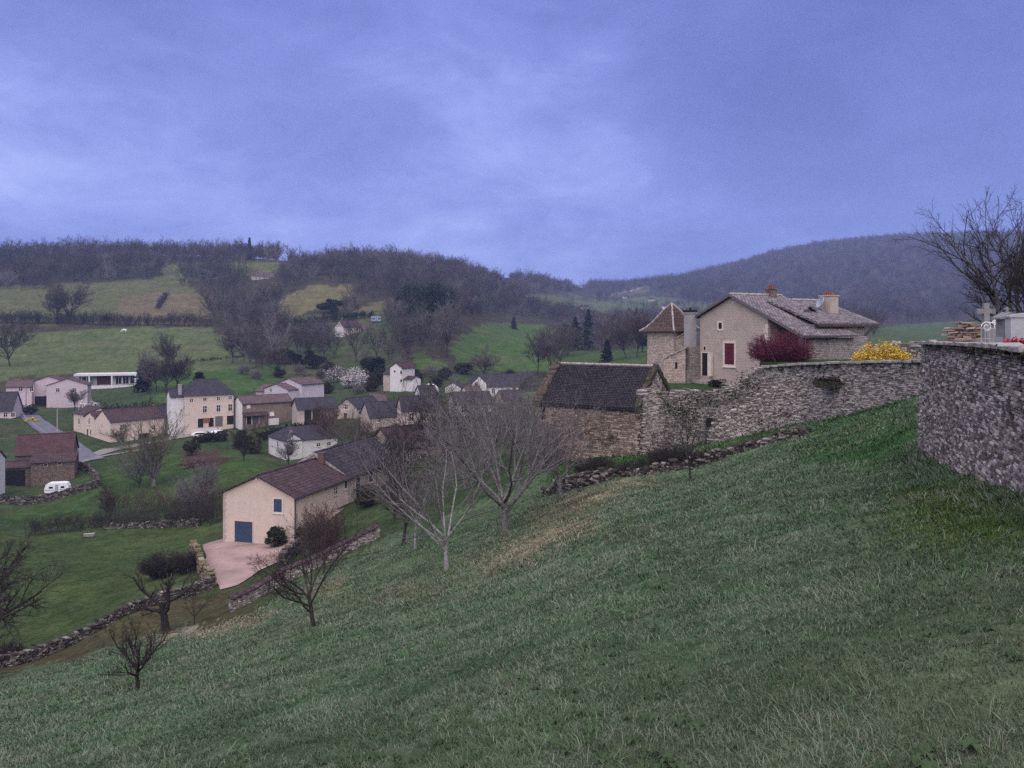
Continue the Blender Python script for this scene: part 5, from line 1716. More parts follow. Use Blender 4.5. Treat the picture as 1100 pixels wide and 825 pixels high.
dry_wall('driveway_wall', 'dark stone retaining wall on the right side of the driveway, under the brown bush',
         ground_path([(302, 70), (306, 73), (318, 76), (335, 76), (356, 73)], 1.3, 0.5, 0.08, 4), 'wall_dark', 0.1, 0.22, 0.6, 54, 0.2)
dry_wall('field_wall', 'ruined mossy wall of loose stones crossing the grass below the terrace wall',
         ground_path([(596, 55), (640, 53.5), (677, 52), (710, 51), (745, 50), (780, 49.2), (807, 48.4), (840, 47.4), (871, 46.6)], 0.5, 0.5, 0.25, 5), 'wall_dark', 0.10, 0.22, 0.7, 55, 0.5, rough=0.15, cat='rubble wall')
dry_wall('field_wall', 'low crumbling stone end piece in front of the ruined wall, right of the orchard',
         ground_path([(584, 53.8), (600, 53.5), (632, 52.6), (655, 52)], 0.4, 0.5, 0.15, 6), 'wall_dark', 0.1, 0.22, 0.7, 56, 0.45, rough=0.12, cat='rubble wall')
dry_wall('garden_wall', 'stone garden wall round the caravan plot',
         ground_path([(-40, 131), (20, 134), (50, 136), (85, 139), (106, 141), (104, 147), (96, 156), (80, 163)], 1.3, 0.9, 0.12, 7), 'wall_dark', 0.13, 0.3, 0.5, 57, 0.2)
dry_wall('field_wall', 'low stone wall across the valley field beside the hedge',
         ground_path([(112, 112), (150, 112), (190, 110), (215, 106)], 0.7, 0.9, 0.2, 8), 'wall_dark', 0.16, 0.36, 0.6, 58, 0.4, rough=0.15)


def hedge(name, label, uF, w, hgt, seed, mat='twig_dark', dens=10, leaf=None, cat='hedge', minr=0.012, r=0.02, leafsize=0.12):
    """a continuous hedge as one thing: stems, and leaves when it has them"""
    rng = np.random.default_rng(seed)
    pw = np.array([gp(u, F)[:2] for u, F in uF])
    seg = np.linalg.norm(np.diff(pw, axis=0), axis=1); S = np.concatenate([[0], np.cumsum(seg)])
    n = int(S[-1] * dens)
    s = rng.random(n) * S[-1]
    lump = 0.55 + 0.75 * fbm(s * (2.2 / w) * 0.35 + seed * 7.3, np.zeros(n), seed)
    x = np.interp(s, S, pw[:, 0]) + rng.normal(0, w * 0.28, n); y = np.interp(s, S, pw[:, 1]) + rng.normal(0, w * 0.28, n)
    z = H(x, y)
    p0 = np.stack([x, y, z - 0.1], 1)
    d = np.stack([rng.normal(0, 0.35, n), rng.normal(0, 0.35, n), np.ones(n)], 1)
    ln = hgt * lump * rng.uniform(0.6, 1.1, n)
    Pp, R = curve_branches(rng, p0, d, ln, 4, 0.14, 0, np.full(n, r), np.full(n, r * 0.5))
    out = [tubes(Pp, R, 3)]
    Q, R2 = children_of(rng, Pp, R, 6, 0.2, 1, 0.35, 0.9, 0.45, 3, 0.15, 0, 0.6, 0.6, minr)
    out.append(tubes(Q, R2, 3))
    Q, R2 = children_of(rng, Q, R2, 3, 0.2, 1, 0.35, 0.9, 0.55, 2, 0.1, 0, 0.7, 0.6, minr)
    out.append(tubes(Q, R2, 3))
    c = pw[len(pw) // 2]
    org = np.array([c[0], c[1], h1(*c)])
    V, F_ = merge(out)
    root = thing(name, label, cat, org)
    geo_obj('stems', (V - org, F_), M[mat], root)
    if leaf:
        C = tip_points(V, leaf[1], rng) - org + rng.normal(0, 0.08, (int(len(V) * leaf[1]), 3))
        geo_obj('leaves', tri_leaves(rng, C, leafsize), M[leaf[0]], root, False)
    return root


hedge('hedge', 'dark brown winter hedge across the valley field left of the cream house', [(30, 112), (60, 113), (100, 114), (150, 113), (200, 110), (238, 104)], 2.2, 2.6, 1, 'twig_dark', 12)
hedge('hedge', 'brambly hedge with taller bushes crossing the field below the big bare willow', [(130, 121), (160, 122), (200, 119), (236, 112)], 3.0, 4.2, 2, 'wood_brown', 9)
hedge('hedge', 'dark hedgerow along the top of the large meadow', [(-90, 440), (0, 442), (60, 441), (110, 440), (170, 442), (226, 445)], 6, 7.5, 3, 'twig_dark', 6.5, minr=0.035, r=0.06)
hedge('hedge', 'dark clipped hedge in front of the tall cream house', [(207, 184), (222, 185), (240, 186)], 1.6, 2.2, 4, 'twig_dark', 12, ('hedge', 0.3), leafsize=0.2)
hedge('hedge', 'dark hedge along the terrace below the brown fronted house', [(280, 186), (300, 188), (322, 190), (345, 190)], 1.6, 2.4, 5, 'twig_dark', 12, ('hedge', 0.3), leafsize=0.2)
hedge('hedge', 'dark shrubby belt behind the cream row, under the meadow houses', [(84, 214), (105, 216), (130, 218), (160, 219), (185, 220)], 3, 4.5, 6, 'twig_dark', 6, ('hedge', 0.15), leafsize=0.3)
hedge('hedge', 'thin dark hedge line across the meadow right of the bare meadow tree', [(190, 330), (215, 338), (240, 346), (262, 352)], 1.5, 1.6, 7, 'twig_dark', 5, minr=0.03, r=0.04)
hedge('hedge', 'narrow dark hedge running uphill through the tan upper field', [(170, 500), (172, 520), (176, 545), (178, 570)], 2.5, 3.0, 8, 'twig_dark', 3, minr=0.04, r=0.06)
hedge('hedge', 'dark hedge on the edge of the clearing above the hillside house', [(300, 455), (330, 462), (360, 470), (400, 478)], 4, 5, 9, 'twig_dark', 3, ('fir', 0.2), minr=0.03, r=0.05, leafsize=0.4)
for i, (pl_, lab) in enumerate((([(570, 1050), (600, 1120), (640, 1180)], 'upper of the faint hedges crossing the far green fields'), ([(660, 1250), (700, 1230), (760, 1200)], 'faint hedge under the far hill across the pale fields'),
                                ([(640, 1300), (665, 1400), (690, 1500)], 'faint hedge climbing beside the far hill track'), ([(590, 800), (620, 820), (660, 850)], 'lower of the faint hedges crossing the far green fields'))):
    hedge('hedge', lab, pl_, 9, 9, 20 + i, 'wood', 0.9, minr=0.08, r=0.12)

# ================================================================ WOODS
wkinds = []
KM = ['wood', 'wood_pale', 'wood_deep', 'wood', 'wood_brown', 'wood_green', 'wood_pale', 'wood_deep', 'wood']
for i in range(9):
    tr_, cr_ = bare_tree(100 + i, 13 + i % 3, 0.22, 0.24, 7, (0.3, 0.85), (8, 9), 0.045, up=0.10, wob=0.13, nodes=(5, 3, 2, 2), k=(5, 4, 3, 3), lenr=(0.9, 0.42, 0.42, 0.4))
    a, b = tr_, cr_
    V = np.concatenate([a[0], b[0]]); F_ = a[1] + [f + len(a[0]) for f in b[1]]
    wkinds.append(np_mesh('wood_tree', V, F_, True))
    wkinds[-1].materials.append(M[KM[i]])
WOODS = [
 # polygon of trunks in the surveyed picture, nearest, farthest, spacing, scale
 ([(-200,313),(55,312),(62,304),(110,304),(170,299),(175,283),(232,283),(300,284),(300,268),(-200,264)], 520, 900, 8.0, 1.0),
 ([(193,309),(243,302),(238,285),(205,290)], 450, 800, 7.5, 1.0),
 ([(226,312),(236,297),(262,298),(300,301),(300,286),(390,281),(470,287),(560,300),(600,309),(575,317),(545,330),(500,345),(482,368),(476,392),(440,386),(420,396),(330,388),(300,384),(280,402),(262,396),(262,378),(240,352),(224,345)], 300, 960, 9.2, 1.0),
 ([(480,346),(520,340),(560,340),(600,346),(640,352),(640,345),(600,338),(560,330),(500,330)], 500, 1100, 9, 1.0),
 ([(545,300),(600,306),(650,318),(690,312),(640,326),(575,316)], 1000, 1800, 13, 1.15),
 ([(655,386),(700,382),(700,340),(660,345),(640,352),(610,352),(640,372)], 380, 1100, 10, 1.0),
 ([(625,318),(660,312),(700,312),(740,326),(800,332),(860,346),(940,352),(1010,345),(1080,338),(1300,338),(1300,236),(1100,236),(950,246),(850,260),(740,290),(697,300),(640,302)], 900, 2600, 14.5, 1.15),
 ([(690,330),(740,326),(800,332),(860,346),(700,352)], 600, 1300, 20, 1.1),
 ([(858,350),(940,356),(940,362),(858,362)], 400, 900, 10, 0.9),
]
HOLES = [[(688,331),(765,326),(770,337),(690,342)], [(572,319),(640,313),(645,329),(590,333)], [(655,352),(690,350),(690,362),(655,364)], [(296,350),(303,318),(340,303),(384,305),(390,322),(360,340),(325,352)], [(370,352),(395,324),(434,318),(434,334),(402,352)], [(290,362),(340,339),(415,336),(418,385),(362,388),(345,368),(310,368)],
         [(258,330),(266,282),(304,282),(304,330)], [(443,386),(452,376),(482,388),(478,402)]]
rng = np.random.default_rng(404)
SP = []
for poly, r0_, r1_, sp, sc in WOODS:
    us = [p[0] for p in poly]
    xs0, xs1 = (min(us) - CU) / FPX * (r1_ if min(us) < CU else r0_), (max(us) - CU) / FPX * (r1_ if max(us) > CU else r0_)
    gx, gy = np.meshgrid(np.arange(xs0, xs1, sp), np.arange(r0_ * 0.8, r1_, sp))
    gx = (gx + rng.uniform(-0.48, 0.48, gx.shape) * sp).ravel(); gy = (gy + rng.uniform(-0.48, 0.48, gy.shape) * sp).ravel()
    gz = H(gx, gy)
    u, v = proj(gx, gy, gz)
    rr_ = np.hypot(gx, gy)
    ok = inpoly(u, v, poly) & (rr_ > r0_) & (rr_ < r1_)
    for hp in HOLES:
        ok &= ~inpoly(u, v, hp)
    ok &= shows(gx, gy, gz + 15 * sc) & (u > -140) & (u < 1240)
    q = np.stack([gx, gy, gz, np.full(len(gx), sc)], 1)[ok]
    SP.append(q)
SP = np.concatenate(SP)
dist = np.hypot(SP[:, 0], SP[:, 1])
order = np.argsort(dist / SP[:, 3])
SP = SP[order]
print('wood trees', len(SP))
NI = 285
for i in range(min(NI, len(SP))):
    x, y, z, s = SP[i]
    o = bpy.data.objects.new('bare_tree', wkinds[(i * 7) % 9])
    COL.objects.link(o)
    k = s * rng.uniform(0.5, 1.35)
    o.location = (x, y, z - 0.2); o.rotation_euler = (0, 0, rng.uniform(0, 6.28)); o.scale = (k, k, k * rng.uniform(0.9, 1.15))
    u_ = proj(np.array([x]), np.array([y]), np.array([z]))[0][0]
    if x < xat(640, y):
        tag(o, 'leafless grey brown tree in the wood on the middle hill', 'tree', 'bare trees of the hillside woods')
    else:
        tag(o, 'leafless grey brown tree in the valley wood behind the stone tower', 'tree', 'bare trees of the valley wood')
rest = SP[NI:]
n = len(rest)
me = bpy.data.meshes.new('woodland')
me.vertices.add(n)
me.vertices.foreach_set('co', (rest[:, :3] - np.array([0, 0, 0.3])).astype(np.float32).ravel())
set_attr(me, 'scl', 'FLOAT', 'POINT', rest[:, 3] * (0.45 + 0.95 * rng.random(n) ** 1.3))
set_attr(me, 'rot', 'FLOAT', 'POINT', rng.uniform(0, 6.28, n))
wo = link('woodland', me, None, [])
tag(wo, 'leafless grey brown woods covering the ridge and the far hill', 'woods', None, 'stuff')


def scatter(ob, meshes, name):
    """real geometry repeated over the object's own points (each kind taken from a tree standing in the wood)"""
    ng = bpy.data.node_groups.new(name, 'GeometryNodeTree')
    ng.interface.new_socket('Geometry', in_out='INPUT', socket_type='NodeSocketGeometry')
    ng.interface.new_socket('Geometry', in_out='OUTPUT', socket_type='NodeSocketGeometry')
    gi = ng.nodes.new('NodeGroupInput'); go = ng.nodes.new('NodeGroupOutput')
    ip = ng.nodes.new('GeometryNodeInstanceOnPoints')
    jn = ng.nodes.new('GeometryNodeGeometryToInstance')
    srcs = []
    for ms in meshes:
        src = next(o for o in scene.objects if o.type == 'MESH' and o.data == ms)
        oi = ng.nodes.new('GeometryNodeObjectInfo'); oi.inputs['Object'].default_value = src; oi.inputs['As Instance'].default_value = False
        oi.transform_space = 'ORIGINAL'
        srcs.append(oi)
    for oi in reversed(srcs):
        ng.links.new(oi.outputs['Geometry'], jn.inputs[0])
    ip.inputs['Pick Instance'].default_value = True
    ng.links.new(gi.outputs[0], ip.inputs['Points'])
    ng.links.new(jn.outputs[0], ip.inputs['Instance'])
    a1 = ng.nodes.new('GeometryNodeInputNamedAttribute'); a1.data_type = 'FLOAT'; a1.inputs[0].default_value = 'scl'
    a2 = ng.nodes.new('GeometryNodeInputNamedAttribute'); a2.data_type = 'FLOAT'; a2.inputs[0].default_value = 'rot'
    cb = ng.nodes.new('ShaderNodeCombineXYZ')
    ng.links.new(a2.outputs['Attribute'], cb.inputs[2])
    er = ng.nodes.new('FunctionNodeEulerToRotation')
    ng.links.new(cb.outputs[0], er.inputs[0])
    ng.links.new(er.outputs[0], ip.inputs['Rotation'])
    ng.links.new(a1.outputs['Attribute'], ip.inputs['Scale'])
    ng.links.new(ip.outputs[0], go.inputs[0])
    md = ob.modifiers.new('scatter', 'NODES'); md.node_group = ng


scatter(wo, wkinds, 'wood_scatter')

# ================================================================ SINGLE TREES
def put_tree(label, u, F, h, seed, mats=('bark', 'twig'), name='bare_tree', cat='tree', dz=0.0, v=None, **kw):
    p = gp(u, F)
    a, b = bare_tree(seed, h, **kw)
    return tree_thing(label, p + np.array([0, 0, dz]), (a, b), mats, cat, name)


# orchard on the pasture
put_tree('pale barked orchard tree with upright forked crown, nearest of the orchard group', 480, 37.5, 6.6, 7, ('bark_pale', 'twig'), trunk=0.24, r0=0.12, limbs=8, spread=(0.35, 1.0), per=(8, 7, 4), minr=0.0065, up=0.10, lenr=(0.95, 0.5, 0.48, 0.42))
put_tree('large spreading orchard tree with dark leaning trunk, middle of the group', 543, 44.5, 8.2, 12, ('bark', 'twig'), trunk=0.2, r0=0.2, limbs=9, spread=(0.45, 1.1), per=(8, 7, 5), minr=0.0075, up=0.06, lean=(-0.08, 0), lenr=(1.0, 0.5, 0.48, 0.42))
put_tree('small orchard tree with thick dark trunk at the foot of the ruined wall', 603, 51, 4.4, 15, ('bark', 'twig'), trunk=0.3, r0=0.17, limbs=6, spread=(0.5, 1.15), per=(7, 7, 5), minr=0.008, up=0.08)
put_tree('slim orchard tree with dark trunk, behind the pale barked one on the left', 433, 52, 6.0, 21, ('bark_dark', 'twig_dark'), trunk=0.3, r0=0.11, limbs=6, spread=(0.25, 0.65), per=(8, 7, 5), minr=0.008)
put_tree('slim pale orchard tree leaning right, just left of the pale barked one', 446, 48.5, 4.6, 22, ('bark_pale', 'twig'), trunk=0.36, r0=0.085, limbs=5, spread=(0.3, 0.85), per=(7, 6, 5), minr=0.007, lean=(0.12, 0))
put_tree('thin young tree with dark stem standing alone before the ruined wall', 742, 43, 3.6, 23, ('bark_dark', 'twig_dark'), trunk=0.3, r0=0.07, limbs=5, spread=(0.35, 1.0), per=(6, 5, 4), minr=0.006)
put_tree('gnarled fruit tree with long forked low limb beside the red capped wall', 338, 30, 4.3, 31, ('bark_dark', 'twig_dark'), trunk=0.28, r0=0.085, limbs=8, spread=(0.45, 1.2), per=(8, 7, 5), minr=0.005, up=0.05, lean=(-0.14, 0), wob=0.2)
put_tree('small round headed bare tree low on the left of the pasture', 147, 25.5, 2.45, 37, ('bark_dark', 'twig_dark'), trunk=0.36, r0=0.07, limbs=9, spread=(0.4, 1.05), per=(7, 6, 5), minr=0.004, up=0.09)
put_tree('old pollard tree with thick trunk and stub branches in front of the dark field wall', 178, 57.5, 4.9, 41, ('bark_dark', 'twig_dark'), trunk=0.42, r0=0.3, limbs=5, spread=(0.6, 1.35), per=(5, 5, 4), minr=0.009, up=0.1, wob=0.25, lenr=(1.1, 0.45, 0.4, 0.4))
put_tree('thin sapling between the old pollard and the driveway wall', 209, 57.5, 3.0, 43, ('bark_dark', 'twig_dark'), trunk=0.3, r0=0.045, limbs=5, spread=(0.3, 0.9), per=(5, 4), minr=0.007)
put_tree('thin sapling standing behind the gnarled fruit tree near the capped wall', 347, 55, 3.6, 44, ('bark_dark', 'twig_dark'), trunk=0.35, r0=0.06, limbs=5, spread=(0.3, 0.8), per=(6, 5), minr=0.008)
# large dark tree entering from the left
put_tree('large dark tree reaching in from the left edge with drooping bare branches', -52, 44, 10.5, 52, ('bark_dark', 'twig_dark'), trunk=0.25, r0=0.3, limbs=12, spread=(0.4, 1.25), per=(9, 8, 6), minr=0.009, up=-0.01, wob=0.16, lenr=(0.72, 0.5, 0.45, 0.42), limb_up=0.03)
# tangle around the orchard and behind it
TG = [(462, 108, 8.5, 'twig_dark', 'dark tree before the left windows of the cream walled house'), (495, 97, 8.0, 'twig_dark', 'dark tree between the two glimpsed houses behind the orchard'), (532, 104, 8.0, 'twig_dark', 'dark tree right of the white walled house, behind the spreading orchard tree'), (411, 114, 7.5, 'twig_dark', 'dark tree just past the far gable of the cream farmhouse'), (421, 97, 6.5, 'twig_dark', 'dark tangled tree against the end of the cream farmhouse'), (436, 88, 8.5, 'twig_dark', 'tall dark tree left of the brown roofed stone house'), 
      (500, 72, 8.2, 'twig', 'dense grey tree behind the pale barked orchard tree'), (520, 84, 9.0, 'twig', 'dense grey tree behind the large spreading orchard tree, left side'), (552, 70, 6.5, 'twig', 'grey thicket tree close to the stone barn corner'),
      (572, 76, 5.5, 'twig', 'small grey tree touching the left end of the stone barn'), (478, 100, 8.5, 'twig_dark', 'tall dark tree in front of the cream walled house'), (508, 112, 8.5, 'twig_dark', 'tall dark tree in front of the white walled house'),
       (447, 118, 10.5, 'twig_dark', 'tallest dark tree, above the broad brown roof'), (398, 128, 7.5, 'wood_brown', 'reddish tree behind the dark roof of the cream farmhouse'),
      (378, 150, 7.5, 'wood_brown', 'reddish leafless tree right of the low white hipped house'), (368, 160, 8.0, 'wood_brown', 'reddish leafless tree behind the low white hipped house'), 
      (590, 62, 4.6, 'twig', 'low grey tree in front of the barn wall'), (424, 72, 4.5, 'twig_dark', 'dark small tree on the grass bank beside the cream farmhouse')]
for i, (u, F, hh, mt, lab) in enumerate(TG):
    put_tree(lab, u, F, hh, 300 + i, ('bark_dark' if 'dark' in mt else 'bark', mt), trunk=0.2, r0=0.012 * hh + 0.05, limbs=8, spread=(0.35, 1.0), per=(8, 7, 4), minr=0.011, up=0.07, lenr=(0.95, 0.5, 0.46, 0.42))
# village and meadow trees
VT = [(165, 140, 11.5, 'budding', 'big budding willow with several leaning trunks in the valley field', 0.12, 0.42), (150, 139, 6.0, 'twig', 'low leaning grey tree at the left foot of the big willow', 0.15, 0.1), (10, 330, 17, 'wood', 'bare tree at the left edge of the large meadow', 0.25, 0.3),
      (75, 445, 23, 'wood', 'large bare tree breaking the hedgerow above the large meadow', 0.22, 0.5), (62, 445, 17, 'wood', 'smaller bare tree just left of the large hedgerow tree', 0.25, 0.3), (182, 300, 15, 'wood', 'round bare tree on a tall stem at the meadow edge above the dark conifer', 0.4, 0.25),
      (168, 262, 13, 'twig', 'slender grey birch beside the dark conifer above the cream row', 0.3, 0.16), (160, 262, 11, 'twig', 'grey bare tree right behind the dark conifer above the cream row', 0.3, 0.16), (178, 255, 11, 'wood', 'bare tree left of the tall cream house', 0.25, 0.2), (190, 262, 10, 'wood', 'bare tree behind the roof of the tall cream house', 0.25, 0.2),
      (480, 330, 22, 'twig', 'tall pale bare tree at the left edge of the green hillside field', 0.35, 0.3), (578, 300, 15, 'wood', 'bare tree at the right foot of the green hillside field', 0.3, 0.2), (590, 290, 17, 'wood', 'bare tree above the left end of the barn roof', 0.3, 0.2), (602, 310, 16, 'wood', 'broad bare tree above the barn ridge', 0.3, 0.25),
      (520, 290, 9, 'wood', 'round bare bushy tree in the lower corner of the green hillside field', 0.2, 0.18), (672, 300, 14, 'wood', 'bare tree left of the stone tower roof', 0.3, 0.2), (684, 290, 16, 'wood_brown', 'reddish bare tree close to the stone tower', 0.3, 0.2),
      (340, 178, 5.5, 'wood_brown', 'reddish bush tree left of the farm shed bays', 0.2, 0.12), (355, 172, 8.0, 'wood_brown', 'reddish bare tree before the beige gabled house', 0.2, 0.16), (262, 152, 6.0, 'twig_dark', 'dark small tree left of the low white hipped house', 0.2, 0.12),
      (222, 118, 6.5, 'twig', 'grey hedge tree left of the cream farmhouse gable', 0.2, 0.12), (205, 112, 5.5, 'twig', 'grey bushy tree in the hedge near the driveway', 0.2, 0.1), (118, 118, 4.5, 'wood_brown', 'reddish bush tree in the valley hedge', 0.15, 0.1), (310, 152, 5.0, 'twig', 'grey bare tree in front of the low white hipped house', 0.2, 0.1),
      (80, 240, 6, 'twig', 'bare tree against the right pink gable', 0.3, 0.1), (130, 180, 5, 'budding', 'small budding tree in front of the cream row', 0.3, 0.1), (300, 300, 11, 'wood', 'bare tree on the green slope above the village, right side', 0.3, 0.2), (250, 330, 12, 'wood', 'bare tree at the edge of the wood above the tall house', 0.3, 0.2)]
for i, (u, F, hh, mt, lab, tk, r0_) in enumerate(VT):
    mr = max(0.010, F * 0.00012)
    put_tree(lab, u, F, hh, 500 + i, ('bark_dark' if mt != 'budding' else 'bark', mt), trunk=tk, r0=r0_, limbs=10, spread=(0.2, 0.8), per=(10, 9, 4) if F > 200 else (9, 7, 5), minr=mr, up=0.08, lenr=(0.95, 0.46, 0.44, 0.42))

# the big tree by the cemetery
put_tree('large leafless tree with wide drooping crown above the cemetery wall', 1094, 33.0, 6.0, 66, ('bark', 'twig_dark'), trunk=0.2, r0=0.17, limbs=12, spread=(0.15, 1.2), per=(10, 8, 6), minr=0.0055, up=0.05, wob=0.12, lenr=(0.9, 0.48, 0.46, 0.42), dz=-0.0, limb_up=0.14)

# ---------------------------------------------------------------- shrubs
def shrub(label, u, F, rx, rz, seed, leafmat=None, n=900, size=0.1, stems='twig_dark', ns=40, cat='shrub', name='shrub', z=None, ry=None, kind='leaf', per=6, minr=0.008, shell=0.5):
    p = gp(u, F)
    if z is not None:
        p[2] = z
    r_ = thing(name, label, cat, p)
    geo_obj('stems', twig_bush(seed, rx, ry or rx, rz, ns, per, 0.02, minr), M[stems], r_)
    if leafmat:
        geo_obj('foliage', leaf_mass(seed + 1, rx, ry or rx, rz * 0.5, n, size, 12, shell, 0.0), M[leafmat], r_, False)
    return r_


def flower_bush(label, u, F, rx, rz, seed, mat, stemmat, frac, size, ns=60, z=None, cat='shrub', minr=0.008):
    p = gp(u, F)
    if z is not None:
        p[2] = z
    r_ = thing('flowering_shrub', label, cat, p)
    rng_ = np.random.default_rng(seed)
    ge = twig_bush(seed, rx, rx * 0.8, rz, ns, 7, 0.02, minr)
    geo_obj('stems', ge, M[stemmat], r_)
    C = tip_points(ge[0], frac, rng_)
    C = C[C[:, 2] > rz * 0.12]
    geo_obj('blossom', tri_leaves(rng_, C + rng_.normal(0, 0.04, C.shape), size), M[mat], r_, False)
    return r_


flower_bush('bright yellow flowering bush on the terrace wall right of the farmhouse', 947, 50.3, 2.0, 1.5, 61, 'forsythia', 'twig', 0.42, 0.05, 190, z=-2.3)
flower_bush('dense dark red twiggy bush on the terrace in front of the farmhouse porch', 838, 61.0, 3.0, 2.35, 62, 'plum', 'plum', 0.28, 0.04, 230, z=-2.4, minr=0.011)
flower_bush('white blossoming tree below the white wood edge house, left of it', 381, 262, 4.6, 5.8, 63, 'blossom', 'twig', 0.32, 0.2, 80, minr=0.03, cat='tree')
flower_bush('smaller paler blossoming tree up the slope left of the white blossoming one', 360, 285, 3.8, 6.0, 64, 'blossom', 'twig', 0.07, 0.2, 80, minr=0.03, cat='tree')
flower_bush('tiny yellow flowering bush on the slope below the blossoming trees', 338, 255, 2.2, 2.6, 65, 'forsythia', 'twig', 0.3, 0.2, 40, minr=0.02)
flower_bush('yellow flowering bush beside the white house behind the orchard', 502, 222, 2.0, 2.6, 66, 'forsythia', 'twig', 0.3, 0.2, 40, minr=0.02)
flower_bush('low yellow bush on the grass beside the lane', 33, 212, 1.8, 1.2, 67, 'forsythia', 'twig', 0.3, 0.15, 40, minr=0.02)
flower_bush('white blossoming shrub in front of the pink gable, right corner', 95, 236, 3.2, 3.2, 68, 'blossom', 'twig', 0.2, 0.25, 40, minr=0.02)
shrub('rounded dark evergreen shrub beside the blue garage door', 297, 82.0, 1.2, 2.1, 71, 'leaf', 2600, 0.10)
shrub('low dark evergreen shrub at the right corner of the cream farmhouse', 322, 83.5, 0.9, 1.3, 72, 'leaf', 1500, 0.09)
shrub('dark ivy covered mound against the cream farmhouse wall', 392, 88, 1.7, 2.6, 73, 'hedge', 3000, 0.11)
shrub('tall brownish twiggy bush standing above the driveway wall', 345, 72, 1.9, 4.3, 74, None, stems='wood_brown', ns=130, per=8, minr=0.012)
shrub('wide dark bramble thicket in the field left of the driveway', 178, 78, 3.2, 2.3, 75, None, stems='twig_dark', ns=260, per=9, minr=0.013, ry=2.0)
shrub('lower end of the dark bramble thicket beside the ochre wall', 200, 76, 1.6, 2.0, 76, None, stems='twig_dark', ns=120, per=9, minr=0.013)
shrub('dark scrub at the left edge behind the field wall', 8, 60, 1.5, 1.4, 77, None, stems='twig_dark', ns=110, per=8, minr=0.011)
shrub('thin budding shrub against the lower stone wall of the barn', 655, 61, 1.5, 3.2, 78, None, stems='budding', ns=60, per=8, minr=0.008)
shrub('leafless shrub at the left foot of the barn', 585, 62.5, 1.6, 2.4, 79, None, stems='twig', ns=70, per=8, minr=0.009)
shrub('dark brambles over the ruined wall, middle part', 722, 53.5, 2.2, 1.5, 80, None, stems='twig_dark', ns=170, per=8, minr=0.01)
shrub('dark brambles at the left part of the ruined wall', 640, 56.5, 2.4, 1.1, 81, None, stems='twig_dark', ns=150, per=8, minr=0.01)
shrub('dark brambles over the ruined wall, right of the young tree', 765, 50.5, 2.4, 0.9, 95, None, stems='twig_dark', ns=170, per=8, minr=0.01, ry=1.0)
shrub('brown brambles over the upper right end of the ruined wall', 812, 49.2, 2.2, 0.7, 96, None, stems='wood_brown', ns=150, per=8, minr=0.01, ry=1.0)
shrub('dark brambles on the ruined wall just left of the young tree', 690, 52.5, 2.6, 1.1, 97, None, stems='twig_dark', ns=190, per=8, minr=0.01, ry=1.0)
shrub('brown dead bracken patch mounded in the valley field', 212, 152, 3.4, 0.6, 82, 'litter', 2600, 0.16)
shrub('dark green garden bush right of the parked cars', 262, 178, 3.0, 4.5, 83, 'hedge', 2600, 0.22)
shrub('olive green rounded garden bush beside the low white hipped house', 272, 172, 2.4, 3.6, 84, 'olive', 2200, 0.2)
shrub('dark garden bush left of the parked white cars', 205, 168, 1.6, 3.0, 85, 'hedge', 1200, 0.18)
shrub('dark green bush on the bank by the pink house garage', 32, 226, 2.5, 3.0, 86, 'hedge', 1600, 0.25)
shrub('dark round bush at the edge of the green hillside field', 500, 292, 5, 4.5, 87, 'hedge', 2200, 0.4)
shrub('ivy clad dark stump left of the farmhouse steps', 770, 67.5, 0.9, 0.7, 88, 'hedge', 900, 0.08, z=-4.8)


def fir(label, u, F, hh, r_, seed, n=2200, size=0.5, mat='fir', name='conifer', power=0.9):
    p = gp(u, F)
    a, b = conifer(seed, hh, r_, n, size, power=power)
    t_ = thing(name, label, 'tree', p)
    geo_obj('trunk', a, M['bark_dark'], t_); geo_obj('crown', b, M[mat], t_, False)
    return t_


fir('tall dark conifer between the modern white house and the tall cream house', 153, 268, 10.5, 4.2, 1, 3000, 0.45, power=0.6)
fir('dark conifer behind the left roof of the tall cream house', 214, 235, 9.0, 5.0, 2, 3000, 0.45, power=0.5)
fir('lone dark fir on the skyline of the left ridge', 268, 765, 21, 5, 3, 1500, 0.9)
for i, (u, F, hh, rr_, lab) in enumerate(((468, 400, 26, 8, 'dark pines in the wood above the green field, nearest the field'), (455, 430, 24, 8, 'dark pine in the wood left of the tall pale tree'), (442, 455, 22, 7, 'dark pine in the middle hill wood, upper left of the pines'), (478, 440, 25, 8, 'dark pine in the middle hill wood behind the tall pale tree'),
                                    (618, 420, 17, 6.5, 'dark cypress tree in the valley, left one of the pair'), (632, 415, 21, 6.5, 'tallest dark cypress in the valley above the barn ridge'), (610, 380, 14, 5.5, 'rounded dark evergreen in front of the valley cypresses'),
                                    (690, 330, 15, 6, 'dark spreading conifer just left of the stone tower'), (652, 300, 8, 3, 'small dark fir above the barn ridge, right part'), (552, 600, 9, 3.5, 'single small dark fir at the top of the green hillside field'))):
    lab = lab.replace('pines', 'pine')
    if 'pine' in lab or 'rounded' in lab or 'spreading' in lab:
        p = gp(u, F); t_ = thing('pine_tree', lab, 'tree', p)
        tp_ = np.array([[[0, 0, -0.3], [0.2, 0.1, hh * 0.5], [0, 0, hh * 0.85]]])
        geo_obj('trunk', tubes(tp_, np.array([[0.35, 0.25, 0.1]]), 6), M['bark_dark'], t_)
        V_, F_2 = leaf_mass(700 + i, rr_ * 1.15, rr_ * 1.15, hh * 0.42, 4200, 0.5, 16, 0.3)
        V_[:, 2] += hh * 0.2
        geo_obj('crown', (V_, F_2), M['pine'], t_, False)
    else:
        fir(lab, u, F, hh, rr_, 30 + i, 3200, 0.6, mat='pine', power=0.7)
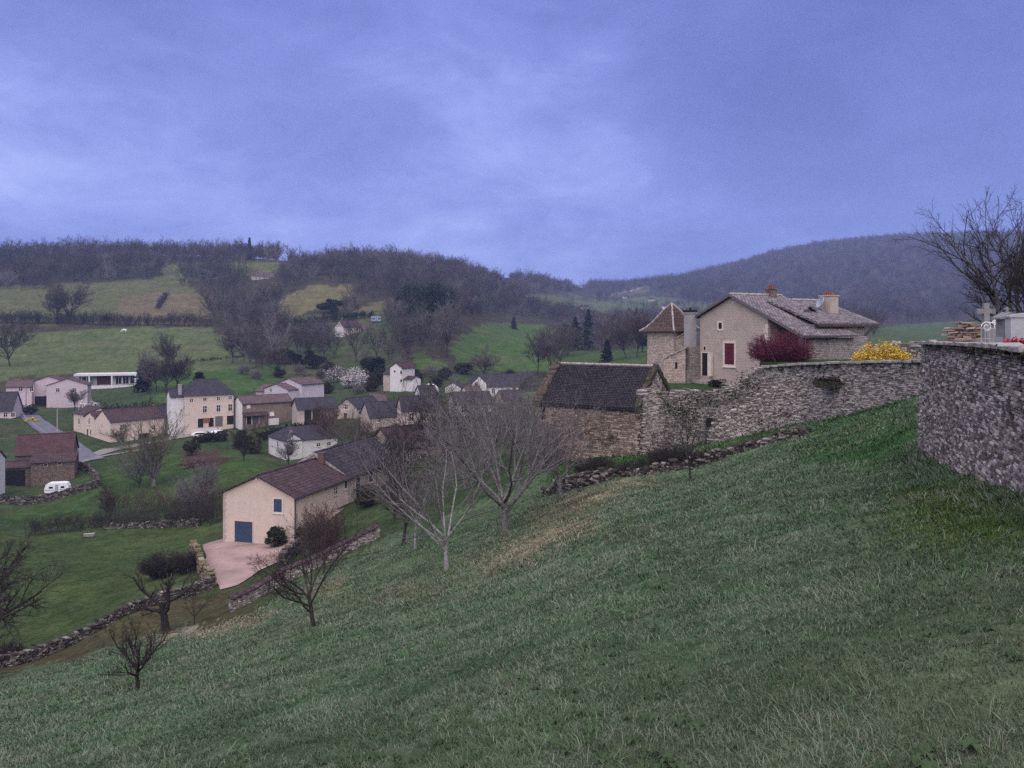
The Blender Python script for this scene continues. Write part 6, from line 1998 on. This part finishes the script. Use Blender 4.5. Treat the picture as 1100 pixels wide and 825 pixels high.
SC = [(300, 300, 2.6, 'hedge'), (322, 310, 3.2, 'twig'), (345, 300, 2.4, 'wood_brown'), (352, 320, 3.0, 'hedge'), (392, 280, 2.5, 'hedge'), (404, 262, 2.6, 'fir'), (318, 268, 2.2, 'twig'), (352, 250, 2.6, 'hedge'), (330, 280, 2.4, 'olive'), (366, 300, 3.2, 'twig'), (410, 275, 3.0, 'hedge'), (398, 245, 2.4, 'hedge'),
      (448, 262, 2.8, 'hedge'), (462, 275, 3.0, 'twig'), (478, 270, 2.6, 'hedge'), (530, 262, 3.0, 'twig'), (548, 270, 3.0, 'hedge'), (565, 268, 3.0, 'twig'), (405, 320, 3.4, 'wood_brown'), (430, 300, 3.4, 'twig'), (275, 290, 2.5, 'twig'), (262, 300, 2.6, 'twig'), (560, 240, 2.6, 'twig'), (470, 250, 2.2, 'hedge'), (415, 255, 2.0, 'hedge'), (385, 240, 2.2, 'twig')]
for i, (u, F, rx, mt) in enumerate(SC):
    lf = mt in ('hedge', 'fir', 'olive')
    o_ = shrub('x', u, F, rx, rx * 1.5, 800 + i, mt if lf else None, 1400, 0.3, stems='twig_dark' if lf else mt, ns=60, per=6, minr=0.03, name='scrub_bush')
    o_['label'] = 'dark leafy bush on the scrubby slope above the village' if lf else 'bare twiggy bush on the scrubby slope above the village'
    o_['group'] = 'leafy bushes of the slope' if lf else 'bare bushes of the slope'
shrub('dark evergreen clump above the blossoming trees', 335, 330, 6, 7, 91, 'fir', 2200, 0.5)
shrub('dark evergreen clump behind the white wood edge house', 400, 300, 6, 8, 92, 'fir', 2200, 0.5)
shrub('dark evergreen clump left of the blossoming trees', 310, 340, 5, 7, 93, 'fir', 2000, 0.5)
shrub('dark green shrubs at the upper clearing below the hilltop', 355, 500, 8, 9, 94, 'fir', 2600, 0.7)
# ================================================================ CEMETERY MONUMENTS
M['granite'] = mat_noise('weathered_granite', [(0.3, (0.13, 0.127, 0.125)), (0.7, (0.25, 0.245, 0.24))], 4, 0.85, 8, 0.3, 20, 0.02)
M['marble'] = mat_noise('pale_marble', [(0.3, (0.27, 0.27, 0.285)), (0.7, (0.38, 0.38, 0.395))], 3, 0.5, 8, 0.1, 20, 0.01)


def cem(u, F, v=None):
    return np.array([xat(u, F), F, zc if v is None else zat(v, F)])


F0 = 21.5
t_ = thing('stone_cross', 'tall weathered stone cross behind the white scrolled railing', 'cross', cem(1059, F0))
m1 = FPX / F0
g = G()
zt_ = zat(325.5, F0) - zc
g.quadbox([(-0.3, -0.2, 0), (0.3, -0.2, 0), (0.3, 0.2, 0), (-0.3, 0.2, 0)], [(-0.24, -0.16, 0.3), (0.24, -0.16, 0.3), (0.24, 0.16, 0.3), (-0.24, 0.16, 0.3)])
g.obj('base', M['granite'], t_)
g = G()
g.quadbox([(-0.09, -0.07, 0.303), (0.09, -0.07, 0.303), (0.09, 0.07, 0.303), (-0.09, 0.07, 0.303)], [(-0.065, -0.05, zt_), (0.065, -0.05, zt_), (0.065, 0.05, zt_), (-0.065, 0.05, zt_)])
za = zt_ - 0.22
for s_ in (-1, 1):
    g.quadbox([(s_ * 0.07, -0.048, za - 0.06), (s_ * 0.24, -0.045, za - 0.07), (s_ * 0.24, 0.045, za - 0.07), (s_ * 0.07, 0.048, za - 0.06)][::s_], [(s_ * 0.07, -0.048, za + 0.06), (s_ * 0.24, -0.045, za + 0.07), (s_ * 0.24, 0.045, za + 0.07), (s_ * 0.07, 0.048, za + 0.06)][::s_])
g.obj('shaft', M['granite'], t_)
# white wrought iron grave railing with scroll and small cross
F1 = 19.0
rl = thing('grave_railing', 'white wrought iron grave railing with a scroll and a small cross', 'railing', cem(1053, F1))
k = F1 / FPX
hgt = lambda v: zat(v, F1) - zc
X_ = lambda u: xat(u, F1) - xat(1053, F1)
g = G()
for u in (1054, 1058.5, 1063, 1067.5, 1072, 1076):
    g.tube([(X_(u), 0, 0), (X_(u), 0, hgt(353 if u > 1056 else 350))], 0.009, 6)
g.tube([(X_(1054), 0, hgt(352.8)), (X_(1076), 0, hgt(352.8))], 0.009, 6)
g.tube([(X_(1054), 0, hgt(364)), (X_(1076), 0, hgt(364))], 0.009, 6)
g.obj('bars', M['marble'], rl)
g = G()
pts_ = [(X_(1054) + 0.0, 0, hgt(352))]
for i in range(26):
    a_ = PI - i * 0.36; r_ = 0.13 * (1 - i / 34)
    pts_.append((X_(1054) + 0.13 + math.cos(a_) * r_, 0, hgt(352) + 0.02 + math.sin(a_) * r_))
g.tube(pts_, 0.009, 6)
g.obj('scroll', M['white_metal'], rl)
g = G(); cxu = X_(1068.5)
g.tube([(cxu, 0, hgt(352.8)), (cxu, 0, hgt(342.5))], 0.011, 6); g.tube([(cxu - 0.1, 0, hgt(346.5)), (cxu + 0.1, 0, hgt(346.5))], 0.011, 6)
for dx, dz in ((0, 0.0), (-0.1, -0.09), (0.1, -0.09)):
    g.tube([(cxu + dx - 0.03, 0, hgt(342.5) + dz + 0.0), (cxu + dx + 0.03, 0, hgt(342.5) + dz)], 0.009, 6)
for q in range(12):
    a0, a1 = q * PI / 6, (q + 1) * PI / 6
    g.tube([(cxu + math.cos(a0) * .05, 0, hgt(346.5) + math.sin(a0) * .05), (cxu + math.cos(a1) * .05, 0, hgt(346.5) + math.sin(a1) * .05)], 0.009, 5)
g.obj('small_cross', M['white_metal'], rl)
hs = thing('headstone', 'dark rounded headstone behind the white railing', 'gravestone', cem(1068, 20.2))
zz = zat(352.5, 20.2) - zc
g = G(); ar = [(-0.18, 0), (0.18, 0), (0.18, zz - 0.1)] + [(0.18 * math.cos(a), zz - 0.1 + 0.1 * math.sin(a)) for a in np.linspace(0.3, PI - 0.3, 7)] + [(-0.18, zz - 0.1)]
g.prism([(x, 0.1, z) for x, z in ar], [(x, 0, z) for x, z in ar]); g.obj('slab', M['granite'], hs)
g = G(); g.box(-0.25, 0.25, -0.08, 0.18, -0.05, 0.1); g.obj('base', M['granite'], hs)
F2 = 17.6
mo = thing('grave_monument', 'grey stone grave monument shaped like a small gabled shrine with a cross on top', 'gravestone', cem(1081.5, F2))
zv = lambda v: zat(v, F2) - zc
g = G(); g.box(-0.16, 0.2, -0.12, 0.2, 0, zv(362)); g.obj('base', M['marble'], mo)
g = G(); g.box(-0.13, -0.02, -0.1, 0.18, zv(362) + 0.002, zv(343)); g.box(0.02, 0.16, -0.1, 0.18, zv(362) + 0.002, zv(343)); g.box(-0.02, 0.02, 0.0, 0.16, zv(362) + 0.002, zv(343)); g.obj('pillar', M['granite'], mo)
g = G(); g.prism([(-0.22, 0.2, zv(343) + .002), (0.24, 0.2, zv(343) + .002), (0.24, 0.2, zv(341)), (0.01, 0.2, zv(335)), (-0.22, 0.2, zv(341))], [(-0.22, -0.14, zv(343) + .002), (0.24, -0.14, zv(343) + .002), (0.24, -0.14, zv(341)), (0.01, -0.14, zv(335)), (-0.22, -0.14, zv(341))])
g.obj('gable', M['granite'], mo)
g = G(); g.box(-0.015, 0.035, 0.0, 0.05, zv(335.5), zv(329.5)); g.box(-0.06, 0.08, 0.003, 0.047, zv(332.4), zv(331.2)); g.obj('cross', M['granite'], mo)
F3 = 17.0
ms = thing('grave_monument', 'tall pale blue grey marble grave slab at the right edge', 'gravestone', cem(1096, F3))
zv = lambda v: zat(v, F3) - zc
g = G(); g.box(-0.2, 0.5, 0, 0.2, 0.12, zv(341)); g.prism([(-0.24, 0.22, zv(341) + .002), (0.54, 0.22, zv(341) + .002), (0.54, 0.22, zv(339)), (0.15, 0.22, zv(336)), (-0.24, 0.22, zv(339))], [(-0.24, -0.03, zv(341) + .002), (0.54, -0.03, zv(341) + .002), (0.54, -0.03, zv(339)), (0.15, -0.03, zv(336)), (-0.24, -0.03, zv(339))]); g.obj('slab', M['marble'], ms)
g = G(); g.box(-0.3, 0.7, -0.5, 0.3, -0.05, 0.117); g.obj('base', M['marble'], ms)
fl = thing('flower_pot', 'red flowers in a low pot before the pale marble grave slab', 'flowers', cem(1091, 16.2))
rng = np.random.default_rng(4)
g = G(); g.tube([(0, 0, 0), (0, 0, 0.24)], [0.1, 0.15], 12); g.obj('pot', M['terracotta'], fl)
M['redflower'] = mat_plain('red_petals', (0.3, 0.02, 0.03), 0.7)
geo_obj('flowers', tri_leaves(rng, rng.normal(0, 1, (420, 3)) * np.array([0.12, 0.06, 0.045]) + np.array([0, 0, 0.3]), 0.03), M['redflower'], fl, False)

# ================================================================ CARAVAN, CARS, TRAILER, POLES, COW
M['skyblue2'] = mat_plain('faded_blue_stripe', (0.16, 0.2, 0.3), 0.6)
p = gp(62.5, 141)
cv_ = thing('caravan', 'white touring caravan parked on the grass beside the red roofed barn', 'caravan', p, math.radians(16))
g = G()
sec = [(-2.05, 0.5), (2.0, 0.5), (2.15, 1.0), (2.05, 1.7), (1.75, 2.3), (1.2, 2.45), (-1.4, 2.45), (-1.95, 2.2), (-2.2, 1.5), (-2.2, 0.9)]
g.prism([(x, 1.05, z) for x, z in sec], [(x, -1.05, z) for x, z in sec]); g.obj('body', M['white_metal'], cv_)
for x0, x1 in ((-1.5, -0.6), (0.6, 1.45)):
    g = G(); g.box(x0 + 0.1, x1 - 0.1, -1.075, -1.052, 1.4, 1.8); g.obj('window', M['glass'], cv_)
g = G(); g.box(-0.3, 0.25, -1.07, -1.052, 0.6, 2.15); g.obj('door', M['marble'], cv_)
g = G(); g.box(-2.1, -0.36, -1.066, -1.052, 1.05, 1.17); g.obj('stripe', M['skyblue2'], cv_)
g = G(); g.box(0.31, 2.0, -1.066, -1.052, 1.05, 1.17); g.obj('stripe', M['skyblue2'], cv_)
for y in (-1.0, 1.0):
    g = G(); g.tube([(0.0, y - 0.09, 0.33), (0.0, y + 0.09, 0.33)], 0.33, 16); g.obj('wheel', M['dark'], cv_)
g = G(); g.tube([(-2.1, -0.5, 0.45), (-3.2, 0, 0.45)], 0.05, 6); g.tube([(-2.1, 0.5, 0.45), (-3.2, 0, 0.45)], 0.05, 6); g.tube([(-3.1, 0, 0.0), (-3.1, 0, 0.5)], 0.04, 6); g.obj('tow_bar', M['zinc'], cv_); cv_.scale = (0.88, 0.88, 0.88)


def car(label, pos, rz):
    c_ = thing('parked_car', label, 'car', pos, rz)
    g_ = G()
    lo = [(-2.05, 0.35), (2.05, 0.35), (2.1, 0.75), (1.2, 0.95), (0.55, 1.42), (-1.2, 1.45), (-1.95, 1.0), (-2.1, 0.8)]
    g_.prism([(x, 0.85, z) for x, z in lo], [(x, -0.85, z) for x, z in lo]); g_.obj('body', M['white_metal'], c_)
    g_ = G(); g_.prism([(x, 0.862, z) for x, z in [(-1.6, 1.0), (0.95, 1.0), (0.5, 1.36), (-1.15, 1.38)]], [(x, -0.862, z) for x, z in [(-1.6, 1.0), (0.95, 1.0), (0.5, 1.36), (-1.15, 1.38)]]); g_.obj('window', M['glass'], c_)
    for x in (-1.3, 1.3):
        for y in (-0.8, 0.8):
            g_ = G(); g_.tube([(x, y - 0.1, 0.32), (x, y + 0.1, 0.32)], 0.32, 12); g_.obj('wheel', M['dark'], c_)
    return c_


car('white car parked before the tall cream house, left one of the two', gp(216, 189) + np.array([0, 0, 0.1]), math.radians(25))
car('white car parked before the tall cream house, right one of the two', gp(235, 190.5) + np.array([0, 0, 0.1]), math.radians(70))
p = gp(404, 452)
tr_ = thing('trailer', 'small pale blue site trailer on the grass above the hillside house', 'trailer', p, math.radians(10))
M['skyblue'] = mat_plain('pale_blue_paint', (0.28, 0.36, 0.52), 0.6)
g = G(); g.box(-2.6, 2.6, -1.2, 1.2, 0.7, 3.3); g.obj('body', M['skyblue'], tr_)
g = G(); g.box(-2.7, 2.7, -1.3, 1.3, 3.303, 3.45); g.obj('roof', M['white_metal'], tr_)
for x in (-1.6, 1.2):
    g = G(); g.box(x, x + 0.9, -1.225, -1.203, 1.7, 2.6); g.obj('window', M['glass'], tr_)
for x in (-1.2, 1.2):
    g = G(); g.tube([(x, -1.2, 0.4), (x, -0.95, 0.4)], 0.4, 12); g.obj('wheel', M['dark'], tr_)
# white tunnel tent
p = gp(463, 236)
tt = thing('garden_tunnel', 'small white domed plastic garden tunnel right of the white wood edge house', 'greenhouse', p, 0.2)
g = G(); arc = [(2.2 * math.cos(a), 2.5 * math.sin(a)) for a in np.linspace(0, PI, 13)]
g.prism([(x, 2.0, z) for x, z in arc], [(x, -2.0, z) for x, z in arc]); g.obj('cover', M['white_metal'], tt, True)
g = G(); g.box(-0.5, 0.5, -2.03, -2.004, 0, 1.8); g.obj('door', M['marble'], tt)
for i, (u, F, hh, lab) in enumerate(((28, 226, 8.0, 'grey utility pole beside the pink house carport'), (61.5, 196, 6.6, 'pale utility pole beside the lane above its bend'), (186, 322, 9, 'thin pale pole on the meadow edge above the village'))):
    p = gp(u, F)
    u_ = thing('utility_pole', lab, 'pole', p)
    g = G(); g.tube([(0, 0, -0.5), (0, 0, hh)], [0.17, 0.11], 8); g.obj('pole', M['coping'], u_)
    g = G(); g.box(-0.6, 0.6, -0.15, -0.05, hh - 0.5, hh - 0.38)
    for x in (-0.5, 0, 0.5):
        g.tube([(x, -0.1, hh - 0.38), (x, -0.1, hh - 0.2)], 0.05, 6)
    g.obj('crossarm', M['greywood'], u_)
# lane railing
pw = dense_path([(*gp(u, F)[:2], 0, 0) for u, F in ((27, 236), (42, 212), (58, 197), (74, 185), (88, 175))], 2.0)
rl = thing('lane_railing', 'long grey metal railing along the lane going up to the pink houses', 'railing', (*pw[0][:2], h1(*pw[0][:2])))
o_ = np.array([*pw[0][:2], h1(*pw[0][:2])])
dr = nrm(np.gradient(pw[:, :2], axis=0)); nn = np.stack([dr[:, 1], -dr[:, 0]], 1) * 2.6
tp = np.stack([pw[:, 0] + nn[:, 0], pw[:, 1] + nn[:, 1]], 1); tz = H(tp[:, 0], tp[:, 1])
M['railgrey'] = mat_plain('grey_paint', (0.26, 0.27, 0.31), 0.5)
for i in range(len(tp)):
    g = G(); b = np.array([*tp[i], tz[i]]) - o_; g.tube([b, b + np.array([0, 0, 1.1])], 0.05, 6); g.obj('post', M['railgrey'], rl)
g = G()
for hh in (1.05, 0.6):
    g.tube([np.array([*tp[i], tz[i] + hh]) - o_ for i in range(len(tp))], 0.05, 6)
g.obj('rail', M['railgrey'], rl)
# white cow grazing far up the meadow
p = gp(133.5, 418)
me = bpy.data.meshes.new('cow')
sk = [(-0.9, 0, 1.15), (-0.45, 0, 1.15), (0.1, 0, 1.12), (0.7, 0, 1.2), (1.05, 0, 1.1), (1.35, 0, 0.75), (1.55, 0, 0.4), (1.72, 0, 0.22)]
rd = [0.3, 0.38, 0.42, 0.38, 0.24, 0.2, 0.18, 0.1]
ed = [(i, i + 1) for i in range(7)]
for (j, x, y, fr) in ((0, -0.85, 0.22, 0), (0, -0.85, -0.22, 0), (3, 0.7, 0.2, 1), (3, 0.7, -0.2, 1)):
    b = len(sk)
    sk += [(x, y, 0.85), (x + (0.1 if not fr else 0.03), y, 0.5), (x - (0.02 if not fr else -0.02), y, 0.08), (x + 0.05, y, 0.0)]
    rd += [0.2 if not fr else 0.16, 0.1, 0.07, 0.08]
    ed += [(j, b), (b, b + 1), (b + 1, b + 2), (b + 2, b + 3)]
b = len(sk); sk += [(-1.2, 0, 1.2), (-1.3, 0, 0.6)]; rd += [0.06, 0.04]; ed += [(0, b), (b, b + 1)]
b = len(sk); sk += [(1.4, 0.22, 0.7), (1.4, -0.22, 0.7)]; rd += [0.05, 0.05]; ed += [(5, b), (5, b + 1)]
me.from_pydata(sk, ed, [])
cow = link('cow', me, None, [mat_plain('white_cow_hide', (0.6, 0.56, 0.5), 0.9)])
cow.location = p; cow.rotation_euler = (0, 0, math.radians(170))
cow.scale = (1.25,) * 3
md = cow.modifiers.new('skin', 'SKIN')
for i, v_ in enumerate(me.skin_vertices[0].data):
    v_.radius = (rd[i], rd[i]); v_.use_root = (i == 2)
cow.modifiers.new('sub', 'SUBSURF').render_levels = 2
tag(cow, 'white cow grazing at the top of the large meadow', 'cow')
# field clutter: white feed trough and fallen pale branch in the lower field
p = gp(96, 108)
wt = thing('water_trough', 'pale stone water trough by the hedge in the lower left field', 'trough', p, 0.3)
g = G(); g.quadbox([(-0.8, -0.3, 0.1), (0.8, -0.3, 0.1), (0.8, 0.3, 0.1), (-0.8, 0.3, 0.1)], [(-0.95, -0.42, 0.65), (0.95, -0.42, 0.65), (0.95, 0.42, 0.65), (-0.95, 0.42, 0.65)]); g.obj('basin', M['coping'], wt); wt.scale = (0.7, 0.7, 0.7)
for x in (-0.6, 0.6):
    g = G(); g.box(x - 0.05, x + 0.05, -0.3, 0.3, -0.1, 0.097); g.obj('leg', M['zinc'], wt)
# ================================================================ GRASS OF THE PASTURE
def slope_bottom(u):
    us = [-260, 0, 130, 180, 256, 310, 406, 450, 540, 570, 600, 650, 690, 745, 807, 857, 900, 950, 993, 1000, 1050, 1100, 1200, 1300]
    vs = [760, 730, 693, 683, 661, 632, 585, 576, 540, 520, 500, 488, 481, 472, 461, 449, 444, 433, 422, 480, 504, 530, 580, 645]
    return np.interp(u, us, vs)


rng = np.random.default_rng(2024)
nt_ = 135000                                     # tufts, each of a handful of blades
ang = np.radians(rng.uniform(-41, 37.5, nt_))
lr = np.log(2.2) + rng.random(nt_) ** 0.85 * (np.log(66) - np.log(2.2))
r = np.exp(lr)
x = r * np.sin(ang); y = r * np.cos(ang)
z = H(x, y)
u, v = proj(x, y, z)
clump = fbm(x * 1.1, y * 1.1, 77, 4)
ok = (v > slope_bottom(u) + 2) & (v < 1100) & (y > 0.8) & (rng.random(nt_) < 0.35 + 1.1 * clump)
x, y, clump = x[ok], y[ok], clump[ok]
# ranker tufts along the feet of the walls
ex, ey = [], []
for pth_, k_, o0, o1 in ((CEM_PATH[8:], 16, 0.27, 0.6), (RET_PATH, 14, 0.35, 0.9)):
    dd_ = nrm(np.gradient(pth_[:, :2], axis=0)); nn_ = np.stack([dd_[:, 1], -dd_[:, 0]], 1)
    for p_, q_, d_ in zip(pth_[:, :2], nn_, dd_):
        o_ = o0 + (o1 - o0) * rng.random(k_) ** 1.8; a_ = rng.uniform(-0.4, 0.4, k_)
        ex.append(p_[0] + q_[0] * o_ + d_[0] * a_); ey.append(p_[1] + q_[1] * o_ + d_[1] * a_)
ex = np.concatenate(ex); ey = np.concatenate(ey)
edge = np.concatenate([np.zeros(len(x)), np.ones(len(ex))])
x = np.concatenate([x, ex]); y = np.concatenate([y, ey]); clump = np.concatenate([clump, np.full(len(ex), 0.7)])
r = np.hypot(x, y)
nt_ = len(x)
colt = cover(x, y, H(x, y), 0.5)
size = rng.lognormal(0, 0.4, nt_) * (0.6 + 0.8 * clump) * (1 + 0.7 * edge)
bright = rng.uniform(0.6, 1.35, nt_) * (0.7 + 0.6 * fbm(x * 0.5, y * 0.5, 55, 4))
hue = rng.random(nt_)
patch = np.clip((fbm(x * 0.8, y * 0.8, 41, 4) - 0.44) * 5, 0, 1)
comb = rng.uniform(0, 6.28, nt_)                 # each tuft is pressed over its own way
K_ = 9
T_ = np.repeat(np.arange(nt_), K_)
n = len(T_)
rr_ = r[T_]
spread = (0.03 + 0.006 * rr_) * size[T_]
pa = rng.uniform(0, 6.28, n); pr = np.sqrt(rng.random(n)) * spread
bx = x[T_] + np.cos(pa) * pr; by = y[T_] + np.sin(pa) * pr
bz = H(bx, by) + lump(bx, by) - 0.012
hgt = (0.02 + 0.038 * rng.random(n) ** 1.5) * size[T_] * np.clip(0.55 + rr_ * 0.045, 0.6, 1.9)
wid = np.maximum(0.0021, rr_ * 0.0005) * rng.uniform(0.7, 1.3, n)
lean = np.stack([np.cos(pa), np.sin(pa)], 1) * (pr / spread * rng.uniform(0.3, 1.5, n))[:, None] + np.stack([np.cos(comb[T_]), np.sin(comb[T_])], 1) * rng.uniform(0.1, 1.0, n)[:, None] + np.array([-0.15, 0.1])
lean *= hgt[:, None]
wa = rng.uniform(0, 6.28, n)
W2 = np.stack([np.cos(wa), np.sin(wa), np.zeros(n)], 1) * wid[:, None]
b = np.stack([bx, by, bz], 1)
mid = b + np.concatenate([lean * 0.4, (hgt * 0.6)[:, None]], 1)
tip = b + np.concatenate([lean, (hgt * 0.8)[:, None]], 1)
V = np.stack([b - W2, b + W2, mid + W2 * 0.75, mid - W2 * 0.75, tip], 1).reshape(-1, 3)
i5 = np.arange(n)[:, None] * 5
me = np_mesh('grass', V, [i5 + np.array([[0, 1, 2, 3]]), i5 + np.array([[3, 2, 4]])], True)
c = colt[T_] * bright[T_][:, None] * rng.uniform(0.7, 1.45, (n, 1))
dry = (hue < 0.06 + 0.5 * patch)[T_] | (rng.random(n) < 0.04)
c = np.where(dry[:, None], c * 0.4 + np.array([0.122, 0.13, 0.10]) * rng.uniform(0.5, 1.35, (n, 1)), c)
lush = (hue > 0.9)[T_]
c = np.where(lush[:, None], c * np.array([0.55, 0.9, 0.55]), c)
c5 = np.repeat(np.concatenate([c, np.ones((n, 1))], 1), 5, axis=0)
set_attr(me, 'cover', 'FLOAT_COLOR', 'POINT', c5)
m, nt, bs = new_mat('grass_blades')
at = N(nt, 'ShaderNodeAttribute', attribute_name='cover')
L(nt, at.outputs['Color'], bs.inputs['Base Color'])
bs.inputs['Roughness'].default_value = 0.7
bs.inputs['Specular IOR Level'].default_value = 0.04
gobj = link('grass', me, None, [m])
tag(gobj, 'short rough winter grass covering the sloping pasture', 'grass', None, 'stuff')
print('blades', n)

# broad leaved weeds pressed flat among the grass
nw = 2600
ang = np.radians(rng.uniform(-38, 36, nw)); r = np.exp(np.log(2.6) + rng.random(nw) * (np.log(26) - np.log(2.6)))
x = r * np.sin(ang); y = r * np.cos(ang); z = H(x, y)
u, v = proj(x, y, z)
ok = (v > slope_bottom(u) + 4) & (fbm(x * 0.6, y * 0.6, 91, 3) > 0.5)
x, y, r = x[ok], y[ok], r[ok]; nw = len(x); z = H(x, y) + lump(x, y)
K_ = 7
T_ = np.repeat(np.arange(nw), K_); a = rng.uniform(0, 6.28, nw)[T_] + np.tile(np.arange(K_) * 0.9, nw) + rng.normal(0, 0.2, nw * K_)
ln = (0.03 + 0.05 * rng.random(nw))[T_] * rng.uniform(0.6, 1.2, nw * K_); wd = ln * 0.28
d = np.stack([np.cos(a), np.sin(a)], 1); e = np.stack([-d[:, 1], d[:, 0]], 1)
c0 = np.stack([x, y, z + 0.012], 1)[T_]
mid = c0 + np.concatenate([d * ln[:, None] * 0.55, (0.022 + 0.02 * rng.random(nw * K_))[:, None]], 1)
e3 = np.concatenate([e * wd[:, None], np.zeros((nw * K_, 1))], 1)
tip = c0 + np.concatenate([d * ln[:, None], (0.012 * rng.random(nw * K_))[:, None]], 1)
V = np.stack([c0, mid + e3, tip, mid - e3], 1).reshape(-1, 3)
wobj = geo_obj('weeds', (V, np.arange(nw * K_ * 4).reshape(-1, 4)), M['weed'], None, False)
tag(wobj, 'low broad leaved weeds scattered through the pasture grass', 'weeds', None, 'stuff')
# ================================================================ LIGHT, SKY, AIR, CAMERA
SUN_EL, SUN_AZ = math.radians(55), math.radians(186)      # azimuth from the view direction, clockwise: behind the camera, to the left
world = bpy.data.worlds.new('World')
scene.world = world
world.use_nodes = True
nt = world.node_tree
bg = nt.nodes['Background']
sky = N(nt, 'ShaderNodeTexSky')
sky.sky_type = 'NISHITA'; sky.sun_disc = False
sky.sun_elevation = SUN_EL; sky.sun_rotation = SUN_AZ
sky.altitude = 300; sky.air_density = 1.0; sky.dust_density = 1.0; sky.ozone_density = 2.0
tc = nt.nodes.new('ShaderNodeTexCoord')
sx = nt.nodes.new('ShaderNodeSeparateXYZ'); L(nt, tc.outputs['Generated'], sx.inputs[0])
# cloud deck: the direction is carried up to a flat layer overhead
dz = N(nt, 'ShaderNodeMath', operation='MAXIMUM'); L(nt, sx.outputs[2], dz.inputs[0]); dz.inputs[1].default_value = 0.0
da = N(nt, 'ShaderNodeMath', operation='ADD'); L(nt, dz.outputs[0], da.inputs[0]); da.inputs[1].default_value = 0.3
vx = N(nt, 'ShaderNodeMath', operation='DIVIDE'); L(nt, sx.outputs[0], vx.inputs[0]); L(nt, da.outputs[0], vx.inputs[1])
vy = N(nt, 'ShaderNodeMath', operation='DIVIDE'); L(nt, sx.outputs[1], vy.inputs[0]); L(nt, da.outputs[0], vy.inputs[1])
cv = nt.nodes.new('ShaderNodeCombineXYZ'); L(nt, vx.outputs[0], cv.inputs[0]); L(nt, vy.outputs[0], cv.inputs[1])
mp = N(nt, 'ShaderNodeMapping'); L(nt, cv.outputs[0], mp.inputs[0]); mp.inputs['Location'].default_value = (3.1, 1.7, 0.4); mp.inputs['Rotation'].default_value = (0, 0, 0.25)
f1 = noise(nt, mp.outputs[0], 0.75, 8, 0.58, 0.2)
f2 = noise(nt, mp.outputs[0], 3.4, 9, 0.66, 0.5)
f0 = noise(nt, mp.outputs[0], 0.4, 3, 0.5, 0.0)
mxf = mixc(nt, 0.35, mixc(nt, 0.25, f1, f2), f0)
K = 1.0
cloud = ramp(nt, mxf, [(0.385, (0.59, 0.77, 2.5)), (0.45, (0.82, 1.07, 3.15)), (0.505, (1.18, 1.48, 3.9)), (0.555, (1.85, 2.2, 4.85)), (0.62, (3.0, 3.4, 6.2))])
col = mixc(nt, 0.94, sky.outputs[0], cloud)
L(nt, col, bg.inputs['Color'])
bg.inputs['Strength'].default_value = 0.05

sd = bpy.data.lights.new('sun', 'SUN')
sd.energy = 1.5; sd.angle = math.radians(115); sd.color = (1.0, 0.88, 0.79)
so = bpy.data.objects.new('sun', sd); COL.objects.link(so)
dirv = np.array([math.sin(SUN_AZ) * math.cos(SUN_EL), math.cos(SUN_AZ) * math.cos(SUN_EL), math.sin(SUN_EL)])
import mathutils
so.rotation_euler = mathutils.Vector(dirv).to_track_quat('Z', 'Y').to_euler()
so.location = (0, 0, 300)

# evening haze in the valley air
g = G()
zb_, zt_ = ZMIN - 3, ZMAX + 30
hz = G(); hz.box(-3700, 3700, -3700, 3700, zb_, zt_)
me = bpy.data.meshes.new('haze'); me.from_pydata(hz.V, [], hz.F); me.update()
mh = bpy.data.materials.new('valley_haze'); mh.use_nodes = True
n2 = mh.node_tree
for nd in list(n2.nodes):
    n2.nodes.remove(nd)
om = n2.nodes.new('ShaderNodeOutputMaterial')
pv = n2.nodes.new('ShaderNodeVolumePrincipled')
pv.inputs['Color'].default_value = (0.42, 0.56, 1.0, 1)
pv.inputs['Density'].default_value = 0.0002
n2.links.new(pv.outputs[0], om.inputs['Volume'])
ho = link('haze', me, None, [mh]); tag(ho, 'thin blue evening haze filling the valley', 'haze', None, 'stuff')

cam = bpy.data.cameras.new('camera')
cam.sensor_width = 36; cam.lens = 36 * FPX / 1100
cam.shift_y = -(412.5 - HV) / 1100
cam.clip_start = 0.1; cam.clip_end = 20000
co = bpy.data.objects.new('camera', cam); COL.objects.link(co)
co.location = (0, 0, 0); co.rotation_euler = (math.radians(90), 0, 0)
scene.camera = co
scene.view_settings.view_transform = 'Standard'
scene.view_settings.look = 'None'
scene.view_settings.gamma = 1
scene.view_settings.exposure = 1.97
scene.render.engine = 'CYCLES'
cy = scene.cycles
cy.max_bounces = 4; cy.diffuse_bounces = 2; cy.glossy_bounces = 1; cy.transmission_bounces = 1; cy.volume_bounces = 0; cy.transparent_max_bounces = 4
cy.use_denoising = False
cy.denoiser = 'OPENIMAGEDENOISE'
cy.denoising_input_passes = 'RGB_ALBEDO_NORMAL'
cy.denoising_prefilter = 'ACCURATE'
